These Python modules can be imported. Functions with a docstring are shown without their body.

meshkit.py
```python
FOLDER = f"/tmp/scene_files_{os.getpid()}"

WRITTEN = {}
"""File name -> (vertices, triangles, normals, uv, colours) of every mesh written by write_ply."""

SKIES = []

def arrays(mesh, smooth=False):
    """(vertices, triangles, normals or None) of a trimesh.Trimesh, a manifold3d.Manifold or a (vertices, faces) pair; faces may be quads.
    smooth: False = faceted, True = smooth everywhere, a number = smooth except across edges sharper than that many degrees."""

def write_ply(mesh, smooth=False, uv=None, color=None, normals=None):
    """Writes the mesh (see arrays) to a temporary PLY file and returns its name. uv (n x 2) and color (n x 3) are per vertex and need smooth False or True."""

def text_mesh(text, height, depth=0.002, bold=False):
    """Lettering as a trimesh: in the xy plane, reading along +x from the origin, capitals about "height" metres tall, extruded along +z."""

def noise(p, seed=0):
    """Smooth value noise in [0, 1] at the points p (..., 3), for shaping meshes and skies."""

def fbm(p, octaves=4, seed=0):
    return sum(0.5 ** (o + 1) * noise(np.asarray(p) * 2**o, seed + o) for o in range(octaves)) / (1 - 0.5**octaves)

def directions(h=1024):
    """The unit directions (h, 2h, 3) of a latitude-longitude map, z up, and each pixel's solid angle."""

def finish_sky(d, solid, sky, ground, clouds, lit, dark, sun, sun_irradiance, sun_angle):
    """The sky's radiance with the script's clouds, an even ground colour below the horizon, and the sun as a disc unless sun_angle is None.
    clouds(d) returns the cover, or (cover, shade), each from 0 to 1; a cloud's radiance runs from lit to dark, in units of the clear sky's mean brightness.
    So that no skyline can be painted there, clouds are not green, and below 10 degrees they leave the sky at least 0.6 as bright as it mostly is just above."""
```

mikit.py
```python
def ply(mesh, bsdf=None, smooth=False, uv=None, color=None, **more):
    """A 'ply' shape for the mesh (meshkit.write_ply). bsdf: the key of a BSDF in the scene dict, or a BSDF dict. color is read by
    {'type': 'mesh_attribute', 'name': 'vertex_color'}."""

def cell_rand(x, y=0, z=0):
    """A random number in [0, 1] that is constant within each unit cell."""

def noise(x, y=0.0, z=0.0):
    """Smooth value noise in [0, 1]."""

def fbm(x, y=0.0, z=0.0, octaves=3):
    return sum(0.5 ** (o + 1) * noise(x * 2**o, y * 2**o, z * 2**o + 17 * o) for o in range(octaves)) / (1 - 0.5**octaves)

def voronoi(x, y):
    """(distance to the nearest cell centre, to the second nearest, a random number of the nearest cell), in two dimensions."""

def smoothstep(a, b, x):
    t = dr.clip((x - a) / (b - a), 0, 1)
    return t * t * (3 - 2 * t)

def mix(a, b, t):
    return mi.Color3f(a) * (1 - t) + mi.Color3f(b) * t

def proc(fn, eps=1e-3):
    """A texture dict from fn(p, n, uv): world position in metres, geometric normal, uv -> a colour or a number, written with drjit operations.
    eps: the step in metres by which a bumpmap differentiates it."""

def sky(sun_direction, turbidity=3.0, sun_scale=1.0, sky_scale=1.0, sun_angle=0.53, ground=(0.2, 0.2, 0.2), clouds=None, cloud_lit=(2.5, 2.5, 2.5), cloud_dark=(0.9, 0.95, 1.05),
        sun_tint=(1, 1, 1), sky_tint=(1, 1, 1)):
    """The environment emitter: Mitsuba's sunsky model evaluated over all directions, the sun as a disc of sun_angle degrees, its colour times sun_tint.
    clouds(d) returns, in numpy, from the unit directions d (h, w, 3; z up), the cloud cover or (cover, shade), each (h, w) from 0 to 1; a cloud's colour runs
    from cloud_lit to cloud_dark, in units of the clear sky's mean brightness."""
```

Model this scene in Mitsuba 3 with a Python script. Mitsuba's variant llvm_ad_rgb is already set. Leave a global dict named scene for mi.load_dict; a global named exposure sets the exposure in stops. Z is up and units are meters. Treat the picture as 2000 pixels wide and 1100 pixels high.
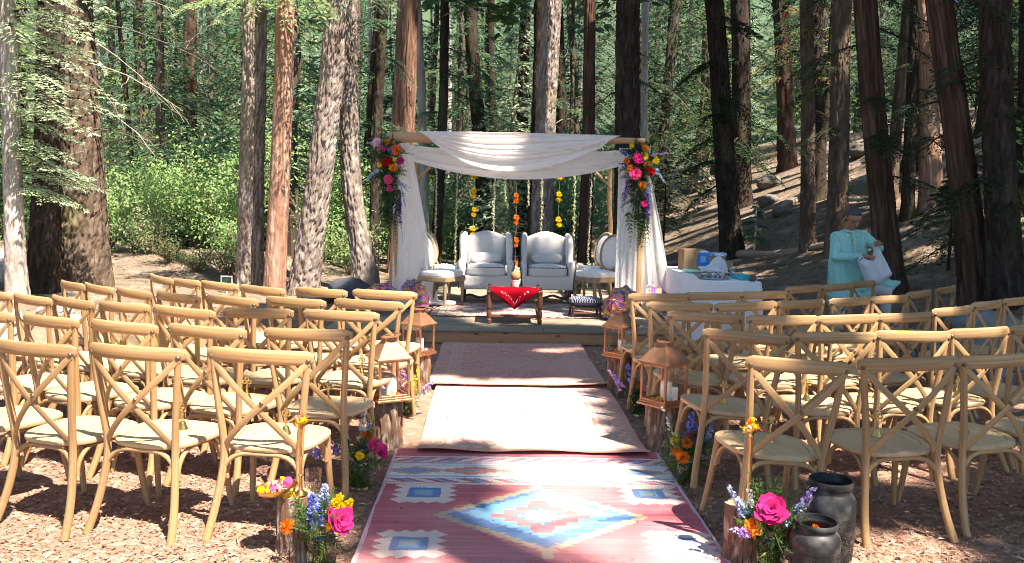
import math
import numpy as np
import drjit as dr
import mitsuba as mi
import mikit
import meshkit
from mikit import noise, fbm, voronoi, cell_rand, smoothstep, mix

# ---------------------------------------------------------------- camera, sky, exposure
exposure = 3.75
SUN = np.array([0.36, -0.40, 1.0]) / np.linalg.norm([0.36, -0.40, 1.0])
CAM_O = np.array([-0.24, 0.0, 1.508])
CAM_F = np.array([0.02544623, 0.99538093, -0.0925705])
CAM_U = np.array([-0.01816914, 0.09304569, 0.99549605])
scene = {}
labels = {}
scene['camera'] = {'type': 'perspective', 'fov': 62.44, 'fov_axis': 'x', 'near_clip': 0.05, 'far_clip': 600.0,
                   'to_world': mi.ScalarTransform4f().look_at(origin=CAM_O.tolist(), target=(CAM_O + CAM_F).tolist(), up=CAM_U.tolist())}


def cloud_cover(d):
    n = meshkit.fbm(d * np.array([3.0, 3.0, 6.0]) + 5, 4, seed=3)
    return np.clip((n - 0.55) * 4, 0, 1) * 0.6


scene['sky'] = mikit.sky(SUN.tolist(), turbidity=3, clouds=cloud_cover, sky_tint=(1.02, 1.0, 0.97), sun_tint=(0.96, 1.0, 1.07))

# ---------------------------------------------------------------- helpers
rng = np.random.default_rng(7)
PI = math.pi


def numbered(k):
    if k not in scene and k not in NAMES:
        NAMES.add(k)
        return k
    i = 1
    while f'{k}_{i:03d}' in scene or f'{k}_{i:03d}' in NAMES:
        i += 1
    NAMES.add(f'{k}_{i:03d}')
    return f'{k}_{i:03d}'


NAMES = set()
HOLD = {}


def tag(k, label=None, cat=None, group=None, kind=None):
    d = {}
    if label: d['label'] = label
    if cat: d['category'] = cat
    if group: d['group'] = group
    if kind: d['kind'] = kind
    labels[k] = d
    return k


def thing(name, label, cat, group=None, M=None):
    """a thing without a mesh of its own: the key that its parts' keys start with; M places all its parts"""
    k = numbered(name)
    tag(k, label, cat, group)
    HOLD[k] = np.eye(4) if M is None else M
    return k


def mesh(m, smooth=False):
    """(v, f[, colours[, uv]]) -> a ply dict that several entries may share; smooth: False, True or an angle"""
    v, f = np.asarray(m[0], float), np.asarray(m[1], int)
    c = m[2] if len(m) > 2 else None
    uv = m[3] if len(m) > 3 else None
    if smooth is False or smooth is True or (c is None and uv is None):
        return mikit.ply((v, f), smooth=smooth, color=c, uv=uv)
    fn = np.cross(v[f[:, 1]] - v[f[:, 0]], v[f[:, 2]] - v[f[:, 0]])
    fu = unit(fn)
    corner = f.reshape(-1)
    face = np.repeat(np.arange(len(f)), 3)
    order = np.argsort(corner, kind='stable')
    start = np.searchsorted(corner[order], np.arange(len(v) + 1))
    nrm = np.zeros((len(corner), 3))
    cosa = math.cos(math.radians(smooth))
    val = start[1:] - start[:-1]
    for k in range(int(val.max())):
        has = val[corner] > k
        other = face[order[np.minimum(start[corner] + k, len(corner) - 1)]]
        ok = has & ((fu[other] * fu[face]).sum(1) > cosa)
        nrm += fn[other] * ok[:, None]
    nrm = unit(nrm)
    key = np.column_stack([corner, np.round(nrm * 200).astype(int)])
    _, first, inv = np.unique(key, axis=0, return_index=True, return_inverse=True)
    inv = inv.reshape(-1)
    src = corner[first]
    path = meshkit.write_ply((v[src], inv.reshape(-1, 3)), False, None if uv is None else np.asarray(uv)[src], None if c is None else np.asarray(c)[src], normals=nrm[first])
    return {'type': 'ply', 'filename': path, 'face_normals': False}


def put(key, p, bsdf, M=None):
    d = dict(p)
    d['bsdf'] = {'type': 'ref', 'id': bsdf}
    if M is not None and not np.allclose(M, np.eye(4)):
        d['to_world'] = mi.ScalarTransform4f(np.asarray(M, float).tolist())
    scene[key] = d
    return key


def part(parent, name, p, bsdf, M=None, label=None):
    """one part of a thing, part or piece of the setting; p: a ply dict or a (v, f, ...) tuple"""
    if isinstance(p, tuple):
        p = mesh(p)
    k = numbered(parent + '__' + name)
    root = parent.split('__')[0]
    B = HOLD.get(root, np.eye(4))
    put(k, p, bsdf, B if M is None else B @ M)
    if label:
        labels[k] = {'label': label}
    return k


def single(name, label, cat, p, bsdf, M=None, group=None, kind=None):
    """a thing that is one mesh"""
    if isinstance(p, tuple):
        p = mesh(p)
    k = numbered(name)
    put(k, p, bsdf, M)
    HOLD[k] = np.eye(4) if M is None else M
    tag(k, label, cat, group, kind)
    return k


def struct(name, p, bsdf, kind='structure', label=None):
    if isinstance(p, tuple):
        p = mesh(p)
    k = numbered(name)
    put(k, p, bsdf)
    tag(k, label, None, None, kind)
    return k


def TR(x=0, y=0, z=0, rz=0, rx=0, ry=0, s=1.0):
    def R(a, i, j):
        m = np.eye(4)
        c, q = math.cos(math.radians(a)), math.sin(math.radians(a))
        m[i, i] = m[j, j] = c
        m[i, j], m[j, i] = -q, q
        return m
    M = R(rz, 0, 1) @ R(ry, 2, 0) @ R(rx, 1, 2)
    S = np.diag([*(np.broadcast_to(s, 3)), 1.0])
    M = M @ S
    M[:3, 3] = x, y, z
    return M


def unit(v):
    v = np.asarray(v, float)
    return v / np.maximum(np.linalg.norm(v, axis=-1, keepdims=True), 1e-12)


class MB:
    """collects pieces of one mesh: vertices, triangles, colours, uv"""

    def __init__(s):
        s.v, s.f, s.c, s.u, s.n = [], [], [], [], 0

    def add(s, m, col=None):
        v, f = np.asarray(m[0], float), np.asarray(m[1], int)
        if f.shape[1] == 4:
            f = np.vstack([f[:, [0, 1, 2]], f[:, [0, 2, 3]]])
        s.v.append(v)
        s.f.append(f + s.n)
        s.n += len(v)
        c = m[2] if len(m) > 2 and m[2] is not None else (col if col is not None else (0.5, 0.5, 0.5))
        s.c.append(np.broadcast_to(np.asarray(c, float), (len(v), 3)))
        u = m[3] if len(m) > 3 and m[3] is not None else np.zeros((len(v), 2))
        s.u.append(u)
        return s

    def out(s, color=True, uv=False):
        v, f = np.vstack(s.v), np.vstack(s.f)
        return (v, f, np.vstack(s.c) if color else None, np.vstack(s.u) if uv else None)


def moved(m, M):
    v = np.asarray(m[0], float) @ M[:3, :3].T + M[:3, 3]
    f = np.asarray(m[1])
    if np.linalg.det(M[:3, :3]) < 0:
        f = f[:, ::-1]
    return (v, f, *m[2:])


def frames(p):
    p = np.asarray(p, float)
    t = unit(np.gradient(p, axis=0))
    a = np.zeros_like(t)
    ref = np.array([0, 0, 1.0]) if abs(t[0][2]) < 0.9 else np.array([0, 1.0, 0])
    a[0] = unit(np.cross(ref, t[0]))
    for i in range(1, len(p)):
        q = a[i - 1] - t[i] * (a[i - 1] @ t[i])
        a[i] = unit(q)
    return t, a, np.cross(t, a)


def tube(p, r, n=8, r2=None, cap=True, power=2.0, up=None):
    """a polyline swept with an elliptic (power 2) or boxy (power > 2) section; uv: length, angle"""
    p = np.asarray(p, float)
    t, a, b = frames(p)
    if up is not None:
        b = unit(up - t * (t @ np.asarray(up, float))[:, None])
        a = np.cross(b, t)
    r = np.broadcast_to(np.asarray(r, float), (len(p),))
    r2 = r if r2 is None else np.broadcast_to(np.asarray(r2, float), (len(p),))
    w = np.arange(n) * 2 * PI / n + PI / n
    cs, sn = np.cos(w), np.sin(w)
    k = (np.abs(cs) ** power + np.abs(sn) ** power) ** (-1 / power)
    cs, sn = cs * k, sn * k
    v = p[:, None] + r[:, None, None] * cs[None, :, None] * a[:, None] + r2[:, None, None] * sn[None, :, None] * b[:, None]
    L = np.concatenate([[0], np.cumsum(np.linalg.norm(np.diff(p, axis=0), axis=1))])
    uv = np.stack(np.broadcast_arrays(L[:, None], (w / (2 * PI))[None, :]), -1).reshape(-1, 2)
    m = len(p)
    i, j = np.meshgrid(np.arange(m - 1), np.arange(n), indexing='ij')
    j2 = (j + 1) % n
    q = np.stack([i * n + j, i * n + j2, (i + 1) * n + j2, (i + 1) * n + j], -1).reshape(-1, 4)
    f = np.vstack([q[:, [0, 1, 2]], q[:, [0, 2, 3]]])
    v = v.reshape(-1, 3)
    if cap:
        k0 = len(v)
        v = np.vstack([v, p[0], p[-1]])
        uv = np.vstack([uv, [L[0], 0], [L[-1], 0]])
        j = np.arange(n)
        f = np.vstack([f, np.stack([(j + 1) % n, j, j * 0 + k0], 1), np.stack([(m - 1) * n + j, (m - 1) * n + (j + 1) % n, j * 0 + k0 + 1], 1)])
    return v, f, None, uv


def lathe(prof, n=24, close=False):
    """(r, z) rows turned round z"""
    prof = np.asarray(prof, float)
    w = np.arange(n) * 2 * PI / n
    v = np.stack([prof[:, 0][:, None] * np.cos(w), prof[:, 0][:, None] * np.sin(w), np.broadcast_to(prof[:, 1][:, None], (len(prof), n))], -1).reshape(-1, 3)
    m = len(prof)
    i, j = np.meshgrid(np.arange(m - 1), np.arange(n), indexing='ij')
    j2 = (j + 1) % n
    q = np.stack([i * n + j, i * n + j2, (i + 1) * n + j2, (i + 1) * n + j], -1).reshape(-1, 4)
    f = np.vstack([q[:, [0, 1, 2]], q[:, [0, 2, 3]]])
    uv = np.stack(np.broadcast_arrays((w / (2 * PI))[None, :], prof[:, 1][:, None]), -1).reshape(-1, 2)
    return v, f, None, uv


BOXC = {}


def box(x0, x1, y0, y1, z0, z1, bev=0.004):
    """a box with chamfered edges"""
    c = np.array([(x0 + x1) / 2, (y0 + y1) / 2, (z0 + z1) / 2])
    h = np.array([x1 - x0, y1 - y0, z1 - z0]) / 2
    b = min(bev, h.min() * 0.45)
    if 'f' not in BOXC:
        import trimesh
        pts = np.array([[sx * (1 - 0.2 * (k != 0)), sy * (1 - 0.2 * (k != 1)), sz * (1 - 0.2 * (k != 2))] for sx in (-1, 1) for sy in (-1, 1) for sz in (-1, 1) for k in range(3)])
        hull = trimesh.Trimesh(pts, process=False).convex_hull
        order = [int(np.argmin(np.abs(pts - q).sum(1))) for q in hull.vertices]
        BOXC['f'] = np.array(order)[hull.faces]
    v = np.array([[sx * (h[0] - b * (k != 0)), sy * (h[1] - b * (k != 1)), sz * (h[2] - b * (k != 2))] for sx in (-1, 1) for sy in (-1, 1) for sz in (-1, 1) for k in range(3)])
    return v + c, BOXC['f']


def grid(fn, nu, nv):
    """a sheet: fn(u, v) -> (.., 3) over [0, 1]^2"""
    u, v = np.meshgrid(np.linspace(0, 1, nu), np.linspace(0, 1, nv), indexing='ij')
    p = fn(u, v)
    i, j = np.meshgrid(np.arange(nu - 1), np.arange(nv - 1), indexing='ij')
    q = np.stack([i * nv + j, (i + 1) * nv + j, (i + 1) * nv + j + 1, i * nv + j + 1], -1).reshape(-1, 4)
    return p.reshape(-1, 3), np.vstack([q[:, [0, 1, 2]], q[:, [0, 2, 3]]]), None, np.stack([u, v], -1).reshape(-1, 2)


def ball(r=1.0, n=12, c=(0, 0, 0), s=(1, 1, 1)):
    th = np.linspace(0, PI, n // 2 + 2)
    m = lathe(np.stack([np.maximum(np.sin(th), 1e-4), -np.cos(th)], 1), n)
    return m[0] * r * np.asarray(s) + np.asarray(c), m[1], None, m[3]


def hull(pts):
    import trimesh
    h = trimesh.Trimesh(np.asarray(pts, float), process=False).convex_hull
    return np.array(h.vertices), np.array(h.faces)


def blades(c, d, nrm, L, W, col, fold=0.0):
    """many small pointed leaves: base c, direction d, surface normal about nrm, length L, width W -> (v, f, colours)"""
    c, d = np.asarray(c, float), unit(d)
    s = unit(np.cross(d, nrm))
    L, W = (np.broadcast_to(np.asarray(x, float), (len(c),))[:, None] for x in (L, W))
    up = unit(np.cross(s, d))
    mid = c + d * L * 0.45
    v = np.stack([c, mid + s * W / 2 + up * fold * W, c + d * L, mid - s * W / 2 + up * fold * W], 1).reshape(-1, 3)
    k = np.arange(len(c))[:, None] * 4
    f = np.vstack([k + [0, 1, 2], k + [0, 2, 3]])
    col = np.repeat(np.broadcast_to(col, (len(c), 3)), 4, 0)
    return v, f, col


def rndir(n, r=rng):
    return unit(r.normal(size=(n, 3)))


def bez(p0, p1, p2, p3, n):
    t = np.linspace(0, 1, n)[:, None]
    p0, p1, p2, p3 = (np.asarray(p, float) for p in (p0, p1, p2, p3))
    return (1 - t) ** 3 * p0 + 3 * t * (1 - t) ** 2 * p1 + 3 * t * t * (1 - t) * p2 + t ** 3 * p3


def spline(pts, n):
    """a smooth curve through the points"""
    from scipy.interpolate import CubicSpline
    pts = np.asarray(pts, float)
    s = np.concatenate([[0], np.cumsum(np.linalg.norm(np.diff(pts, axis=0), axis=1))])
    return CubicSpline(s, pts)(np.linspace(0, s[-1], n))


def jitter(col, n, amt, r=rng):
    """n colours about col: brightness and a little hue"""
    b = np.exp(r.normal(0, amt, (n, 1))) * np.exp(r.normal(0, amt * 0.25, (n, 3)))
    return np.clip(np.asarray(col) * b, 0.002, 0.95)


# ---------------------------------------------------------------- materials
VC = {'type': 'mesh_attribute', 'name': 'vertex_color'}


def frac(x):
    return x - dr.floor(x)


def principled(col, rough=0.7, **k):
    c = {'type': 'rgb', 'value': list(col)} if isinstance(col, (tuple, list)) else col
    return {'type': 'twosided', 'b': {'type': 'principled', 'base_color': c, 'roughness': rough, 'specular': 0.3, **k}}


def bumped(b, fn, scale, eps=1e-3):
    return {'type': 'twosided', 'b': {'type': 'bumpmap', 'scale': scale, 'arbitrary': mikit.proc(fn, eps), 'bsdf': b['b'] if b['type'] == 'twosided' else b}}


scene['vertex_matte'] = {'type': 'twosided', 'b': {'type': 'diffuse', 'reflectance': VC}}
scene['vertex_satin'] = principled(VC, 0.45)
scene['leaf'] = {'type': 'principledthin', 'base_color': VC, 'roughness': 0.5, 'diff_trans': 1.0, 'spec_trans': 0.0}
scene['petal'] = {'type': 'principledthin', 'base_color': VC, 'roughness': 0.6, 'diff_trans': 0.6, 'spec_trans': 0.0}
scene['pane_glass'] = {'type': 'thindielectric', 'int_ior': 1.5}
scene['black_iron'] = principled((0.015, 0.014, 0.014), 0.5, metallic=0.3)


def f_wood(p, n, uv):  # pale limewashed oak, grain along uv.x, tone drifting with place
    g = fbm(uv.x * 2.5 + p.x * 0.3, uv.y * 26 + p.y * 0.7, p.x * 1.7 + p.y * 2.3, 3)
    st = smoothstep(0.55, 0.75, noise(uv.x * 5 + p.y, uv.y * 40 + p.x * 3, 3.1))
    tone = noise(p.x * 1.9 + 3, p.y * 1.9, 7.0)
    c = mix((0.43, 0.265, 0.12), (0.215, 0.12, 0.05), g)
    c = mix(c, (0.40, 0.30, 0.19), st * 0.4)
    return c * (0.72 + 0.5 * tone)


scene['chair_wood'] = principled(mikit.proc(f_wood), 0.5)
scene['chair_seat'] = principled(mikit.proc(lambda p, n, uv: f_wood(p, n, uv) * 0.75 + mi.Color3f(0.19, 0.15, 0.095)), 0.5)


def f_planks(p, n, uv):  # rough sawn fir, grain along x
    g = fbm(p.x * 1.6 + dr.floor(p.y * 3) * 7, p.y * 30 + p.z * 34, p.z * 30, 4)
    kx, kz = p.x * 3.1, p.z * 8 + p.y * 0.7
    d1, d2, r = voronoi(kx, kz)
    knot = smoothstep(0.14, 0.05, d1) * smoothstep(0.45, 0.55, r)
    c = mix((0.44, 0.25, 0.14), (0.27, 0.13, 0.065), g)
    c = mix(c, (0.07, 0.035, 0.02), knot * 0.85)
    return c


scene['fir_plank'] = bumped(principled(mikit.proc(f_planks), 0.75), lambda p, n, uv: fbm(p.x * 3, p.y * 60, p.z * 60, 2), 0.002)


def f_ply(p, n, uv):  # grey weathered plywood sheets
    g = fbm(p.x * 2.2, p.y * 22, 0.0, 4)
    s = fbm(p.x * 1.3 + 9, p.y * 2.3, 4.0, 3)
    c = mix((0.20, 0.165, 0.125), (0.105, 0.085, 0.062), g)
    return mix(c, (0.26, 0.21, 0.155), smoothstep(0.5, 0.75, s) * 0.6)


scene['plywood'] = principled(mikit.proc(f_ply), 0.8)
scene['bark'] = bumped({'type': 'twosided', 'b': {'type': 'diffuse', 'reflectance': VC}},
                       lambda p, n, uv: fbm(p.x * 28, p.y * 28, p.z * 9, 3), 0.02, 4e-3)


def f_copper(p, n, uv):
    g = fbm(p.x * 22, p.y * 22, p.z * 22, 3)
    return mix((0.60, 0.31, 0.17), (0.34, 0.16, 0.085), g)


scene['copper'] = principled(mikit.proc(f_copper), 0.38, metallic=0.85)
scene['copper_roof'] = principled(mikit.proc(lambda p, n, uv: f_copper(p, n, uv) * 0.62), 0.5, metallic=0.6)
scene['brass'] = principled((0.72, 0.50, 0.18), 0.25, metallic=1.0)
scene['wax'] = principled((0.86, 0.82, 0.72), 0.5)
scene['sheer_cloth'] = {'type': 'principledthin', 'base_color': {'type': 'rgb', 'value': [0.90, 0.88, 0.85]}, 'roughness': 0.8, 'diff_trans': 1.0, 'spec_trans': 0.0}
# ---------------------------------------------------------------- the ground


def sp(t, w):
    return w * np.log1p(np.exp(np.clip(t / w, -40, 40)))


def H(x, y):
    x, y = np.asarray(x, float), np.asarray(y, float)
    xt = 4.7 - 0.05 * (y - 12) + 2.2 * np.exp(-(y - 4) / 4.5)
    z = 0.60 * sp(x - xt, 0.55)
    z = 8.5 * (1 - np.exp(-z / 8.5))
    P = np.stack([x, y, 0 * x], -1)
    z = z + 0.35 * np.clip((x - xt) / 2, 0, 1) * (meshkit.fbm(P * 0.45, 4, 5) - 0.5) * 1.6
    z = z + 0.42 * np.exp(-((x + 5.6) / 2.4) ** 2 - ((y - 17.0) / 2.2) ** 2)
    z = z + 0.32 * sp(y - 46 - 0.2 * x, 4.0) + 0.10 * sp(-x - 10, 2.0)
    far = np.clip((np.hypot(x, (y - 6) * 0.8) - 6) / 6, 0, 1)
    z = z + far * 0.22 * (meshkit.fbm(P * 0.35 + 9, 4, 11) - 0.5)
    near = np.exp(-((x / 7) ** 2 + ((y - 5) / 8) ** 2))
    a = np.clip((np.abs(x - 0.02) - 0.92) / 0.25, 0, 1)
    z = z + 0.045 * a * a * (3 - 2 * a) * np.clip((8.2 - y) / 1.2, 0, 1)
    z = z + near * 0.022 * (meshkit.fbm(P * 5.0, 3, 21) - 0.5)
    return z


def axis(lo, hi, c0, c1, fine, grow):
    a = list(np.arange(c0, c1, fine))
    s = fine
    x = c1
    while x < hi:
        a.append(x)
        s *= grow
        x += s
    a.append(hi)
    s, x = fine, c0
    while x > lo:
        s *= grow
        x -= s
        a.append(max(x, lo))
    return np.unique(np.round(a, 4))


gx = axis(-160, 160, -4.5, 8.5, 0.05, 1.035)
gy = axis(-40, 220, 2.4, 12.0, 0.05, 1.03)
GX, GY = np.meshgrid(gx, gy, indexing='ij')
gv = np.stack([GX, GY, H(GX, GY)], -1).reshape(-1, 3)
gi, gj = np.meshgrid(np.arange(len(gx) - 1), np.arange(len(gy) - 1), indexing='ij')
gq = np.stack([gi * len(gy) + gj, (gi + 1) * len(gy) + gj, (gi + 1) * len(gy) + gj + 1, gi * len(gy) + gj + 1], -1).reshape(-1, 4)


def f_ground(p, n, uv):
    # shredded bark mulch near the seats, needle litter and bare earth on the slopes
    w = fbm(p.x * 1.1, p.y * 1.1, 3.0, 3)
    a = noise(p.x * 0.8, p.y * 0.8, 9) * 6.28
    q = fbm((p.x * dr.cos(a) + p.y * dr.sin(a)) * 26, (p.y * dr.cos(a) - p.x * dr.sin(a)) * 95, 1.0, 3)
    d1, d2, r = voronoi(p.x * 34 + 2 * w, p.y * 34 + noise(p.x * 9, p.y * 9))
    mulch = mix((0.35, 0.225, 0.17), (0.145, 0.08, 0.057), q)
    mulch = mix(mulch, (0.40, 0.28, 0.21), smoothstep(0.72, 0.95, r) * 0.7)
    mulch = mix(mulch, (0.05, 0.028, 0.02), smoothstep(0.75, 1.0, d1) * 0.6)
    litter = mix((0.25, 0.20, 0.155), (0.10, 0.075, 0.056), fbm(p.x * 7, p.y * 7, p.z * 7, 4))
    litter = mix(litter, (0.38, 0.33, 0.275), smoothstep(0.6, 0.8, fbm(p.x * 1.7, p.y * 1.7, p.z * 1.7, 3)) * 0.6)
    litter = mix(litter, (0.09, 0.06, 0.04), smoothstep(0.62, 0.75, fbm(p.x * 14 + 5, p.y * 14, p.z * 14, 2)) * 0.7)
    litter = mix(litter, (0.065, 0.095, 0.055), smoothstep(38.0, 48.0, p.y))
    k = smoothstep(0.0, 1.5, dr.abs(p.x + 0.2) - 4.2 + 2 * (w - 0.5)) + smoothstep(9.5, 13.5, p.y + 3 * (w - 0.5))
    return mix(mulch, litter, dr.clip(k, 0, 1))


scene['forest_floor'] = bumped({'type': 'twosided', 'b': {'type': 'diffuse', 'reflectance': mikit.proc(f_ground)}},
                               lambda p, n, uv: fbm(p.x * 30, p.y * 30, 2.0, 3), 0.03, 4e-3)
struct('ground', mesh((gv, np.vstack([gq[:, [0, 1, 2]], gq[:, [0, 2, 3]]])), True), 'forest_floor', label='reddish bark mulch and bare forest floor rising to a slope')


def on_rug(x, y):
    return (np.abs(x) < 0.80) & (y < 8.95)


def chips(n, x0, x1, y0, y1, smin, smax, power, r):
    t = r.random(n) ** power
    y = y0 + (y1 - y0) * t
    x = r.uniform(x0, x1, n) * (0.4 + 0.6 * (y - y0) / (y1 - y0)) if power > 1 else r.uniform(x0, x1, n)
    k = ~on_rug(x, y) & ~((np.abs(x) < 2.0) & (y > 8.9) & (y < 13.5))
    x, y = x[k], y[k]
    m = len(x)
    a = r.uniform(0, 2 * PI, m)
    d = np.stack([np.cos(a), np.sin(a), r.normal(0, 0.16, m)], 1)
    L = smin + (smax - smin) * r.random(m) ** 2
    nrm = unit(np.stack([r.normal(0, .35, m), r.normal(0, .35, m), np.ones(m)], 1))
    c = np.stack([x, y, H(x, y) + r.uniform(0.000, 0.012, m)], 1)
    pal = np.array([(0.36, 0.235, 0.18), (0.23, 0.13, 0.095), (0.47, 0.35, 0.28), (0.13, 0.068, 0.05), (0.31, 0.18, 0.13)])
    col = pal[r.choice(5, m, p=[.3, .25, .12, .13, .2])] * np.exp(r.normal(0, .18, (m, 1)))
    return blades(c, d, nrm, L, L * r.uniform(.12, .32, m) + 0.003, np.clip(col, 0.01, 0.7), fold=0.22)


r_ = np.random.default_rng(11)
cb = MB()
cb.add(chips(80000, -3.4, 3.8, 2.5, 6.0, 0.009, 0.042, 1.0, r_))
cb.add(chips(36000, -4.6, 4.6, 5.5, 10.5, 0.014, 0.06, 1.0, r_))
cb.add(chips(9000, -9, 7, 9.5, 20, 0.03, 0.12, 1.0, r_))
struct('bark_chips', mesh(cb.out()), 'vertex_matte', kind='stuff', label='loose shredded bark chips scattered over the ground')

# twigs, cones and sticks lying about
tb = MB()
for i in range(420):
    x, y = r_.uniform(-8, 9), 2.6 + 22 * r_.random() ** 1.4
    if on_rug(x, y) or (abs(x) < 2 and 8.9 < y < 13.5):
        continue
    a = r_.uniform(0, PI)
    L = r_.uniform(.05, .16) * (1 + y / 6)
    u = np.array([math.cos(a), math.sin(a)])
    q = np.array([[x, y] + u * t + r_.normal(0, .012, 2) for t in np.linspace(-L / 2, L / 2, 4)])
    tb.add(tube(np.column_stack([q, H(q[:, 0], q[:, 1]) + .008 + r_.random() * .01]), .002 + .003 * r_.random() * (1 + y / 10), 4), jitter((0.24, .17, .125), 1, .4, r_)[0])
struct('fallen_twigs', mesh(tb.out()), 'vertex_matte', kind='stuff', label='dry twigs littering the forest floor')


# ---------------------------------------------------------------- rugs of the aisle
def quant(a, s):
    return dr.floor(a / s + 0.5) * s


def hexa(x, y, cx, cy, sx, sy, st=0.028):
    """distance-like stepped diamond: < 1 inside"""
    a = dr.abs(x - cx) / sx
    b = quant(dr.abs(y - cy), st) / sy
    return a + b


def over(c, col, k):
    return mix(c, col, dr.select(k, mi.Float(1), mi.Float(0)))


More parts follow.
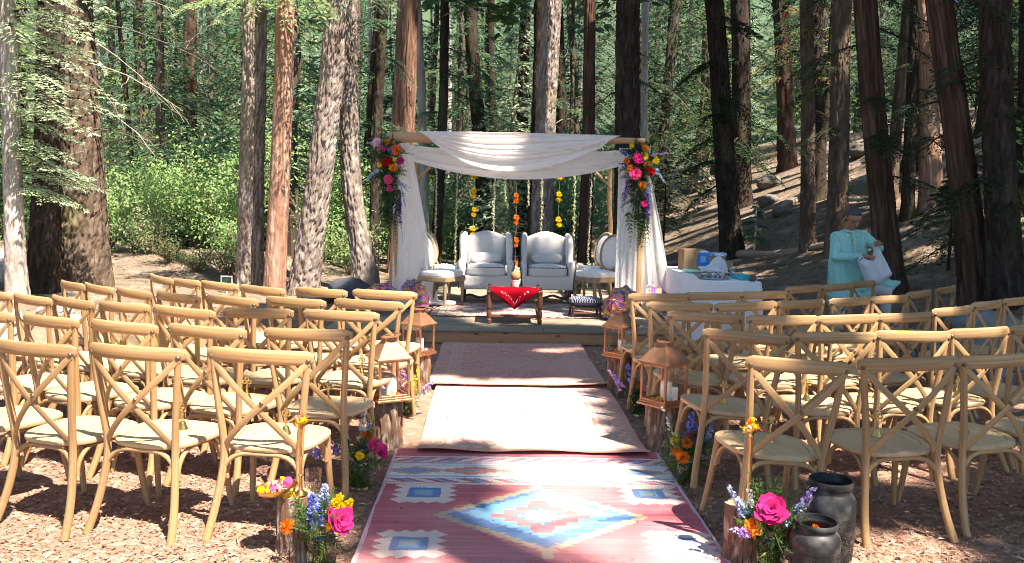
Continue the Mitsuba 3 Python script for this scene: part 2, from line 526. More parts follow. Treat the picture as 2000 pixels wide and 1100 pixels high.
def f_kilim(p, n, uv):
    w = (noise(p.x * 9, p.y * 9) - 0.5) * 0.012
    x = p.x + w + (noise(p.x * 40, p.y * 120) - 0.5) * 0.006
    y = p.y + (noise(p.x * 30, p.y * 30, 4) - 0.5) * 0.01
    strk = fbm(p.x * 3.0, p.y * 85, 2.0, 3)
    c = mix((0.42, 0.10, 0.13), (0.51, 0.17, 0.185), strk)
    cream, blue, lblue, tan = (0.64, 0.53, 0.47), (0.10, 0.21, 0.40), (0.17, 0.36, 0.52), (0.46, 0.36, 0.24)
    d = hexa(x, y, 0.02, 3.90, 0.53, 0.44)
    saw = dr.abs(frac(y / 0.055) - 0.5) * 0.10
    c = over(c, tan, d + saw < 1.0)
    d2 = hexa(x, y, 0.02, 3.90, 0.465, 0.385)
    c = over(c, blue, d2 + saw < 1.0)
    c = over(c, lblue, hexa(x, y, 0.02, 3.93, 0.39, 0.30) + saw < 1.0)
    d3 = hexa(x, y, 0.02, 3.90, 0.235, 0.20, 0.05)
    c = over(c, (0.50, 0.17, 0.18), (d3 < 1.0) | ((dr.abs(x - 0.02) < 0.045) & (dr.abs(y - 3.9) < 0.21)))
    c = over(c, blue, hexa(x, y, 0.02, 3.90, 0.135, 0.115, 0.03) < 1.0)
    c = over(c, cream, hexa(x, y, 0.02, 3.90, 0.115, 0.095, 0.03) < 1.0)
    c = over(c, tan, (dr.abs(x - 0.02) < 0.025) & (dr.abs(dr.abs(y - 3.90) - 0.44) < 0.045))
    for cx, cy in ((-0.57, 3.56), (0.62, 3.58), (0.60, 4.23), (-0.56, 4.21), (-0.57, 2.9), (0.6, 2.9)):
        ax, ay = dr.abs(x - cx), dr.abs(y - cy)
        tooth = dr.abs(frac(ay / 0.07) - 0.5) * 0.09
        c = over(c, cream, (ax + tooth < 0.165) & (ay + dr.abs(frac(ax / 0.07) - 0.5) * 0.05 < 0.155))
        c = over(c, blue, (ax < 0.082) & (ay < 0.072))
        c = over(c, lblue, (ax < 0.045) & (ay < 0.04))
        c = over(c, tan, (ax < 0.03) & (ay < 0.012))
    # the bands across the far end
    b = y
    band = (b > 4.34) & (b < 4.86)
    c = over(c, (0.42, 0.12, 0.14), band)
    c = over(c, cream, dr.abs(b - 4.355) < 0.012)
    z1 = (b > 4.375) & (b < 4.43)
    t1 = frac((x + (b - 4.375) * 1.6) / 0.19)
    c = over(c, cream, z1 & (t1 < 0.35))
    c = over(c, lblue, z1 & (t1 > 0.6) & (t1 < 0.8))
    z2 = (b > 4.435) & (b < 4.71)
    st = frac(b / 0.046)
    c = over(c, (0.62, 0.62, 0.60), z2)
    c = over(c, (0.26, 0.36, 0.52), z2 & (st < 0.36))
    c = over(c, (0.66, 0.63, 0.56), z2 & (dr.abs(b - 4.57) < 0.085))
    for cx, kk in ((-0.64, 0), (-0.33, 1), (-0.02, 0), (0.29, 1), (0.60, 0)):
        o = hexa(x, b, cx, 4.57, 0.19, 0.075, 0.02)
        c = over(c, tan if not kk else (0.58, 0.24, 0.2), (o < 1.0) & z2)
        c = over(c, (0.16, 0.25, 0.46) if not kk else (0.62, 0.3, 0.24), (o < 0.6) & z2)
        c = over(c, lblue, (o < 0.25) & z2)
    z3 = (b > 4.73) & (b < 4.80)
    t3 = frac((x - (b - 4.73) * 1.4) / 0.21)
    c = over(c, cream, z3 & (t3 < 0.3))
    c = over(c, (0.24, 0.38, 0.58), z3 & (t3 > 0.55) & (t3 < 0.8))
    c = over(c, (0.62, 0.52, 0.56), dr.abs(b - 4.822) < 0.01)
    c = over(c, cream, dr.abs(b - 4.722) < 0.006)
    c = over(c, (0.60, 0.40, 0.44), dr.abs(x) > 0.775)
    # faded by wear
    f = fbm(p.x * 2.3, p.y * 2.3, 1.0, 3)
    c = mix(c, (0.50, 0.30, 0.29), smoothstep(0.35, 0.8, f) * 0.38)
    c = mix(c, (0.50, 0.30, 0.29), smoothstep(0.5, 0.7, strk) * 0.16)
    return c * (0.93 + 0.14 * strk)


def f_faded(p, n, uv):
    # peach and rose runner with nested borders (centre about x 0.04, y 5.7)
    w = (noise(p.x * 7, p.y * 7) - 0.5) * 0.02
    x, y = dr.abs(p.x - 0.04 + w), dr.abs(p.y - 5.93 + w)
    e = dr.minimum(0.70 - x, 1.06 - y)
    strk = fbm(p.x * 30, p.y * 70, 2.0, 3)
    c = mix((0.55, 0.33, 0.265), (0.45, 0.235, 0.19), strk)
    m = frac((p.x + p.y * 0.2) / 0.09)
    q = frac(p.y / 0.11)
    c = over(c, (0.55, 0.30, 0.26), (e > 0.06) & (e < 0.068))
    c = over(c, (0.60, 0.43, 0.30), (e > 0.075) & (e < 0.15) & ((m < 0.5) != (q < 0.5)))
    c = over(c, (0.40, 0.38, 0.37), (e > 0.165) & (e < 0.20))
    c = over(c, (0.55, 0.25, 0.22), (e > 0.20) & (e < 0.27))
    c = over(c, (0.66, 0.58, 0.52), (e > 0.22) & (e < 0.25) & (frac((p.x + p.y) / 0.05) < 0.4))
    c = over(c, (0.44, 0.42, 0.41), (e > 0.27) & (e < 0.295))
    inn = e > 0.295
    c = over(c, mix((0.60, 0.38, 0.33), (0.50, 0.27, 0.25), strk), inn)
    dm = dr.abs(p.x - 0.04) / 0.33 + dr.abs(frac((p.y - 5.93) / 0.62 + 0.5) - 0.5) * 2
    c = over(c, (0.46, 0.43, 0.41), inn & (dm < 0.9))
    c = over(c, (0.62, 0.44, 0.36), inn & (dm < 0.62))
    c = over(c, (0.50, 0.24, 0.22), inn & (dm < 0.34))
    f = fbm(p.x * 2, p.y * 2, 4.0, 3)
    return mix(c, (0.56, 0.37, 0.30), smoothstep(0.4, 0.75, f) * 0.5) * (0.9 + 0.2 * strk)


def f_rose(p, n, uv):
    strk = fbm(p.x * 9, p.y * 60, 2.0, 3)
    d1, d2, r = voronoi(p.x * 16, p.y * 26)
    c = mix((0.55, 0.31, 0.25), (0.43, 0.205, 0.17), strk)
    c = mix(c, (0.58, 0.40, 0.33), smoothstep(0.35, 0.2, d1) * smoothstep(0.4, 0.6, r) * 0.6)
    c = mix(c, (0.28, 0.20, 0.18), smoothstep(0.3, 0.2, d1) * smoothstep(0.35, 0.2, r))
    e = dr.minimum(0.72 - dr.abs(p.x), dr.minimum(p.y - 6.65, 8.88 - p.y))
    c = over(c, (0.50, 0.33, 0.28), (dr.abs(e - 0.12) < 0.012) | (dr.abs(e - 0.22) < 0.008))
    c = over(c, (0.56, 0.37, 0.31), (e > 0.13) & (e < 0.21) & (frac((p.x + p.y * 0.5) / 0.06) < 0.35))
    f = fbm(p.x * 1.7, p.y * 1.7, 7.0, 3)
    return mix(c, (0.54, 0.33, 0.27), smoothstep(0.35, 0.7, f) * 0.6)


def f_stage_rug(p, n, uv):
    x, y = p.x - 0.14, p.y - 10.75
    strk = fbm(p.x * 8, p.y * 90, 2.0, 3)
    u = quant(dr.abs(frac(x / 0.62) - 0.5) * 2, 0.125)
    v = quant(dr.abs(frac(y / 0.42) - 0.5) * 2, 0.167)
    d = u + v
    c = mix((0.46, 0.40, 0.36), (0.34, 0.29, 0.27), strk)
    c = over(c, (0.27, 0.075, 0.075), (d > 0.55) & (d < 0.85))
    c = over(c, (0.11, 0.10, 0.13), (d > 1.15) & (d < 1.3))
    c = over(c, (0.52, 0.47, 0.42), (d > 1.45))
    c = over(c, (0.30, 0.10, 0.09), (d > 1.72))
    e = dr.minimum(1.12 - dr.abs(x), 0.82 - dr.abs(y))
    c = over(c, (0.20, 0.07, 0.07), e < 0.20)
    c = over(c, (0.33, 0.33, 0.27), (e > 0.11) & (e < 0.19))
    c = over(c, (0.44, 0.38, 0.34), (e < 0.11) & (frac((p.x + p.y) / 0.11) < 0.45))
    c = over(c, (0.08, 0.06, 0.07), e < 0.02)
    return c * (0.75 + 0.4 * strk)


def weave(p, n, uv):
    return noise(p.x * 260, p.y * 260, 3.0) * 0.6 + fbm(p.x * 40, p.y * 90, 1.0, 2)


for nm, fn in (('kilim', f_kilim), ('faded_rug', f_faded), ('rose_rug', f_rose), ('stage_rug', f_stage_rug)):
    scene[nm] = bumped({'type': 'twosided', 'b': {'type': 'diffuse', 'reflectance': mikit.proc(fn)}}, weave, 0.002, 1.5e-3)


def rug(x0, x1, y0, y1, z0, lift, wr, seed, thick=0.009, nu=110, nv=140):
    """a rug that follows the ground: lift(u, v) raises it; closed on all sides"""
    def top(u, v):
        x = x0 + (x1 - x0) * u
        y = y0 + (y1 - y0) * v
        e = 0.012 * (meshkit.noise(np.stack([x * 0 + seed, y * 3.1, 0 * x], -1)) - 0.5) * (np.abs(u - .5) * 2) ** 6 * np.sign(u - .5)
        e2 = 0.02 * (meshkit.noise(np.stack([x * 3.1, y * 0 + seed, 0 * x], -1)) - 0.5) * (np.abs(v - .5) * 2) ** 8
        P = np.stack([x * 1.2, y * 3.4, 0 * x + seed], -1)
        z = z0 + wr * (meshkit.fbm(P, 3, 4) - 0.35) + lift(u, v)
        return np.stack([x + e, y + e2, z], -1)
    a = grid(top, nu, nv)
    v = a[0].copy()
    b = v - [0, 0, thick]
    n = len(v)
    idx = np.arange(n).reshape(nu, nv)
    loop = np.concatenate([idx[:-1, 0], idx[-1, :-1], idx[:0:-1, -1], idx[0, :0:-1]])
    nx = np.roll(loop, -1)
    # the sides take their own copies of the rim
    side_v = np.vstack([v[loop], b[loop]])
    m = len(loop)
    k = np.arange(m)
    k2 = (k + 1) % m
    sf = np.vstack([np.stack([k, k + m, k2 + m], 1), np.stack([k, k2 + m, k2], 1)])
    f = np.vstack([a[1], a[1][:, ::-1] + n, sf + 2 * n])
    return np.vstack([v, b, side_v]), f


def none(u, v):
    return 0 * u


single('kilim_runner', 'faded red kilim with blue stepped diamond nearest the camera on the aisle', 'rug',
       mesh(rug(-0.79, 0.79, 2.3, 4.98, 0.024, none, 0.008, 3.3), 30), 'kilim', group=None)
single('peach_runner', 'sunlit peach and rose bordered rug in the middle of the aisle', 'rug',
       mesh(rug(-0.66, 0.725, 4.88, 6.98, 0.034, lambda u, v: 0.030 * np.exp(-v / 0.03) * (0.55 + 0.45 * np.sin(u * 7 + 1) ** 2) + 0.012 * np.exp(-((1 - v) / .1) ** 2), 0.007, 8.1), 30), 'faded_rug')
single('rose_runner', 'dusty red worn rug at the foot of the wooden stage', 'rug',
       mesh(rug(-0.73, 0.73, 6.66, 8.86, 0.030, lambda u, v: 0.034 * np.exp(-v / 0.12) + 0.028 * np.exp(-v / 0.03) * u ** 6, 0.008, 1.7), 30), 'rose_rug')

# ---------------------------------------------------------------- the stage
DZ = 0.15
deck = thing('wooden_deck', 'low fir platform with grey plywood top under the draped arch', 'stage')
DX0, DX1, DY0, DY1 = -1.98, 2.02, 8.9, 13.5
for i, (a, b) in enumerate(((DX0, -1.16), (-1.16, 0.34), (0.34, 2.02))):
    for c, d in ((DY0 - 0.015, 10.12), (10.12, 11.34), (11.34, DY1)):
        part(deck, 'plywood_sheet', box(a + .0025, b - .0025, c + .0025, d - .0025, DZ - 0.018, DZ, 0.002), 'plywood')
part(deck, 'front_board', box(DX0, DX1, DY0, DY0 + 0.038, 0.012, DZ - 0.02, 0.004), 'fir_plank', label='knotty reddish front board')
for sx in (DX0, DX1 - 0.038):
    part(deck, 'side_board', box(sx, sx + 0.038, DY0 + 0.04, DY1, 0.012, DZ - 0.02, 0.004), 'fir_plank')
for k in range(5):
    x = DX0 + 0.3 + k * 0.85
    part(deck, 'joist', box(x, x + 0.038, DY0 + 0.045, DY1 - .01, 0.012, DZ - 0.02, 0.003), 'fir_plank')

single('stage_rug', 'cream and burgundy geometric rug lying on the platform', 'rug',
       mesh(rug(-0.98, 1.26, 9.95, 11.58, DZ + 0.012, none, 0.006, 5.5, 0.008, 60, 60), 30), 'stage_rug')

# bits of bark and dry needles trodden onto the rugs
r_ = np.random.default_rng(88)
n_ = 520
lx, ly = r_.uniform(-.70, .72, n_), r_.uniform(2.7, 8.8, n_)
zz = np.where(ly < 4.86, .0285, np.where(ly < 6.64, .040, .037))
a_ = r_.uniform(0, 2 * PI, n_)
struct('rug_litter', mesh(blades(np.stack([lx, ly, zz], 1), np.stack([np.cos(a_), np.sin(a_), r_.normal(0, .08, n_)], 1), np.stack([r_.normal(0, .3, n_), r_.normal(0, .3, n_), np.ones(n_)], 1), r_.uniform(.008, .03, n_), r_.uniform(.003, .008, n_), jitter((.17, .10, .07), n_, .5, r_), .2)), 'vertex_matte', kind='stuff', label='bits of bark and dry needles trodden onto the rugs')
# ---------------------------------------------------------------- cross-back chairs
def squat(p):
    """the chair's own heights: low seat, feet pressed into the mulch"""
    from meshkit import WRITTEN
    v, f, n, uv, c = WRITTEN[p['filename']]
    w = np.array(v, float)
    w[:, 2] = np.interp(w[:, 2], [-.05, 0, .434, .4615, .842, .95], [-.05, 0, .368, .3965, .797, .905])
    q = dict(p)
    q['filename'] = meshkit.write_ply((w, f), False, uv, c, normals=n)
    return q


def chair_parts():
    P = {}
    xs = np.linspace(-1, 1, 17)
    rail_pts = np.stack([xs * 0.232, 0.022 - 0.045 * (1 - xs ** 2) + 0 * xs, 0.842 + 0.004 * (1 - xs ** 2)], 1)
    rr = np.where(np.abs(xs) > 0.93, 0.6, 1.0)
    P['top_rail'] = (mesh(tube(rail_pts, 0.0125 * rr, 12, 0.0305 * rr, power=2.6, up=(0, 0, 1)), 50), [np.eye(4)])
    post = spline([(0.206, 0.016, 0.846), (0.196, 0.018, 0.72), (0.178, 0.030, 0.56), (0.168, 0.040, 0.45), (0.172, 0.032, 0.33), (0.188, 0.000, 0.16), (0.207, -0.055, 0.0)], 20)
    P['rear_leg'] = (mesh(tube(post, np.linspace(.0145, .0178, 20), 10, np.linspace(.0145, .0168, 20), power=2.4), 50), [np.eye(4), np.diag([-1, 1, 1, 1])])
    sl = bez((0.212, 0.006, 0.828), (0.09, -0.040, 0.69), (-0.06, -0.032, 0.60), (-0.158, 0.030, 0.462), 12)
    P['cross_slat'] = (mesh(tube(sl, 0.0135, 8, 0.0045, power=4, up=(0, 1, 0.0)), 40), [np.eye(4), TR(y=0.0055) @ np.diag([-1, 1, 1, 1])])
    bo = lambda x, y, z: TR(x, y, z, rx=90)
    P['bolt'] = (mesh(lathe([(0.0001, .006), (.007, .005), (.0105, 0.0), (.0105, -.012)], 10), 30), [bo(.212, .000, .832), bo(-.212, .003, .832), bo(.022, -.026, .646)])
    # seat: a rounded trapezoid with a rolled edge and a shallow dished panel
    w = np.linspace(0, 2 * PI, 48, endpoint=False)
    cs, sn = np.cos(w), np.sin(w)
    q = (np.abs(cs) ** 3.2 + np.abs(sn) ** 3.2) ** (-1 / 3.2)
    ox, oy = cs * q, sn * q

    def ring(s, z, o=0.0):
        yy = 0.235 + oy * (0.205 * s - o)
        return np.stack([ox * ((0.208 + 0.020 * oy) * s - o), yy, np.full(48, z)], 1)
    rings = [ring(.2, .432), ring(1, .434, .012), ring(1, .438, .003), ring(1, .446), ring(1, .455, .001), ring(1, .4605, .007), ring(1, .4615, .018), ring(1, .4605, .034)]
    sv = np.vstack(rings)
    k, j = np.meshgrid(np.arange(len(rings) - 1), np.arange(48), indexing='ij')
    sq = np.stack([k * 48 + j, k * 48 + (j + 1) % 48, (k + 1) * 48 + (j + 1) % 48, (k + 1) * 48 + j], -1).reshape(-1, 4)
    sf = np.vstack([sq[:, [0, 1, 2]], sq[:, [0, 2, 3]]])
    P['seat'] = (mesh((sv, sf, None, sv[:, [1, 0]]), 40), [np.eye(4)])
    prs = [ring(1, .4580, .0345), ring(1, .4600, .0365), ring(.7, .4585, .02), ring(.35, .4572), ring(.02, .4568)]
    pv = np.vstack(prs)
    k, j = np.meshgrid(np.arange(len(prs) - 1), np.arange(48), indexing='ij')
    pq = np.stack([k * 48 + j, k * 48 + (j + 1) % 48, (k + 1) * 48 + (j + 1) % 48, (k + 1) * 48 + j], -1).reshape(-1, 4)
    P['seat__panel'] = (mesh((pv, np.vstack([pq[:, [0, 1, 2]], pq[:, [0, 2, 3]]]), None, pv[:, [1, 0]]), 40), [np.eye(4)])
    fl = spline([(0.178, 0.375, 0.440), (0.182, 0.388, 0.30), (0.190, 0.405, 0.14), (0.200, 0.425, 0.0)], 8)
    P['front_leg'] = (mesh(tube(fl, np.linspace(.017, .0135, 8), 10), 50), [np.eye(4), np.diag([-1, 1, 1, 1])])
    hr = spline([(0.170, 0.028, 0.285), (0.158, 0.036, 0.37), (0.105, 0.042, 0.418), (0, 0.044, 0.425), (-0.105, 0.042, 0.418), (-0.158, 0.036, 0.37), (-0.170, 0.028, 0.285)], 22)
    P['hoop'] = (mesh(tube(hr, 0.0125, 8, 0.011), 50), [np.eye(4)])
    hs = spline([(0.166, 0.062, 0.285), (0.163, 0.082, 0.37), (0.163, 0.135, 0.418), (0.165, 0.21, 0.425), (0.17, 0.285, 0.418), (0.176, 0.345, 0.37), (0.180, 0.370, 0.285)], 20)
    P['hoop'][1].extend([])
    P['side_hoop'] = (mesh(tube(hs, 0.011, 8), 50), [np.eye(4), np.diag([-1, 1, 1, 1])])
    hf = spline([(0.168, 0.372, 0.29), (0.150, 0.368, 0.375), (0.10, 0.366, 0.418), (0, 0.366, 0.424), (-0.10, 0.366, 0.418), (-0.150, 0.368, 0.375), (-0.168, 0.372, 0.29)], 20)
    P['front_hoop'] = (mesh(tube(hf, 0.011, 8), 50), [np.eye(4)])
    return {k: (squat(p), [m @ np.eye(4) for m in Ms]) if k != 'bolt' else (p, [TR(z=-.045) @ m for m in Ms]) for k, (p, Ms) in P.items()}


CHAIR = chair_parts()
CHAIRS = []


def cross_chair(x, y, yaw, label, group, roll=0.0):
    M = TR(x, y, 0.045, rz=yaw) @ TR(0, 0, .795) @ TR(ry=roll) @ TR(0, 0, -.795)
    k = thing('cross_back_chair', label, 'chair', group, M)
    for nm, (p, Ms) in CHAIR.items():
        for m in Ms:
            if nm == 'seat__panel':
                part(k + '__seat', 'panel', p, 'chair_seat', m)
            else:
                part(k, nm, p, 'dark_bolt' if nm == 'bolt' else 'chair_seat' if nm == 'seat' else 'chair_wood', m)
    CHAIRS.append((k, M))
    return k, M


scene['dark_bolt'] = principled((0.16, 0.11, 0.07), 0.45, metallic=0.6)
ORD = ['first', 'second', 'third', 'fourth', 'fifth', 'sixth', 'seventh', 'eighth']
ROWN = {0: 'row nearest camera', 1: 'second row from camera', 2: 'middle row', 3: 'row behind front row', 4: 'front row nearest stage'}
LEFT = [
    [(-1.21, 3.54, -7), (-1.75, 3.58, -15), (-2.20, 3.63, -22), (-2.66, 3.82, -27)],
    [(-1.14, 4.13, -13), (-1.65, 4.17, -20), (-2.10, 4.27, -26), (-2.55, 4.43, -30), (-2.97, 4.62, -33)],
    [(-1.10, 4.83, -13), (-1.59, 4.88, -18), (-2.01, 4.86, -25), (-2.43, 5.04, -31), (-2.82, 5.22, -34), (-3.13, 5.34, -36), (-3.48, 5.54, -36)],
    [(-1.02, 5.37, -12), (-1.50, 5.42, -24), (-1.92, 5.46, -31), (-2.31, 5.58, -35), (-2.68, 5.78, -40), (-3.03, 6.02, -43), (-3.30, 6.20, -46)],
    [(-0.99, 5.97, -6, 1.5), (-1.46, 6.03, -28), (-1.90, 6.11, -34), (-2.29, 6.36, -38), (-2.60, 6.54, -46), (-2.88, 6.78, -48)]]
RIGHT = [
    [(1.08, 3.51, 4, 4.0), (1.60, 3.60, 5), (2.10, 3.73, 12), (2.60, 3.87, 17)],
    [(1.09, 4.28, 3, 4.5), (1.57, 4.32, 7), (2.03, 4.41, 11), (2.49, 4.58, 20), (2.94, 4.78, 23)],
    [(1.065, 5.03, 2, 3), (1.52, 4.97, 9), (1.96, 5.06, 17), (2.38, 5.20, 22), (2.90, 5.59, 30), (3.38, 6.00, 36), (3.78, 6.30, 37)],
    [(1.03, 5.56, 7, 1.0), (1.50, 5.64, 12), (1.95, 5.84, 26), (2.40, 6.06, 30), (2.78, 6.26, 30), (3.24, 6.71, 41), (3.68, 7.12, 44)],
    [(1.0, 6.10, 4, -.5), (1.44, 6.26, 8), (1.88, 6.42, 22), (2.39, 6.95, 32), (2.77, 7.18, 32), (3.14, 7.52, 40)]]
LEFT_KEYS, RIGHT_KEYS = [], []
JIT = np.random.default_rng(17)
for side, rows, keys in (('left', LEFT, LEFT_KEYS), ('right', RIGHT, RIGHT_KEYS)):
    for i, row in enumerate(rows):
        out = []
        for j, (x, y, a, *ro) in enumerate(row):
            lab = f'cross-back chair {side} of aisle, {ORD[j]} from aisle, {ROWN[i]}'
            out.append(cross_chair(x, y, a, lab, f'cross-back chairs in rows {side} of the aisle', ro[0] if ro else JIT.normal(0, .8)))
        keys.append(out)
# ---------------------------------------------------------------- the forest: foliage
SX, SY = -SUN[0] / SUN[2], -SUN[1] / SUN[2]


def zone(x, y, x0, x1, y0, y1, s=0.5):
    return np.clip((x - x0) / s, 0, 1) * np.clip((x1 - x) / s, 0, 1) * np.clip((y - y0) / s, 0, 1) * np.clip((y1 - y) / s, 0, 1)


GAPS = [  # gaps cut into the crowns to put sun on chosen ground, and how open they are
    (-9.0, -0.55, 0.5, 8.4, 1.3, 0.5), (-14, -3.0, 7.0, 21.0, 1.0, 1.0), (-7.0, -1.8, 12.0, 16.8, 1.05, 0.6), (-4.5, -1.7, 16.2, 19.7, 0.9, 0.5),
    (-1.6, 0.5, 18.0, 20.5, 0.95, 0.4), (1.2, 4.0, 23.5, 28, 1.1, 0.6), (3.8, 6.2, 15.0, 17.7, 0.8, 0.5),
    (-1.3, 0.95, 4.75, 7.45, 1.25, 0.35), (-1.3, 1.2, 2.0, 5.1, 0.74, 0.4), (-1.1, 1.1, 7.0, 9.0, 0.55, 0.4), (-1.2, 0.2, 7.2, 8.3, 0.85, 0.4),
    (0.6, 4.4, 3.9, 7.2, 0.72, 0.5), (0.7, 2.2, 2.0, 4.4, 0.68, 0.4), (2.0, 5.0, 2.0, 4.0, 0.42, 0.5), (-2.6, 2.6, 9.0, 15.0, 0.60, 0.5),
    (5.0, 24.0, 11.5, 45.0, 0.33, 2.0), (-30, -5, 18, 70, 1.0, 2.0), (-6, 20, 20, 70, 0.85, 2.0)]


def sunlit(x, y):
    q = np.full(np.shape(x), 0.10)
    for x0, x1, y0, y1, a, s in GAPS:
        q = np.maximum(q, a * zone(x, y, x0, x1, y0, y1, s))
    return q


def thinned(c, r):
    """which of the sprays at c stand: foliage is cut away in patches where sun is wanted"""
    gx_, gy_ = c[:, 0] + SX * c[:, 2], c[:, 1] + SY * c[:, 2]
    n = meshkit.fbm(np.stack([gx_ * 1.0, gy_ * 0.7, 0 * gx_ + 3], -1), 3, 31)
    q = sunlit(gx_, gy_) + 1.7 * (n - 0.5) + r.normal(0, 0.05, len(c))
    return q < 0.5


GREEN = {'fir': (0.105, 0.19, 0.105), 'pine': (0.17, 0.28, 0.175), 'cedar': (0.14, 0.22, 0.07), 'dark': (0.043, 0.078, 0.042), 'pale': (0.44, 0.54, 0.36), 'bush': (0.27, 0.37, 0.17), 'dry': (0.28, 0.24, 0.10)}  # pale and pine are brightened to stand in for sunlit, hazy foliage


def bough(o, d, L, droop, r, n=14, leaf=0.09, wide=0.34, col=GREEN['fir'], per=5, width=0.028, lift=0.0):
    """a fir bough: a stem with side twigs in one plane, each twig with small flat sprays; returns (stem tubes, leaves)"""
    o, d = np.asarray(o, float), unit(d)
    t = np.linspace(0, 1, n)
    h = unit(np.array([d[0], d[1], 0]) + 1e-9)
    P = o + d * (L * t)[:, None] + np.array([0, 0, -1.0]) * (droop * L * t ** 2 - lift * L * t ** 3)[:, None]
    P += r.normal(0, 0.012 * L, P.shape) * t[:, None]
    side = np.array([-h[1], h[0], 0])
    T = unit(np.gradient(P, axis=0))
    C, D, N, LL = [], [], [], []
    stems = [tube(P, np.linspace(0.012, 0.003, n) * (0.5 + L), 4)]
    for i in range(1, n):
        tw = wide * L * (0.30 + 0.9 * math.sin(PI * min(1, t[i] * 0.85 + 0.12))) * (1.05 - t[i] * 0.75)
        for sgn in (-1, 1):
            tl = tw * r.uniform(0.7, 1.25)
            dv = unit(side * sgn + T[i] * r.uniform(0.55, 1.0) + np.array([0, 0, r.uniform(-0.35, 0.1)]))
            m = max(2, int(per * tl / (wide * L) + 1))
            s = np.linspace(0.15, 1, m)[:, None]
            q = P[i] + dv * tl * s + np.array([0, 0, -0.25]) * tl * s ** 2
            for sg in (-1, 1):
                C.append(q)
                dd = dv + np.cross([0, 0, 1.0], dv) * sg * r.uniform(0.5, 0.9) + r.normal(0, 0.15, (m, 3))
                D.append(dd)
                N.append(np.array([0, 0, 1.0]) + r.normal(0, 0.55, (m, 3)))
                LL.append(np.full(m, leaf) * r.uniform(0.7, 1.3, m))
            C.append(q[-1:])
            D.append(dv[None])
            N.append(np.array([[0, 0, 1.0]]) + r.normal(0, 0.2, (1, 3)))
            LL.append(np.array([leaf]))
    C, D, N, LL = np.vstack(C), np.vstack(D), np.vstack(N), np.concatenate(LL)
    return stems, (C, D, N, LL, LL * width / 0.09 if width else LL * 0.3, jitter(np.asarray(col) * np.exp(r.normal(0, .12)), len(C), 0.22, r))


def boughs_mesh(items, thin=None):
    sm, parts_ = MB(), [[] for _ in range(6)]
    for st, lf in items:
        for s in st:
            if thin is not None:
                k = thinned(s[0][-2:].mean(0)[None] * 0.6 + s[0][:2].mean(0)[None] * 0.4, thin) & thinned(s[0][-2:].mean(0)[None], thin)
                if not k[0]: continue
            sm.add(s, (0.10, 0.075, 0.055))
        for a, x in zip(parts_, lf):
            a.append(x)
    C, D, N, L, W, K = (np.concatenate(a) for a in parts_)
    if thin is not None:
        k = thinned(C, thin)
        C, D, N, L, W, K = C[k], D[k], N[k], L[k], W[k], K[k]
    return (sm.out() if sm.v else None), blades(C, D, N, L, W, K, 0.12)


def conifer(seed, h, R, base, col, leaf, tiers, droop=0.5, shape=0.8, dens=1.0):
    """a whole young conifer at the origin, boughs to near the ground: (trunk, crown) meshes"""
    r = np.random.default_rng(seed)
    C, D, N, L, K = [], [], [], [], []
    tb = MB()
    z = np.linspace(0, h, 14)
    ax = np.stack([0.03 * h * (meshkit.noise(np.stack([z * .3, z * 0 + seed, z * 0], -1)) - .5), 0.03 * h * (meshkit.noise(np.stack([z * .3, z * 0 + seed, z * 0 + 5], -1)) - .5), z], 1)
    tb.add(tube(ax, 0.011 * h * (1 - 0.93 * z / h) + 0.012, 8), (0.11, 0.085, 0.07))
    for i in range(tiers):
        t = (i + r.random()) / tiers
        zz = base + (h - base) * t
        nb = r.integers(3, 6)
        a0 = r.uniform(0, 2 * PI)
        for b in range(nb):
            Lb = R * (1 - t) ** shape * r.uniform(0.55, 1.15) + 0.12
            if r.random() < 0.12: Lb *= 0.4
            a = a0 + b * 2 * PI / nb + r.normal(0, 0.3)
            d = np.array([math.cos(a), math.sin(a), r.uniform(-0.05, 0.35)])
            n = max(4, int(Lb / (leaf * 0.8)))
            s = np.linspace(0.2, 1, n)
            P = np.array([np.interp(zz, z, ax[:, 0]), np.interp(zz, z, ax[:, 1]), zz]) + d * (Lb * s)[:, None] + np.array([0, 0, -1.0]) * (droop * Lb * s ** 2)[:, None]
            if Lb > 0.5:
                tb.add(tube(P[::max(1, n // 4)], 0.006 + 0.004 * Lb, 3, cap=False), (0.10, 0.075, 0.06))
            side = np.array([-d[1], d[0], 0])
            bc = np.asarray(col) * np.exp(r.normal(0, 0.16))
            for sgn in (-1, 1):
                for q in range(int(2 * dens)):
                    w = leaf * (0.2 + 1.3 * q) * (1.1 - s) if q else 0 * s
                    pp = P + side * sgn * w[:, None] + r.normal(0, leaf * 0.25, P.shape)
                    C.append(pp)
                    D.append(side * sgn * 1.0 + d * r.uniform(0.3, 0.9, (n, 1)) + np.stack([0 * s, 0 * s, r.uniform(-0.9, 0.15, n)], 1))
                    N.append(np.array([0, -.25, 1.0]) + r.normal(0, 0.6, (n, 3)))
                    L.append(leaf * r.uniform(0.7, 1.5, n) * (0.7 + 0.5 * (1 - s)))
                    K.append(jitter(bc, n, 0.25, r))
    C, D, N, L, K = np.vstack(C), np.vstack(D), np.vstack(N), np.concatenate(L), np.vstack(K)
    return tb.out(), blades(C, D, N, L, L * 0.27, K, 0.15)


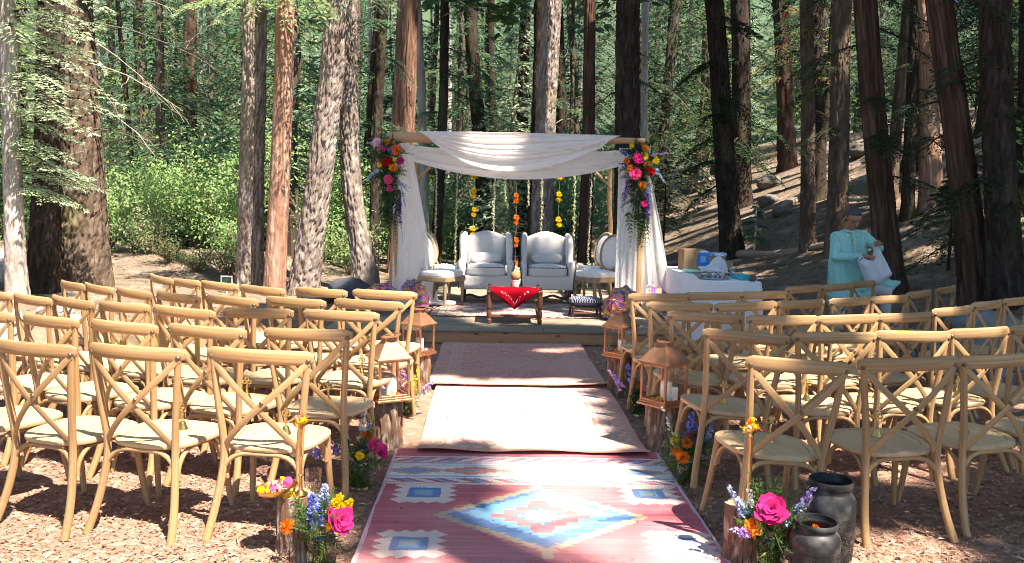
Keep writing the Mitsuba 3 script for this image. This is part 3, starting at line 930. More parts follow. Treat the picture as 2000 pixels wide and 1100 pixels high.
# ---------------------------------------------------------------- the forest: trunks
BARK = {'fir': ((0.28, 0.235, 0.205), (0.44, 0.40, 0.365), (0.14, 0.105, 0.09)), 'cedar': ((0.25, 0.145, 0.10), (0.36, 0.25, 0.19), (0.12, 0.062, 0.043)), 'brown': ((0.13, 0.095, 0.073), (0.205, 0.165, 0.133), (0.068, 0.048, 0.036)), 'shaded_cedar': ((0.085, 0.053, 0.039), (0.15, 0.10, 0.077), (0.040, 0.023, 0.017)),  # the darker cedar and fir sets carry shade in their colour
        'bare': ((0.36, 0.215, 0.15), (0.50, 0.38, 0.31), (0.24, 0.12, 0.08)), 'dark': ((0.052, 0.040, 0.034), (0.085, 0.071, 0.062), (0.030, 0.023, 0.019)), 'pale': ((0.42, 0.38, 0.35), (0.56, 0.53, 0.50), (0.27, 0.23, 0.20))}  # dark is bark blackened to stand in for shade


def axis_at(x, y, z0, lean, z, seed, bend=0.0):
    zz = np.asarray(z, float) - z0
    k = lean * np.where(zz < 7, zz, 7 + (zz - 7) * 0.35)
    w = 0.05 * np.sin(zz * 0.5 + seed) * np.clip(zz / 4, 0, 1) + bend * np.exp(-((zz - 0.2) / 1.1) ** 2)
    return np.stack([x + k + w, y + 0.03 * np.sin(zz * 0.4 + seed * 2) * np.clip(zz / 4, 0, 1) + 0 * zz, np.asarray(z, float)], -1)


def trunk_mesh(x, y, r, lean, kind, h, seed, fine=0.02, zfine=5.5, bend=0.0, flare=0.55):
    z0 = float(H(x, y)) - 0.12
    n = int(np.clip(2 * PI * r / fine, 12, 110))
    za = np.arange(0, zfine, max(0.03, fine * 1.6) if fine < 0.05 else 0.16)
    zb = np.arange(zfine, h, 0.6)
    z = np.concatenate([za, zb, [h]])
    w = np.arange(n) * 2 * PI / n
    W, Z = np.meshgrid(w, z)
    rad = r * (1 - 0.80 * Z / h) + 0.01
    lob = 0.5 + 0.5 * np.sin(W * 4 + seed) * np.sin(W * 3 + seed * 2.1)
    rad = rad + r * flare * np.exp(-Z / (0.30 + r)) * (0.45 + 0.75 * lob)
    u, v, c = np.cos(W) * rad, np.sin(W) * rad, Z
    f = (25, 2.6) if kind in ('fir', 'dark', 'pale', 'brown') else (24, 0.7)
    st = kind in ('cedar', 'shaded_cedar', 'bare')
    P = np.stack([u * f[0], v * f[0], c * f[1]], -1)
    wp = meshkit.fbm(np.stack([u * 5, v * 5, c * (0.5 if st else 1.4)], -1), 2, 8) * 0.8
    g1 = np.abs(meshkit.fbm(P + wp[..., None], 2, seed) - 0.5)
    g2 = np.abs(meshkit.fbm(np.stack([u * 16, v * 16, c * 9], -1) + wp[..., None], 2, seed + 3) - 0.5)
    amp = {'fir': 0.032, 'dark': 0.030, 'cedar': 0.034, 'shaded_cedar': 0.034, 'brown': 0.020, 'bare': 0.005, 'pale': 0.014}[kind] * np.clip(r / 0.2, 0.5, 1.6)
    rad = rad - amp * (np.exp(-(g1 / 0.055) ** 2) + 0.45 * np.exp(-(g2 / 0.05) ** 2) * (not st)) + amp * 0.5 * (meshkit.fbm(np.stack([u * 14, v * 14, c * (1 if st else 6)], -1), 2, 9) - 0.3)
    if kind == 'bare':
        rad = rad + 0.02 * (meshkit.fbm(np.stack([u * 3, v * 3, c * 0.9], -1), 3, 4) - 0.5)
    A = axis_at(x, y, z0, lean, z + z0, seed, bend)
    V = np.stack([A[:, None, 0] + np.cos(W) * rad, A[:, None, 1] + np.sin(W) * rad, A[:, None, 2] + 0 * W], -1)
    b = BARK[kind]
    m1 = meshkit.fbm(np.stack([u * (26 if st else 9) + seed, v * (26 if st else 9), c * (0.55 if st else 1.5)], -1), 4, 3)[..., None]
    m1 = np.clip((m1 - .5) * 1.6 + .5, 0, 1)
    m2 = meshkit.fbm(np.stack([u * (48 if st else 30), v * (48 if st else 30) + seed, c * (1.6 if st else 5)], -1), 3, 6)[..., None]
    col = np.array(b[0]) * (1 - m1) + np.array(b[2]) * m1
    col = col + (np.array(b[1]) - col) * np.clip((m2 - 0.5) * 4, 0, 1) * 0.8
    if kind in ('fir', 'dark', 'brown'):  # lichen and moss in patches
        m3 = meshkit.fbm(np.stack([u * 3 + 4, v * 3 + seed, c * 0.8], -1), 4, 16)[..., None]
        col = col + (np.array([0.20, 0.19, 0.09]) * (0.5 if kind == 'dark' else 1) - col) * np.clip((m3 - 0.58) * 6, 0, 1) * 0.5
    col = np.clip(col * (0.8 + 0.4 * meshkit.noise(np.stack([u * 55, v * 55, c * (6 if st else 25)], -1), 2)[..., None]), 0.005, 0.9)
    q = lathe(np.stack([z * 0 + 1, z], 1), n)
    return V.reshape(-1, 3), q[1], col.reshape(-1, 3)


# the trunks one can tell apart, and slope cedars added for shade: place, radius, lean, bark, height, flare, bend, label
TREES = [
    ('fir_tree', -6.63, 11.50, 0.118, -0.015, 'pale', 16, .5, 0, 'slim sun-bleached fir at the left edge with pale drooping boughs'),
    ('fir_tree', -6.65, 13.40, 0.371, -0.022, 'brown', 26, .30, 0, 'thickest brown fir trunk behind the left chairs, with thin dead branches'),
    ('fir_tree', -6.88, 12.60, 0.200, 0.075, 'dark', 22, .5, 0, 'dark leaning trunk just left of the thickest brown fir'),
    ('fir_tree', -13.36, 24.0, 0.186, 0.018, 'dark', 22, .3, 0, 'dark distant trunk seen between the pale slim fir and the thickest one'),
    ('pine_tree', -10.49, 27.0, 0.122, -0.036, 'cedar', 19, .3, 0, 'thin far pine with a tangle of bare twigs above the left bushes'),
    ('cedar_tree', -8.69, 24.0, 0.202, 0.002, 'shaded_cedar', 24, .3, 0, 'dark reddish far trunk rising behind the left bushes'),
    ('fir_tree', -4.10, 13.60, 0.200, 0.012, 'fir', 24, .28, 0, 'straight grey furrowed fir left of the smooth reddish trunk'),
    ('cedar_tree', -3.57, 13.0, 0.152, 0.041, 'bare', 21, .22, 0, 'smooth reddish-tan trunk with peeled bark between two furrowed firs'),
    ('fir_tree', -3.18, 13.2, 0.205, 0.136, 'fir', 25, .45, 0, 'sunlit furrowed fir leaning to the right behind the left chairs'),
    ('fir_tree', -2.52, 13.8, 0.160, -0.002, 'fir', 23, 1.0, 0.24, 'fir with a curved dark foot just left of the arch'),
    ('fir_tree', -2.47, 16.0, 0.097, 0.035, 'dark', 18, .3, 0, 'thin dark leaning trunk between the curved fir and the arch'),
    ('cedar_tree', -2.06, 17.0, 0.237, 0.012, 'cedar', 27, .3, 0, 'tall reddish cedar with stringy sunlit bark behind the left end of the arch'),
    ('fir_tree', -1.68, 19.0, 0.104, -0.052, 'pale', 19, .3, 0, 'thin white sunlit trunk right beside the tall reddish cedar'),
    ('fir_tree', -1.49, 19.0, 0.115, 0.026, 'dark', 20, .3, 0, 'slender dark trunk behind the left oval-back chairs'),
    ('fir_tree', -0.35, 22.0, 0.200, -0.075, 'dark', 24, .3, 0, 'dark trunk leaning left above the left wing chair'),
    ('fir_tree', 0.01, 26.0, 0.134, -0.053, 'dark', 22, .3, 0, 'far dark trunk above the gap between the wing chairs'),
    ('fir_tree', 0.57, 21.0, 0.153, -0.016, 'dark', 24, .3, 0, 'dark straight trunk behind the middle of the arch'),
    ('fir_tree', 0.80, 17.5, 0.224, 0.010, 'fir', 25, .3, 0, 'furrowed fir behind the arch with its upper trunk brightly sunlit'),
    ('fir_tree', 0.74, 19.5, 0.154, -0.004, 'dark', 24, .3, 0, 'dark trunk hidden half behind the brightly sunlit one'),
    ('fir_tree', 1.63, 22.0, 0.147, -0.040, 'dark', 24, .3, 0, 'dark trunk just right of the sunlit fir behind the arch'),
    ('cedar_tree', 1.69, 17.5, 0.133, 0.002, 'shaded_cedar', 23, .3, 0, 'slender brown trunk behind the right wing chair'),
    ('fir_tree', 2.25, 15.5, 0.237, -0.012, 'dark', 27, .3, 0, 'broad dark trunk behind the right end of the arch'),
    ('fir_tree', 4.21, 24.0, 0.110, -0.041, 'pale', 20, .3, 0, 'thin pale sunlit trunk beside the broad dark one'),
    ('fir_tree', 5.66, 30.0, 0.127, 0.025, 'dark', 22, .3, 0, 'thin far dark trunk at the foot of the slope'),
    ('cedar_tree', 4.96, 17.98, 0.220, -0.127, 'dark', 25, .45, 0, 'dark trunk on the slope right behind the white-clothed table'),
    ('cedar_tree', 9.84, 28.79, 0.288, -0.104, 'shaded_cedar', 25, .35, 0, 'reddish dark trunk high on the ridge with dry yellow boughs'),
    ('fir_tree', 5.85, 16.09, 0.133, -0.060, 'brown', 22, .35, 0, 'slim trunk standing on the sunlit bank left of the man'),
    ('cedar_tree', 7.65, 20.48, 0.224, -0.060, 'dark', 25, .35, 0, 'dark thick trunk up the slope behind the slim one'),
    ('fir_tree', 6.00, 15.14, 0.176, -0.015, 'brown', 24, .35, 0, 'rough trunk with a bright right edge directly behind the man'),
    ('cedar_tree', 5.37, 11.55, 0.164, -0.150, 'shaded_cedar', 24, .7, 0, 'leaning brown cedar at the right shoulder of the man'),
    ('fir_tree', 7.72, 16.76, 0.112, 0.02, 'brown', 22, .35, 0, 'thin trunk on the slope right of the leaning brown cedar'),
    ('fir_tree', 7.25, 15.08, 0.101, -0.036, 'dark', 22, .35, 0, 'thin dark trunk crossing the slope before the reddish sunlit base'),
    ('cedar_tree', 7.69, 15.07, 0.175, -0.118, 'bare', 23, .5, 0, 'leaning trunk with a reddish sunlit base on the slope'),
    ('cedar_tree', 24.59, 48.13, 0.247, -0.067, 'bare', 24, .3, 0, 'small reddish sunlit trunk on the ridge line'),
    ('cedar_tree', 5.85, 10.33, 0.165, -0.185, 'shaded_cedar', 24, .5, 0, 'strongly leaning red-brown cedar at the right side'),
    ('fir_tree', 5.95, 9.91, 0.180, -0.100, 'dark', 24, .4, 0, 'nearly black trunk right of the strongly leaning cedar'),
    ('cedar_tree', 9.6, 19.4, 0.30, -0.03, 'shaded_cedar', 25, .4, 0, 'broad shaded cedar up the slope, added for its shade behind nearer trunks'),  # put in so that its wide crown darkens the slope
    ('cedar_tree', 11.9, 20.5, 0.31, -0.03, 'dark', 25, .4, 0, 'broad dark cedar added for shade on the upper slope behind the nearly black trunk'),  # second cedar put in to shade the slope
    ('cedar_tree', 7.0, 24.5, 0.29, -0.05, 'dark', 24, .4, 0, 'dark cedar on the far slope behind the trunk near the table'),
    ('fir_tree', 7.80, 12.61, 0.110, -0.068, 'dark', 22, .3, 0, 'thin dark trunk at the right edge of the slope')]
TREE_KEYS = []


def high_crown(x, y, z0, lean, h, zc, R, seed, col, n=46, leaf=0.30):
    r = np.random.default_rng(seed + 500)
    items = []
    for i in range(n):
        t = (i + r.random()) / n
        z = zc + (h - zc) * t
        p = axis_at(x, y, z0, lean, z, seed)
        a = r.uniform(0, 2 * PI)
        L = R * (1 - t) ** 0.7 * r.uniform(0.6, 1.15) + 0.3
        items.append(bough(p, (math.cos(a), math.sin(a), r.uniform(-0.05, 0.3)), L, 0.3, r, n=9, leaf=leaf, wide=0.42, col=col, per=4, width=0.036))
    return boughs_mesh(items, r)


for i, (nm, x, y, rr, lean, kind, h, fl, bend, lab) in enumerate(TREES):
    k = thing(nm, lab, 'tree')
    near = y < 18.5
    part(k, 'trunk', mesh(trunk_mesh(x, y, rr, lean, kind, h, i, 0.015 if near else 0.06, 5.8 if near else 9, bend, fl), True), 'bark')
    z0 = float(H(x, y))
    sm, lf = high_crown(x, y, z0, lean, h + z0, z0 + (6.0 if y < 20 else 8.0), 2.2 + 2.5 * rr * 2, i, GREEN['cedar' if nm == 'cedar_tree' else 'fir'], n=40 if rr < .28 or y < 19 else 95, leaf=0.30)
    if sm: part(k, 'branches', mesh(sm), 'vertex_matte')
    if len(lf[0]): part(k, 'crown', mesh(lf), 'leaf')
    TREE_KEYS.append(k)

# tall trees round the clearing, their trunks just outside the picture: crowns placed to shade seats and stage, left and rear ones added to dim skylight
for i, (x, y, h, R, zc) in enumerate([(5.3, 5.4, 24, 4.0, 6.5), (6.4, 0.8, 24, 4.2, 7), (4.6, 2.8, 22, 3.4, 8), (5.2, -2.8, 25, 4.2, 7), (8.2, 8.3, 24, 3.8, 6.5), (11.8, 13.2, 25, 4.0, 6.5), (9.2, 4.4, 26, 4.2, 7), (16, 17, 24, 4, 7), (-9.2, 4.6, 24, 3.8, 5), (-11, 9.5, 24, 3.6, 5), (-8, -2.5, 25, 4.2, 5), (-2.5, -8.5, 26, 4.4, 6), (3.2, -8.5, 26, 4.4, 6), (8.5, -6, 26, 4.4, 6)]):
    k = thing('cedar_tree', 'tall unseen cedar beside the clearing, its crown placed for shade', 'tree', 'tall cedars around the clearing')
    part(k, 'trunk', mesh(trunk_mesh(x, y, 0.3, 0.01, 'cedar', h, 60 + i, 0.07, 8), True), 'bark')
    z0 = float(H(x, y))
    sm, lf = high_crown(x, y, z0, 0.01, h + z0, z0 + zc, R, 60 + i, GREEN['cedar'], n=110, leaf=0.34)
    if sm: part(k, 'branches', mesh(sm), 'vertex_matte')
    if len(lf[0]): part(k, 'crown', mesh(lf), 'leaf')

# boughs and dead branches that hang into the picture
r_ = np.random.default_rng(77)


def hang(k, pts, col, L, leaf=0.075, droop=0.35, n=14, per=6, name='bough', wide=0.34):
    for o, d in pts:
        sm, lf = boughs_mesh([bough(o, d, L * r_.uniform(.8, 1.2), droop, r_, n=n, leaf=leaf, col=col, per=per, width=0.026, wide=wide)])
        part(k, name, mesh(MB().add(lf).add(sm).out()), 'leaf')


k = TREE_KEYS[0]
pts = []
for i in range(30):
    z = 1.5 + 3.3 * (i + r_.random()) / 30
    a = r_.uniform(-1.1, 0.9)
    pts.append((axis_at(-6.63, 11.5, 0, -0.015, z, 0), (math.cos(a), -abs(math.sin(a)) * 0.9 if r_.random() < .7 else 0.3, r_.uniform(-.05, .25))))
for i in range(0, 30, 5):
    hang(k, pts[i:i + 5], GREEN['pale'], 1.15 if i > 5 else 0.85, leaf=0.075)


def dead(k, o, d, L, r, seed, rad=0.012, name='dead_branch', col=(0.30, 0.25, 0.21), kink=0.12, subs=5):
    rr = np.random.default_rng(seed)
    m = MB()
    d = unit(d)
    t = np.linspace(0, 1, 10)
    P = np.asarray(o) + d * (L * t)[:, None] + np.cumsum(rr.normal(0, kink * L / 10, (10, 3)), 0) * t[:, None] ** .5 - np.array([0, 0, .25 * L]) * (t ** 2)[:, None]
    m.add(tube(P, np.linspace(rad, rad * .3, 10), 5), col)
    for s in range(subs):
        j = rr.integers(3, 9)
        dd = unit(d + rr.normal(0, .7, 3))
        l2 = L * rr.uniform(.15, .4)
        q = P[j] + dd * (l2 * np.linspace(0, 1, 5))[:, None] + rr.normal(0, .02 * L, (5, 3)) * np.linspace(0, 1, 5)[:, None]
        m.add(tube(q, np.linspace(rad * .5, rad * .15, 5), 4), col)
    part(k, name, mesh(m.out(), 50), 'vertex_matte')


T2 = TREE_KEYS[1]
for j, (z, dx, dy, dz, L) in enumerate([(4.5, 1, -.2, .12, 1.6), (4.1, 1, -.3, -.1, 2.4), (3.5, 1, -.3, -.2, 1.7), (3.3, .8, -.6, -.5, 1.2), (2.9, .9, -.5, -.35, 1.5), (2.5, 1, -.4, .05, 1.2), (3.9, .9, .2, -.5, 1.5)]):
    o = axis_at(-6.65, 13.4, 0, -.022, z, 1) + [0.28, -0.12, 0]
    dead(T2, o, (dx, dy, dz), L, None, 40 + j, 0.012, col=(0.16, 0.13, 0.11) if j % 2 else (0.34, 0.30, 0.26))
dead(T2, axis_at(-6.65, 13.4, 0, -.022, 2.35, 1) + [-0.36, -0.25, 0], (.75, -.9, -.75), 1.3, None, 61, 0.016, col=(0.42, 0.39, 0.36))
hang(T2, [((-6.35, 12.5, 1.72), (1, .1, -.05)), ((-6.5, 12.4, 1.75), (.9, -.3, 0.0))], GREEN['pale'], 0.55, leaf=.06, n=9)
for j in range(9):
    a = r_.uniform(-.6, .6)
    dead(TREE_KEYS[4], axis_at(-10.49, 27, 0, -.036, 1.2 + j * .3, 4), (math.cos(a) * (1 if j % 3 else -1), -.5, -.35), r_.uniform(.6, 1.3), None, 70 + j, .014, col=(0.36, .32, .29), kink=.5)
# green boughs hanging into the top of the picture from the furrowed firs
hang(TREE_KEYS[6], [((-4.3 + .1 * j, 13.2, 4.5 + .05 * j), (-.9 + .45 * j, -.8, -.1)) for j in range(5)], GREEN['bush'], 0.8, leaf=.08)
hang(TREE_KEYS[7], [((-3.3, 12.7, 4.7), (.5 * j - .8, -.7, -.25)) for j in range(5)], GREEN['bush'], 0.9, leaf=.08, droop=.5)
hang(TREE_KEYS[9], [((-2.4, 13.5, 5.0), (.5 * j - .6, -.7, -.25)) for j in range(4)], GREEN['fir'], 0.9, leaf=.08, droop=.5)
dead(TREE_KEYS[6], axis_at(-4.1, 13.6, 0, .012, 4.5, 6) + [-.2, -.15, 0], (-.55, -.5, -.45), 1.1, None, 91, .01, col=(.40, .36, .32), kink=.4)
for ti, zz, n_, c_, L_ in ((24, 1.6, 10, 'dark', 1.0), (25, 3.0, 9, 'dry', 1.5), (26, 1.8, 7, 'dry', .7), (27, 2.2, 12, 'dark', 1.2), (28, 1.1, 9, 'dark', .9), (29, 1.3, 8, 'dark', .9), (31, 1.2, 12, 'dark', 1.1), (34, .8, 10, 'dark', 1.0), (35, .9, 16, 'dark', 1.0), (37, 1.6, 10, 'dark', 1.3), (38, 1.2, 14, 'dark', 1.5), (21, 2.4, 6, 'dark', 1.0), (19, 2.0, 9, 'fir', 1.2), (16, 2.4, 8, 'fir', 1.2), (14, 2.2, 10, 'fir', 1.3), (13, 2.8, 8, 'fir', 1.1), (5, 1.6, 14, 'dark', 1.2), (3, 1.5, 10, 'fir', 1.3), (10, 2.6, 6, 'fir', .8)):
    nm, x, y, rr, lean = TREES[ti][:5]
    z0 = float(H(x, y))
    P_ = []
    for j in range(n_):
        z = z0 + zz + 3.6 * (j + r_.random()) / n_
        a = r_.uniform(0, 2 * PI)
        P_.append((axis_at(x, y, z0, lean, z, ti), (math.cos(a), math.sin(a) * .7 - .25, r_.uniform(-.25, .15))))
    hang(TREE_KEYS[ti], P_, GREEN[c_], L_, leaf=.065 if y < 17 else .10, droop=.45, n=13, per=7)

# ---------------------------------------------------------------- younger trees between and behind the trunks
TEMPLATES = []
for i, (h, R, base, col, leaf, tiers, dr_, sh, cap) in enumerate([
        (15, 2.6, 0.7, 'fir', 0.19, 44, .45, .75, 'fir'), (18, 3.0, 1.5, 'cedar', 0.23, 48, .75, .7, 'cedar'), (11, 2.3, 0.4, 'fir', 0.17, 40, .4, .8, 'fir'),
        (20, 3.2, 3.0, 'pine', 0.25, 44, .2, .55, 'pine'), (8, 1.9, 0.3, 'pale', 0.16, 36, .35, .85, 'fir'), (17, 2.8, 1.0, 'dark', 0.21, 46, .6, .7, 'fir')]):
    tr, cr = conifer(100 + i, h, R, base, GREEN[col], leaf, tiers, dr_, sh)
    scene[f'young_tree_group_{i}'] = {'type': 'shapegroup', 'trunk': {**mesh(tr), 'bsdf': {'type': 'ref', 'id': 'vertex_matte'}}, 'crown': {**mesh(cr), 'bsdf': {'type': 'ref', 'id': 'leaf'}}}
    TEMPLATES.append(cap)
CAM_R = np.cross(CAM_F, CAM_U)


def picture_x(x, y, z=1.5):
    d = np.array([x, y, z]) - CAM_O
    return 1000 + 1650 * (d @ CAM_R) / (d @ CAM_F)


# what a far plant is named by: the trunks on either side of it
MARKS = sorted([(picture_x(TREES[i][1], TREES[i][2]), nm) for i, nm in ((0, 'the pale slim fir'), (1, 'the thickest trunk'), (6, 'the straight grey fir'), (7, 'the reddish trunk'), (8, 'the leaning fir'), (9, 'the curved-foot fir'),
                (11, 'the tall reddish cedar'), (14, 'the left-leaning trunk'), (17, 'the sunlit fir'), (21, 'the broad dark trunk'), (24, 'the trunk behind the table'), (26, 'the slim bank trunk'), (29, 'the brown cedar'), (34, 'the red-brown cedar'))])
FAR = []


def name_far():
    """labels for the plants between and behind the trunks: kind, gap, and how near"""
    gaps = {}
    for k, kind, x, y in FAR:
        px = picture_x(x, y)
        if px < -60 or px > 2060:
            tag(k, f'{kind} standing beyond the edge of the view', 'shrub' if 'shrub' in kind else 'tree', 'plants beyond the edges of the view')
            continue
        i = sum(px > m[0] for m in MARKS)
        gap = f'left of {MARKS[0][1]}' if i == 0 else f'right of {MARKS[-1][1]}' if i == len(MARKS) else f'between {MARKS[i - 1][1]} and {MARKS[i][1]}'
        gaps.setdefault((kind, gap), []).append((y, k))
    W = ['nearest', 'second nearest', 'third nearest', 'fourth nearest', 'fifth nearest', 'sixth nearest', 'seventh nearest', 'eighth nearest', 'ninth nearest', 'tenth nearest'] + [q + ' nearest' for q in ('eleventh', 'twelfth', 'thirteenth', 'fourteenth', 'fifteenth', 'sixteenth', 'seventeenth', 'eighteenth', 'nineteenth', 'twentieth', '21st', '22nd', '23rd', '24th', '25th')]
    for (kind, gap), l in gaps.items():
        l.sort()
        for j, (y, k) in enumerate(l):
            tag(k, f'{W[min(j, 24)]} {kind} {gap}', 'shrub' if 'shrub' in kind else 'tree', 'undergrowth shrubs behind the trunks' if 'shrub' in kind else 'slender trunks behind the clearing' if 'slender' in kind else 'young trees behind the trunks')


TONE = ['young fir', 'young drooping cedar', 'low young fir', 'young pine', 'small pale young fir', 'dark young fir']


def plant(i, x, y, s):
    k = numbered(f'young_{TEMPLATES[i]}_tree')
    M = TR(x, y, float(H(x, y)) - .1, rz=r_.uniform(0, 360), rx=r_.normal(0, 2), s=s)
    scene[k] = {'type': 'instance', 'g': {'type': 'ref', 'id': f'young_tree_group_{i}'}, 'to_world': mi.ScalarTransform4f(M.tolist())}
    FAR.append((k, TONE[i], x, y))


for i_, x, y, s_ in ((5, 6.0, 30, 1.0), (1, 7.7, 33.5, 1.0), (5, 4.6, 27.5, .8), (5, 9.3, 36, 1.1), (5, 14.6, 23.5, .9), (5, 16.5, 27, 1.0), (0, 13.2, 19.8, .6), (5, 17.8, 31, 1.1), (1, 12.6, 33, 1.0), (5, 19.5, 33.5, 1.0), (5, 11.9, 17.0, .5), (2, 21.5, 37, 1.1), (5, 15.5, 37, 1.1), (5, 20.5, 29.5, .9)):
    plant(i_, x, y, s_)
spots = []
tries = 0
while len(spots) < 92 and tries < 5000:
    tries += 1
    y = 19.5 + 42 * r_.random() ** 1.2
    x = r_.uniform(-0.66, 0.70) * y
    if x > 0.10 * y and y < 36: continue
    if any((x - a) ** 2 + (y - b) ** 2 < (1.7 + .02 * y) ** 2 for a, b in spots): continue
    if -0.22 * y < x < -0.10 * y and y < 24: continue
    spots.append((x, y))
for x, y in spots:
    u = x / y
    if u < -0.12: w = [.22, .12, .16, .24, .22, .04]  # the left woods get more of the sun-brightened greens
    elif u < 0.2: w = [.26, .2, .16, .08, .08, .22]
    else: w = [.2, .16, .14, .08, .1, .32]
    plant(r_.choice(6, p=w), x, y, r_.uniform(.75, 1.2))

# the woods go on past both edges of the view
more = []
while len(more) < 34:
    if len(more) < 24:
        x, y = r_.uniform(-30, -9.5), r_.uniform(-4, 21)
        if x > -0.62 * y - 2.5: continue
    else:
        x, y = r_.uniform(13.5, 26), r_.uniform(1, 18)
        if x < .70 * y + 3: continue
    if any((x - a) ** 2 + (y - b) ** 2 < 5 for a, b in more): continue
    more.append((x, y))
    plant(r_.choice(6), x, y, r_.uniform(.8, 1.25))

# slender bare trunks that stripe the woods
for i in range(34):
    y = 20.5 + 27 * r_.random()
    x = r_.uniform(-.5, .42) * y
    if abs(picture_x(x, y) - 1010) < 40 and y < 24: continue
    k = numbered('slender_tree')
    HOLD[k] = np.eye(4)
    rr, ln, h_ = r_.uniform(.05, .13), r_.normal(0, .025), r_.uniform(15, 21)
    part(k, 'trunk', mesh(trunk_mesh(x, y, rr, ln, ['dark', 'shaded_cedar', 'brown', 'pale', 'dark'][i % 5], h_, 200 + i, .06, 9, 0, .3), True), 'bark')
    z0 = float(H(x, y))
    sm, lf = high_crown(x, y, z0, ln, h_ + z0, z0 + 8.5, 1.4, 200 + i, GREEN['fir'], n=18, leaf=.26)
    if sm: part(k, 'branches', mesh(sm), 'vertex_matte')
    if len(lf[0]): part(k, 'crown', mesh(lf), 'leaf')
    FAR.append((k, 'slender bare trunk', x, y))
    if i % 3 == 0:
        for j in range(4):
            a = r_.uniform(0, 6.28)
            dead(k, axis_at(x, y, z0, ln, z0 + r_.uniform(2, 6), 200 + i), (math.cos(a), -abs(math.sin(a)), r_.uniform(-.5, .1)), r_.uniform(.6, 1.4), None, 500 + i * 5 + j, .014, col=(.26, .22, .19), kink=.4)
# ---------------------------------------------------------------- the arch
def f_log(p, n, uv):
    g = fbm(uv.x * 1.5 + p.x, uv.y * 14, p.z * 0.7, 3)
    d1, d2, r = voronoi(uv.x * 5.5, uv.y * 5)
    c = mix((0.52, 0.33, 0.17), (0.36, 0.20, 0.095), g)
    return mix(c, (0.16, 0.08, 0.04), smoothstep(0.16, 0.05, d1) * smoothstep(0.5, 0.6, r) * 0.8)


scene['peeled_log'] = principled(mikit.proc(f_log), 0.6)
arch = thing('wooden_arch', 'peeled-log wedding arch of four posts standing on the platform', 'arch')


def log(p0, p1, r0, r1, seed, n=24, wob=0.02):
    r = np.random.default_rng(seed)
    t = np.linspace(0, 1, n)[:, None]
    p = np.asarray(p0) + (np.asarray(p1) - np.asarray(p0)) * t
    L = np.linalg.norm(np.asarray(p1) - np.asarray(p0))
    s = t[:, 0] * L
    off = np.stack([meshkit.fbm(np.stack([s * 1.1, s * 0 + seed, s * 0 + k], -1), 2, 3) - .5 for k in range(3)], 1) * wob * 2
    off *= np.sin(PI * np.clip(t, 0.0, 1)) ** .5
    rad = (r0 + (r1 - r0) * t[:, 0]) * (1 + 0.16 * (meshkit.fbm(np.stack([s * 4, s * 0 + seed, s * 0], -1), 2, 5) - .5))
    return mesh(tube(p + off, rad, 12), 60)


for i, (a, b, r0, r1) in enumerate((((-1.45, 10.40, DZ), (-1.45, 10.40, 2.21), .045, .040), ((1.60, 10.40, DZ), (1.60, 10.40, 2.23), .045, .040),
                                    ((-1.43, 13.15, DZ), (-1.43, 13.15, 2.20), .042, .036), ((1.62, 13.15, DZ), (1.58, 13.15, 2.12), .040, .034))):
    part(arch, 'post', log(a, b, r0, r1, i + 1, wob=.03), 'peeled_log')
part(arch, 'front_beam', log((-1.52, 10.40, 2.27), (1.62, 10.40, 2.29), .064, .036, 9), 'peeled_log')
part(arch, 'rear_beam', log((-1.62, 13.15, 2.24), (1.72, 13.15, 2.18), .045, .035, 10), 'peeled_log')
part(arch, 'side_beam', log((-1.44, 10.3, 2.185), (-1.43, 13.3, 2.165), .036, .036, 11), 'peeled_log')
part(arch, 'side_beam', log((1.59, 10.3, 2.215), (1.58, 13.3, 2.11), .036, .036, 12), 'peeled_log')
part(arch, 'brace', log((-1.42, 13.14, 1.82), (-1.08, 13.15, 2.19), .022, .020, 13), 'peeled_log')
part(arch, 'brace', log((1.60, 13.14, 1.76), (1.24, 13.15, 2.13), .022, .020, 14), 'peeled_log')


def fold(u, v, k, seed, a=1.0):
    P = np.stack([u * k, v * 0.7, 0 * u + seed], -1)
    n = meshkit.fbm(P, 3, 12) - 0.5
    return a * (0.55 * np.sin(2 * PI * (u * k * 0.45 + 1.3 * n + seed)) + 1.1 * n)


def swag_a(u, v):
    c = (4 * u * (1 - u)) ** 0.8
    pinch = 0.10 + 0.0 * u
    x = -1.10 + 2.34 * u + (v - 0.5) * 0.14 * np.sign(0.5 - u) * (1 - c)
    drop = v ** 1.15 * (0.05 + 0.42 * c * (0.9 + 0.1 * np.sin(u * 5)))
    z = 2.345 - drop + 0.012 * fold(v, u, 6, 2.2) * (0.25 + c)
    y = 10.335 - 0.03 * np.sin(PI * np.clip(v, 0, 1)) - 0.05 * v * c + 0.034 * fold(v * 1.15 + 0.12 * u, u * 0.7, 8, 0.6) * (0.3 + 0.9 * c)
    return np.stack([x, y, z], -1)


def swag_b(u, v):
    c = 4 * u * (1 - u)
    x = -1.40 + 2.94 * u
    z = 2.20 - v * 0.15 - c * (0.07 + 0.18 * v) + 0.004 * fold(v, u, 5, 4.2)
    y = 10.52 + 0.05 * v + 0.016 * fold(v + 0.1 * u, u * 0.7, 6, 3.1)
    return np.stack([x, y, z], -1)


def sheet(fn, nu, nv):
    return mesh(grid(fn, nu, nv), True)


single('white_drape', 'sheer white cloth swagged in folds over the front beam of the arch', 'drape', sheet(swag_a, 120, 90), 'sheer_cloth')
single('white_drape', 'lower white cloth sagging between the tops of the two front posts', 'drape', sheet(swag_b, 120, 60), 'sheer_cloth')


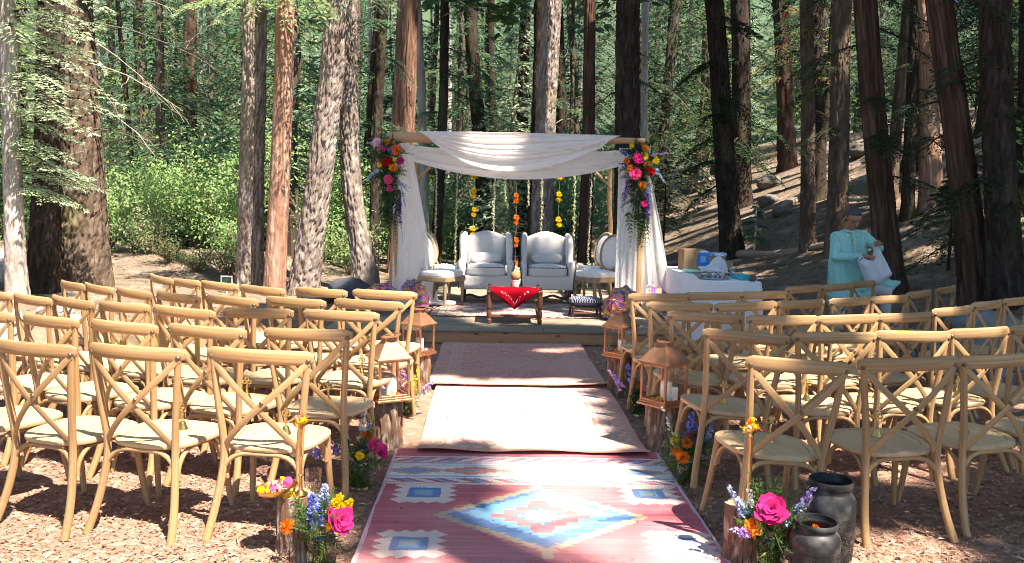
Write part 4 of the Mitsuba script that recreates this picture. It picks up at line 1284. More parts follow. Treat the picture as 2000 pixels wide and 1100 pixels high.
def hanging(xt0, xt1, xb0, xb1, zt, zb, y0, k, seed, amp, belly=0.0):
    def fn(u, v):
        e = v ** 0.85
        x = (xt0 + (xb0 - xt0) * e) * (1 - u) + (xt1 + (xb1 - xt1) * e) * u
        z = zt + (zb - zt) * v
        y = y0 + amp * (0.35 + 0.65 * v) * fold(u, v * 1.2, k, seed) - belly * np.sin(PI * v)
        return np.stack([x + 0.012 * fold(u, v, k, seed + 9) * v, y, z], -1)
    return sheet(fn, 90, 70)


def left_drape(u, v):
    e = v ** 0.9
    x = -1.445 + u * (0.20 + 0.30 * e) + 0.012 * fold(u, v, 7, 10.4) * v
    y = 10.33 + u * 1.05 * e + 0.05 * (0.35 + 0.65 * v) * fold(u, v * 1.2, 7, 1.4)
    return np.stack([x, y, 2.20 + (DZ + .03 - 2.20) * v], -1)


single('white_drape', 'white cloth hanging at the left front post and flaring behind the oval-back chairs', 'drape', sheet(left_drape, 110, 70), 'sheer_cloth')
single('white_drape', 'narrow white cloth hanging straight inside the right front post', 'drape', hanging(1.29, 1.55, 1.30, 1.56, 2.20, DZ + .03, 10.33, 5, 2.9, .035), 'sheer_cloth')
single('white_drape', 'white cloth hanging outside the right front post and flaring to the right', 'drape', hanging(1.60, 1.67, 1.63, 2.06, 1.95, DZ + .03, 10.40, 5, 5.2, .04), 'sheer_cloth')
single('white_drape', 'bundled end of white cloth lying on the stage under the left chairs', 'drape', mesh(tube(spline([(-1.30, 10.7, DZ + .05), (-1.0, 10.85, DZ + .06), (-.80, 10.92, DZ + .05), (-.70, 10.95, DZ + .045)], 14), .042, 12, .03), 60), 'sheer_cloth')

# ---------------------------------------------------------------- flowers
FC = {'orange': (0.74, 0.21, 0.02), 'deep': (0.70, 0.12, 0.025), 'yellow': (0.82, 0.56, 0.012), 'red': (0.42, 0.008, 0.012), 'magenta': (0.56, 0.03, 0.18), 'pink': (0.74, 0.07, 0.22), 'pale': (0.78, 0.48, 0.58),
      'white': (0.82, 0.82, 0.74), 'blue': (0.22, 0.27, 0.66), 'lilac': (0.52, 0.36, 0.70), 'violet': (0.13, 0.05, 0.36), 'sky': (0.45, 0.52, 0.78)}


def flower_head(kind, col, seed):
    """a flower of radius 1 facing +z: (v, f, colours)"""
    r = np.random.default_rng(seed)
    m = MB()

    def ring(n, rad, up, L, W, z, jit=.12, curl=0.0):
        a = np.arange(n) * 2 * PI / n + r.normal(0, jit, n)
        rad_d = np.stack([np.cos(a), np.sin(a), 0 * a], 1)
        d = rad_d + np.array([0, 0, up]) + r.normal(0, jit * .5, (n, 3))
        nrm = np.array([0, 0, 1.0]) - rad_d * up
        c = rad_d * rad + np.array([0, 0, z])
        s = unit(np.cross(unit(d), nrm))
        dn, un = unit(d), unit(nrm)
        Ls, Ws = L * r.uniform(.85, 1.12, n)[:, None], W * r.uniform(.85, 1.15, n)[:, None]
        p0, p1, p2 = c, c + dn * Ls * .45, c + dn * Ls * .85 + un * curl * Ls
        v = np.stack([p0 - s * Ws * .2, p0 + s * Ws * .2, p1 + s * Ws * .5 + un * .05, p2 + s * Ws * .36 + un * .04, c + dn * Ls + un * curl * 1.5 * Ls, p2 - s * Ws * .36 + un * .04, p1 - s * Ws * .5 + un * .05], 1)
        k = np.arange(n)[:, None] * 7
        f = np.vstack([k + t for t in ([0, 1, 2], [0, 2, 6], [6, 2, 3], [6, 3, 5], [5, 3, 4])])
        m.add((v.reshape(-1, 3), f, np.repeat(jitter(col, n, .14, r), 7, 0)))
    if kind == 'gerbera':
        ring(20, .12, .12, .88, .26, 0, .05)
        ring(18, .10, .3, .72, .22, .05, .06)
        m.add(ball(.2, 8, (0, 0, .12), (1, 1, .5)), tuple(np.array(col) * .35))
    elif kind == 'zinnia':
        for i in range(4): ring(13 - i * 2, .1, .15 + .35 * i, .85 - .17 * i, .36, .05 * i, .1)
        m.add(ball(.16, 8, (0, 0, .3), (1, 1, .6)), (.55, .33, .02))
    elif kind == 'marigold':
        for i in range(7): ring(14 - i, .08 + .05 * (i % 2), -.45 + .38 * i, 1.0 - .09 * i, .34, .06 * i, .2, .1)
    else:  # peony and rose: cupped whorls
        for i, (n, up, L, W) in enumerate(((7, -.05, 1.0, .95), (7, .3, .98, .9), (7, .75, .9, .8), (7, 1.4, .85, .7), (6, 2.4, .78, .6), (5, 4, .7, .5))):
            ring(n, .07, up, L, W, 0, .2, .22 if i < 2 else -.16)
    return m.out()


HEADS = {}


def head(kind, col, variant=0):
    k = (kind, col, variant)
    if k not in HEADS:
        HEADS[k] = mesh(flower_head(kind, FC[col], hash_(kind + col) + variant))
    return HEADS[k]


def hash_(s):
    return sum((i + 1) * ord(ch) for i, ch in enumerate(s)) % 9973


def facing(p, d, r, spin=0.0):
    d = unit(np.asarray(d, float))
    a = unit(np.cross([0.3, 0.2, 1.0], d))
    b = np.cross(d, a)
    M = np.eye(4)
    c, s = math.cos(spin), math.sin(spin)
    M[:3, 0], M[:3, 1], M[:3, 2] = (a * c + b * s) * r, (b * c - a * s) * r, d * r
    M[:3, 3] = p
    return M


def spike(r, p0, d, L, rad, col, n, buds=0.5, green=(0.10, 0.16, 0.05)):
    """a delphinium or stock spike: a stem set with small florets"""
    m = MB()
    d = unit(d)
    t = np.linspace(0, 1, 6)
    P = np.asarray(p0) + d * (L * t)[:, None] + np.array([0, 0, -.12 * L]) * (t ** 2)[:, None]
    m.add(tube(P, .0022, 4, cap=False), green)
    s = r.uniform(.25, 1, n)
    q = np.stack([np.interp(s, t, P[:, k]) for k in range(3)], 1)
    dd = unit(rndir(n, r) - d * (rndir(n, r) @ d)[:, None] * .3)
    R = rad * (1.1 - .75 * s)
    for k in range(3):
        m.add(blades(q + dd * R[:, None] * .3, unit(dd + r.normal(0, .6, (n, 3))), rndir(n, r), R * .95, R * .75, jitter(col, n, .25, r), .1))
    return m.out()


def greens(r, c, n, spread, L, col, down=0.0, leafw=.32, fern=True):
    """mixed foliage about c: stems with paired leaves"""
    m = MB()
    for i in range(n):
        d = unit(r.normal(size=3) * spread + np.array([0, -.15, -down]))
        l = L * r.uniform(.5, 1.2)
        t = np.linspace(0, 1, 7)
        P = np.asarray(c) + r.normal(0, .02, 3) + d * (l * t)[:, None] + np.array([0, 0, -.35 * l * (0.3 + down)]) * (t ** 2)[:, None]
        m.add(tube(P, .0018, 3, cap=False), (.09, .13, .05))
        side = unit(np.cross(d, r.normal(size=3)))
        k = r.integers(7, 13)
        s = np.linspace(.25, 1, k)
        q = np.stack([np.interp(s, t, P[:, j]) for j in range(3)], 1)
        for sg in (-1, 1):
            lf = l * .26 * (1.15 - s) + .010
            m.add(blades(q, side * sg + d * .8 + r.normal(0, .2, (k, 3)), np.cross(d, side) + r.normal(0, .3, (k, 3)), lf, lf * leafw, jitter(col, k, .25, r), .15))
    return m.out()


LEFTF = [('peony', 'pale', -1.615, 2.185, .046), ('marigold', 'orange', -1.495, 2.194, .031), ('gerbera', 'deep', -1.379, 2.106, .058), ('rose', 'red', -1.505, 1.977, .049), ('zinnia', 'yellow', -1.396, 1.991, .031),
         ('rose', 'magenta', -1.335, 1.975, .040), ('zinnia', 'yellow', -1.584, 1.927, .031), ('gerbera', 'orange', -1.42, 1.894, .049), ('peony', 'pink', -1.467, 1.754, .049), ('peony', 'pink', -1.46, 1.646, .037), ('rose', 'magenta', -1.542, 2.115, .028)]
RIGHTF = [('zinnia', 'yellow', 1.416, 2.216, .031), ('marigold', 'orange', 1.576, 2.195, .034), ('peony', 'magenta', 1.483, 2.06, .058), ('gerbera', 'yellow', 1.567, 2.092, .049), ('gerbera', 'deep', 1.354, 2.033, .037), ('marigold', 'orange', 1.40, 1.955, .034),
          ('gerbera', 'orange', 1.608, 1.996, .043), ('zinnia', 'yellow', 1.704, 2.046, .043), ('peony', 'pink', 1.464, 1.877, .065), ('rose', 'red', 1.647, 1.924, .046), ('marigold', 'orange', 1.555, 1.751, .040), ('rose', 'magenta', 1.581, 1.532, .037)]


def arrangement(cx, fl, label, trails, blues, seed):
    r = np.random.default_rng(seed)
    k = thing('floral_arrangement', label, 'flower arrangement')
    m = MB()
    for z, n, sp, L in ((2.14, 34, 1, .26), (2.0, 36, 1, .25), (1.86, 34, 1, .24), (1.74, 28, .8, .22), (1.62, 18, .6, .2)):
        m.add(greens(r, (cx, 10.26, z), n, sp, L, (.055, .095, .045), .2))
    for i in range(16):
        m.add(greens(r, (cx + r.normal(0, .07), 10.24, 1.75 - .02 * i), 2, .25, .30, (.07, .11, .055), 1.6, .45))
    part(k, 'foliage', mesh(m.out()), 'leaf')
    for i, (kd, c, x, z, rad) in enumerate(fl):
        part(k, kd, head(kd, c, i % 2), 'petal', facing((x, 10.15 - .02 * (i % 3), z), (r.normal(0, .25) + (x - cx) * 1.2, -1, r.normal(.15, .2)), rad * 1.22, r.uniform(0, 6)))
    for (x, z, dx, dz, L, c, n, rad) in trails + blues:
        part(k, 'flower_spike', mesh(spike(r, (x, 10.17, z), (dx, -.15, dz), L, rad, FC[c], n)), 'petal')
    return k


arrangement(-1.47, LEFTF, 'hanging bouquet of bright flowers on the left front post of the arch',
            [(-1.36, 1.60, .1, -1, .36, 'violet', 60, .035), (-1.33, 1.70, .25, -1, .26, 'sky', 40, .03), (-1.40, 1.55, -.05, -1, .25, 'white', 26, .022)],
            [(-1.56, 1.90, -.8, -.6, .26, 'sky', 50, .035), (-1.50, 2.08, .2, .15, .14, 'blue', 40, .035), (-1.46, 2.0, .3, .5, .14, 'sky', 40, .035), (-1.55, 2.15, -.7, .2, .2, 'sky', 40, .03), (-1.4, 1.75, .6, -.4, .2, 'sky', 36, .03)], 3)
arrangement(1.53, RIGHTF, 'hanging bouquet of bright flowers on the right front post of the arch',
            [(1.40, 1.90, -.2, -1, .32, 'violet', 60, .032), (1.60, 1.75, .08, -1, .40, 'violet', 80, .04), (1.62, 1.80, .15, -1, .26, 'blue', 40, .03)],
            [(1.40, 2.10, -.7, .35, .16, 'blue', 50, .035), (1.68, 1.98, .7, -.8, .22, 'sky', 46, .035), (1.62, 2.1, .9, .25, .26, 'lilac', 34, .022), (1.42, 2.0, -.8, .1, .16, 'violet', 30, .03)], 4)

# garlands on the rear beam
r_ = np.random.default_rng(21)


def marigold_strand(x, zs, col, label):
    k = thing('marigold_garland', label, 'garland', 'marigold garlands hung behind the wing chairs')
    zt = 2.20
    m = MB()
    m.add(tube([(x, 13.17, zt), (x + .004, 13.17, (zt + zs[-1]) / 2), (x, 13.17, zs[-1] - .06)], .0022, 4), (.30, .28, .2))
    part(k, 'string', mesh(m.out()), 'vertex_matte')
    for z in zs:
        for j, dz in enumerate((.042, -.038)):
            part(k, 'marigold', head('marigold', col, j), 'petal', facing((x + r_.normal(0, .006), 13.165, z + dz), (r_.normal(0, .3), -1, r_.normal(0, .3)), .044 * r_.uniform(.9, 1.1)))


marigold_strand(-.525, (1.93, 1.64, 1.35, 1.05), 'yellow', 'left string of yellow marigold clusters above the left wing chair')
marigold_strand(.80, (1.95, 1.61, 1.22), 'yellow', 'right string of yellow marigold clusters above the right wing chair')
marigold_strand(.14, (1.58, 1.24, .89, .53), 'orange', 'string of orange marigold clusters hanging in the gap between the wing chairs')
for i, (x, z1) in enumerate(((-1.11, .66), (-.79, .47), (-.20, .72), (-.04, 1.52), (.32, 1.47), (.53, .70), (1.04, .22), (1.29, .23))):
    k = thing('blossom_strand', ['strand of small cream blossoms hanging at the far left of the rear beam', 'strand of small cream blossoms left of the left wing chair', 'strand of cream blossoms behind the right side of the left wing chair',
                                 'short strand of cream blossoms left of the orange marigolds', 'short strand of cream blossoms right of the orange marigolds', 'strand of cream blossoms behind the left side of the right wing chair',
                                 'strand of cream blossoms along the right edge of the right wing chair', 'strand of cream blossoms at the far right of the rear beam'][i], 'garland', 'cream blossom strands on the rear beam')
    P = np.stack([x + .008 * np.sin(np.linspace(0, 5, 16) + i), 13.18 + 0 * np.linspace(0, 1, 16), np.linspace(2.2, z1, 16)], 1)
    part(k, 'string', mesh(tube(P, .0018, 4)), 'wax')
    n = int((2.2 - z1) / .012)
    s = np.linspace(0, 1, n)
    q = np.stack([np.interp(s, np.linspace(0, 1, 16), P[:, j]) for j in range(3)], 1) + r_.normal(0, .007, (n, 3))
    m = MB()
    for j in range(3):
        m.add(blades(q, rndir(n, r_), rndir(n, r_), .022, .016, jitter((.62, .60, .38), n, .2, r_), .2))
    tag(part(k, 'blossoms', mesh(m.out()), 'petal'), kind='stuff')
# ---------------------------------------------------------------- stage furniture
def f_linen(p, n, uv):
    g = noise(p.x * 300, p.y * 300, p.z * 300)
    return mix((0.50, 0.49, 0.48), (0.43, 0.42, 0.415), g)


scene['linen'] = bumped(principled(mikit.proc(f_linen), 0.85, sheen=0.3), lambda p, n, uv: noise(p.x * 240, p.y * 240, p.z * 240), 0.0012, 1e-3)
scene['piping'] = principled((0.055, 0.05, 0.05), 0.6)
scene['dark_wood'] = principled((0.045, 0.026, 0.018), 0.4)
scene['white_seat'] = principled((0.62, 0.62, 0.61), 0.85)


def f_oak(p, n, uv):
    g = fbm(p.x * 18, p.y * 18, p.z * 5, 3)
    return mix((0.36, 0.26, 0.16), (0.22, 0.15, 0.09), g)


scene['weathered_oak'] = principled(mikit.proc(f_oak), 0.6)


def f_redwood(p, n, uv):
    g = fbm(p.x * 5, p.y * 30, p.z * 30, 3)
    return mix((0.21, 0.085, 0.045), (0.11, 0.042, 0.025), g)


scene['reddish_wood'] = principled(mikit.proc(f_redwood), 0.45)


def soft(x0, x1, y0, y1, z0, z1, p=4.0, n=28, crown=0.0, pw=None):
    """a cushion: a superellipsoid box with a crowned top"""
    th = np.linspace(-PI / 2, PI / 2, n)
    ph = np.linspace(0, 2 * PI, 2 * n, endpoint=False)
    e = 2 / p
    e2 = 2 / (pw or p)
    T, F = np.meshgrid(th, ph, indexing='ij')
    sp_ = lambda a, k: np.sign(a) * np.abs(a) ** k
    X = sp_(np.cos(T), e2) * sp_(np.cos(F), e)
    Y = sp_(np.cos(T), e2) * sp_(np.sin(F), e)
    Z = sp_(np.sin(T), e2)
    v = np.stack([(x0 + x1) / 2 + X * (x1 - x0) / 2, (y0 + y1) / 2 + Y * (y1 - y0) / 2, (z0 + z1) / 2 + Z * (z1 - z0) / 2 + crown * (Z > 0) * Z * np.clip(1 - X ** 2, 0, 1) * np.clip(1 - Y ** 2, 0, 1)], -1)
    m = lathe(np.stack([np.cos(th) + 1e-3, th], 1), 2 * n)
    return v.reshape(-1, 3), m[1]


def rounded(pts, r, n=10):
    """the hull of balls at the points: a rounded solid"""
    b = ball(1, n)[0]
    r = np.broadcast_to(r, (len(pts),))
    return hull(np.vstack([b * q + p for p, q in zip(np.asarray(pts, float), r)]))


def curved_panel(outline, y_of, thick, n=60, m=8):
    """an upholstered panel: outline (x, z) closed curve, y by height, padded in the middle"""
    c = outline.mean(0)
    rings, ys = [], []
    for s, side in [(t, 1) for t in np.linspace(0.0005, 1, m)] + [(t, -1) for t in np.linspace(1, 0.0005, m)]:
        xz = c + (outline - c) * s
        pad = thick / 2 * np.sqrt(np.clip(1 - s ** 6, 0, 1))
        rings.append(np.stack([xz[:, 0], y_of(xz[:, 1], xz[:, 0]) - side * pad, xz[:, 1]], 1))
    v = np.vstack(rings)
    N = len(outline)
    i, j = np.meshgrid(np.arange(len(rings) - 1), np.arange(N), indexing='ij')
    q = np.stack([i * N + j, i * N + (j + 1) % N, (i + 1) * N + (j + 1) % N, (i + 1) * N + j], -1).reshape(-1, 4)
    return v, np.vstack([q[:, [0, 1, 2]], q[:, [0, 2, 3]]])


def wing_chair(x, y, rz, label):
    k = thing('wing_chair', label, 'armchair', 'wing chairs side by side on the stage', TR(x, y, DZ + .012, rz=rz))
    part(k, 'base', mesh(rounded([(sx * .315, yy, z) for sx in (-1, 1) for yy in (-.31, .24) for z in (.215, .345)], .028), 40), 'linen')
    # back: arched top
    t = np.linspace(0, 1, 24)
    xs = -.29 + .58 * t
    top = .870 + .085 * np.cos(np.clip(xs / .30, -1, 1) * PI / 2) ** 1.3
    ol = np.vstack([np.stack([xs, top], 1), [(.285, .80), (.28, .65), (.27, .48), (.255, .36), (.1, .34), (-.1, .34), (-.255, .36), (-.27, .48), (-.28, .65), (-.285, .80)]])
    yb = lambda z, xx: .165 + .24 * (z - .40) - .035 * np.clip((z - .5) / .4, 0, 1) * (np.abs(xx) / .3) ** 2
    part(k, 'back', mesh(curved_panel(ol, yb, .13), 50), 'linen')
    for s in (-1, 1):
        w = [(s * .300, .27, .90, .036), (s * .318, .08, .875, .040), (s * .322, -.03, .80, .042), (s * .320, -.035, .66, .042), (s * .312, -.12, .56, .038), (s * .305, .20, .50, .032), (s * .30, .23, .70, .032)]
        part(k, 'wing', mesh(rounded([q[:3] for q in w], [q[3] for q in w], 12), 50), 'linen')
        a = [(s * .322, -.295, .30, .040), (s * .322, -.295, .475, .043), (s * .330, -.27, .525, .046), (s * .325, .16, .58, .036), (s * .318, .20, .32, .034)]
        part(k, 'arm', mesh(rounded([q[:3] for q in a], [q[3] for q in a], 12), 50), 'linen')
        tr = spline([(s * .333, .235, .938), (s * .360, .045, .900), (s * .366, -.055, .80), (s * .364, -.062, .67), (s * .360, -.15, .575), (s * .378, -.318, .53), (s * .370, -.337, .46), (s * .368, -.336, .21)], 40)
        part(k, 'trim', mesh(tube(tr, .009, 6), 50), 'piping', label='dark nailhead trim along the edge')
        for yy in (-.285, .23):
            part(k, 'leg', mesh(tube([(s * .30, yy, .21), (s * .30, yy, .10), (s * .30, yy, 0)], [.026, .024, .018], 8, power=3), 40), 'dark_wood')
    st = np.array([(x_, -.285, .095 + .018 * math.sin(x_ * 22)) for x_ in np.linspace(-.29, .29, 24)])
    part(k, 'stretcher', mesh(tube(st, .010, 6, .016), 50), 'dark_wood')
    part(k, 'seat_cushion', mesh(soft(-.262, .262, -.345, .17, .355, .505, 7, crown=.025, pw=5), 50), 'linen')
    cp = np.array([(.255 * np.sign(math.cos(a)) * abs(math.cos(a)) ** .3, -.085 + .252 * np.sign(math.sin(a)) * abs(math.sin(a)) ** .3, .487) for a in np.linspace(0, 2 * PI, 60)])
    part(k, 'cushion_piping', mesh(tube(cp, .0045, 5, cap=False), 50), 'piping')
    return k


wing_chair(-.302, 11.55, 0, 'pale grey wing chair on the left of the pair, facing the aisle')
wing_chair(.528, 11.6, 0, 'pale grey wing chair on the right of the pair, facing the aisle')
for x, y, lab in ((-.302, 11.55, 'grey bolster pillow on the left wing chair'), (.528, 11.6, 'grey bolster pillow on the right wing chair')):
    single('bolster_pillow', lab, 'pillow', mesh(soft(-.215, .215, -.075, .075, -.075, .08, 6, pw=2.6), 60), 'linen', TR(x, y + .055, DZ + .598, rx=-8), group='bolster pillows on the wing chairs')


def oval_chair(x, y, rz, label):
    k = thing('oval_back_chair', label, 'chair', None, TR(x, y, DZ + .0, rz=rz))
    part(k, 'seat', mesh(soft(-.235, .235, -.225, .225, .385, .475, 5, crown=.02), 60), 'white_seat')
    part(k, 'seat_frame', mesh(rounded([(sx * .222, yy, z) for sx in (-1, 1) for yy in (-.212, .212) for z in (.345, .395)], .012), 40), 'weathered_oak')
    for sx in (-1, 1):
        lg = [(.001, 0.36), (.026, .36), (.028, .33), (.020, .318), (.027, .30), (.024, .26), (.014, .02), (.016, .0), (.001, 0)][::-1]
        part(k, 'front_leg', mesh(moved(lathe(lg, 12), TR(sx * .20, .19, 0)), 40), 'weathered_oak')
        part(k, 'rear_leg', mesh(tube(spline([(sx * .19, -.30, 0), (sx * .185, -.235, .2), (sx * .17, -.215, .40), (sx * .13, -.225, .52)], 10), [.017, .018, .019, .02, .021, .021, .021, .021, .02, .019], 8, power=3), 50), 'weathered_oak')
    w = np.linspace(0, 2 * PI, 40)
    zz = .715 + .235 * np.sin(w)
    ring = np.stack([.225 * np.cos(w), -.235 - .20 * (zz - .48), zz], 1)
    part(k, 'back_frame', mesh(tube(ring, .019, 8, .021, cap=False), 60), 'weathered_oak')
    ol = np.stack([.21 * np.cos(w[:-1]), .715 + .22 * np.sin(w[:-1])], 1)
    part(k, 'back_pad', mesh(curved_panel(ol, lambda z, xx: -.235 - .20 * (z - .48), .05), 60), 'white_seat')


oval_chair(-.875, 10.95, -121, 'oval-back oak chair with white seat at the left, nearer of the two')
oval_chair(-.87, 11.70, -118, 'oval-back oak chair at the left, half hidden behind the nearer one')
oval_chair(1.17, 11.25, 124, 'oval-back oak chair with white seat at the right, nearer of the two')
oval_chair(1.14, 11.95, 118, 'oval-back oak chair at the right, half hidden behind the nearer one')

# low table with a bandana
k = thing('low_table', 'low reddish wooden table with turned legs at the front of the stage', 'table', None, TR(.035, 9.62, DZ))
part(k, 'table_top', mesh(box(-.315, .315, -.24, .24, .352, .38, .008), 40), 'reddish_wood')
for sy in (-.2, .2):
    part(k, 'apron', mesh(box(-.27, .27, sy - .012, sy + .012, .262, .351, .004)), 'reddish_wood')
for sx in (-.285, .285):
    part(k, 'side_apron', mesh(box(sx - .012, sx + .012, -.18, .18, .262, .351, .004)), 'reddish_wood')
    for sy in (-.2, .2):
        lg = [(.001, .0), (.02, .0), (.026, .015), (.028, .05), (.018, .062), (.022, .072), (.031, .11), (.024, .15), (.017, .165), (.028, .178), (.030, .20), (.030, .35)]
        part(k, 'leg', mesh(moved(lathe(lg, 14), TR(sx, sy, 0)), 40), 'reddish_wood')
        part(k, 'finial', mesh(moved(lathe([(.024, .379), (.026, .39), (.014, .40), (.018, .412), (.001, .42)], 12), TR(sx, sy, 0)), 40), 'dark_wood')
part(k, 'stretcher', mesh(box(-.27, .27, -.21, -.19, .075, .11, .004)), 'reddish_wood')


def f_bandana(p, n, uv):
    u, v = (uv.x - 0.5) * 2, uv.y
    a = dr.abs(u) * 0.9 + (v - 0.42)
    d1, d2, r = voronoi(uv.x * 17, uv.y * 17)
    c = mi.Color3f(0.20, 0.003, 0.010)
    k = (dr.abs(dr.abs(u) * 0.8 + v * 1.0 - 0.86) < 0.06) & (d1 < 0.28) & (v > 0.36)
    return dr.select(k, mi.Color3f(0.8, 0.75, 0.72), c) * (0.85 + 0.3 * noise(p.x * 300, p.z * 300, p.y * 300))


scene['bandana'] = {'type': 'twosided', 'b': {'type': 'diffuse', 'reflectance': mikit.proc(f_bandana)}}


def band(u, v):
    # a square laid cornerwise: v 0..0.36 lies on the table, the rest hangs over the front edge, narrowing to a point
    hw = np.where(v < .36, .27, .27 * np.clip((1 - v) / .64, 0.0, 1))
    x = .035 + (u - .5) * 2 * hw
    on = np.clip(v / .36, 0, 1)
    y = 9.62 + .10 - .349 * on - .012 * np.clip((v - .36) / .1, 0, 1) - .016 * np.sin(u * 11) * np.clip((v - .4) * 2, 0, 1)
    z = DZ + .3865 + .010 * np.abs(np.sin(u * 9 + 1)) * np.clip((.30 - v) / .08, 0, 1) - np.clip((v - .36) / .64, 0, 1) * .215
    return np.stack([x, y, z], -1)


single('red_bandana', 'red bandana with white dots hanging in a point over the low table', 'cloth', mesh(grid(band, 50, 60), True), 'bandana')
k = thing('coconut_pot', 'coconut set in a small glass pot on the low table', 'pot', None, TR(.05, 9.74, DZ + .392))
part(k, 'pot', mesh(lathe([(.001, .002), (.035, .0), (.045, .03), (.042, .06), (.050, .075), (.046, .078), (.038, .06), (.040, .03), (.03, .006), (.001, .006)], 20), 50), 'wax')
cm = ball(.058, 22, (0, 0, .125), (1, 1, 1.08))
cv = cm[0] + unit(cm[0] - [0, 0, .125]) * (.008 * (meshkit.fbm(cm[0] * 40, 3, 2) - .5))[:, None]
cc = np.array((.24, .17, .085)) * (.7 + .7 * meshkit.fbm(cv * np.array([60, 60, 18]), 3, 7)[:, None])
part(k, 'coconut', mesh((cv, cm[1], cc), True), 'vertex_matte')

# footstool
k = thing('footstool', 'small dark footstool with a navy embroidered cushion at the right of the stage', 'stool', None, TR(.91, 10.12, DZ + .012, rz=3))


def f_navy(p, n, uv):
    d1, d2, r = voronoi(p.x * 46, p.y * 30)
    s = dr.abs(frac(p.x * 34 + dr.abs(frac(p.y * 22) - 0.5) * 1.4) - 0.5)
    return dr.select((s < 0.13) & (p.z > DZ + 0.19), mi.Color3f(0.34, 0.36, 0.42), mi.Color3f(0.012, 0.014, 0.032))


scene['navy_cloth'] = principled(mikit.proc(f_navy), 0.85)
part(k, 'cushion', mesh(soft(-.195, .195, -.15, .15, .125, .225, 5, crown=.022), 60), 'navy_cloth')
part(k, 'frame', mesh(box(-.18, .18, -.135, .135, .10, .135, .005)), 'dark_wood')
for sx in (-.165, .165):
    for sy in (-.12, .12):
        part(k, 'leg', mesh(tube([(sx, sy, .12), (sx * 1.0, sy, .06), (sx * 1.05, sy * 1.05, 0)], [.020, .014, .016], 8), 40), 'dark_wood')
part(k, 'stretcher', mesh(tube([(-.17, -.123, .05), (.17, -.123, .05)], .008, 6)), 'reddish_wood')

# white flowers behind the chairs
r_ = np.random.default_rng(5)
for x, y, w, h, lab in ((.12, 12.55, .10, .42, 'white flowering bush seen through the gap between the wing chairs'), (1.05, 12.75, .16, .46, 'white flowering bush right of the right wing chair')):
    k = thing('white_bush', lab, 'plant', None, TR(x, y, DZ))
    c = np.stack([r_.normal(0, w, 420), r_.normal(0, .10, 420), r_.uniform(.05, h, 420)], 1)
    part(k, 'leaves', mesh(blades(c[:260], rndir(260, r_) + [0, 0, .3], rndir(260, r_), .05, .03, jitter((.06, .11, .035), 260, .3, r_), .1)), 'leaf')
    q = c[c[:, 2] > h * .45]
    m = MB()
    for j in range(5):
        m.add(blades(q, rndir(len(q), r_) + [0, -.6, .4], rndir(len(q), r_), .03, .026, jitter((.80, .80, .70), len(q), .06, r_), .1))
    tag(part(k, 'blossoms', mesh(m.out()), 'petal'), kind='stuff')
    part(k, 'pot', mesh(lathe([(.001, 0), (.08, 0), (.10, .12), (.105, .13), (.09, .13), (.08, .02), (.001, .02)], 20), 40), 'black_iron')

# embroidered parasols
PAL = [(.16, .05, .30), (.62, .10, .22), (.70, .30, .05), (.10, .10, .34), (.66, .16, .40), (.55, .42, .08), (.20, .30, .16), (.45, .04, .06)]


def parasol(x, y, z, d, R, seed, label, spin=0):
    r = np.random.default_rng(seed)
    k = thing('embroidered_parasol', label, 'parasol', None, facing((x, y, z), d, 1.0, spin))
    G, S, N = 8, 10, 34
    v, c = [], []
    for i in range(N + 1):
        t = i / N
        for j in range(G * S):
            a = 2 * PI * j / (G * S)
            g = (j % S) / S
            sag = math.sin(PI * g)
            rad = R * t * (1 - .13 * sag * t + (.035 * abs(math.sin(PI * g * 3)) if i == N else 0))
            v.append((rad * math.cos(a), rad * math.sin(a), .42 * R * (1 - t ** 2.0) - .02 * sag * t))
            ring = int(t * 9)
            base = np.array(PAL[(ring * 3 + seed + (j // S) * (ring % 2)) % 8])
            if ring % 3 == 1 and abs(g - .5) < .2: base = np.array(PAL[(ring + seed + 4) % 8])
            if min(g, 1 - g) < .08: base = np.array((.68, .30, .08)) if (seed % 2) else np.array((.12, .08, .3))
            if (i % 4 == 0) and (j % 3 == 0): base = np.array((.72, .66, .60))
            if i >= N - 1: base = np.array((.55, .28, .45))
            c.append(base * r.uniform(.55, .95))
    n = G * S
    i, j = np.meshgrid(np.arange(N), np.arange(n), indexing='ij')
    q = np.stack([i * n + j, (i + 1) * n + j, (i + 1) * n + (j + 1) % n, i * n + (j + 1) % n], -1).reshape(-1, 4)
    part(k, 'canopy', mesh((np.array(v), np.vstack([q[:, [0, 1, 2]], q[:, [0, 2, 3]]]), np.clip(c, .01, .9)), True), 'vertex_matte')
    part(k, 'shaft', mesh(tube([(0, 0, .44 * R), (0, 0, -R * .9)], .007, 8)), 'reddish_wood')
    part(k, 'finial', mesh(lathe([(.001, .40 * R), (.02, .41 * R), (.024, .45 * R), (.012, .47 * R), (.016, .50 * R), (.001, .56 * R)], 10)), 'brass')
    for g in range(G):
        a = 2 * PI * g / G
        part(k, 'rib', mesh(tube([(math.cos(a) * R * t, math.sin(a) * R * t, .42 * R * (1 - t * t) - .012) for t in np.linspace(.05, .98, 6)], .003, 4)), 'dark_wood')


parasol(-1.60, 10.16, .37, (-.25, -.55, .8), .245, 1, 'embroidered parasol lying open at the far left of the stage')
parasol(-1.17, 10.62, .36, (.62, -.45, .65), .235, 4, 'embroidered parasol with red tip leaning beside the left drape')
parasol(1.27, 9.80, .36, (-.65, -.62, .45), .245, 3, 'purple embroidered parasol lying open left of the right drape')
parasol(1.83, 10.20, .37, (.6, -.5, .62), .24, 6, 'pink embroidered parasol leaning behind the front right chair')
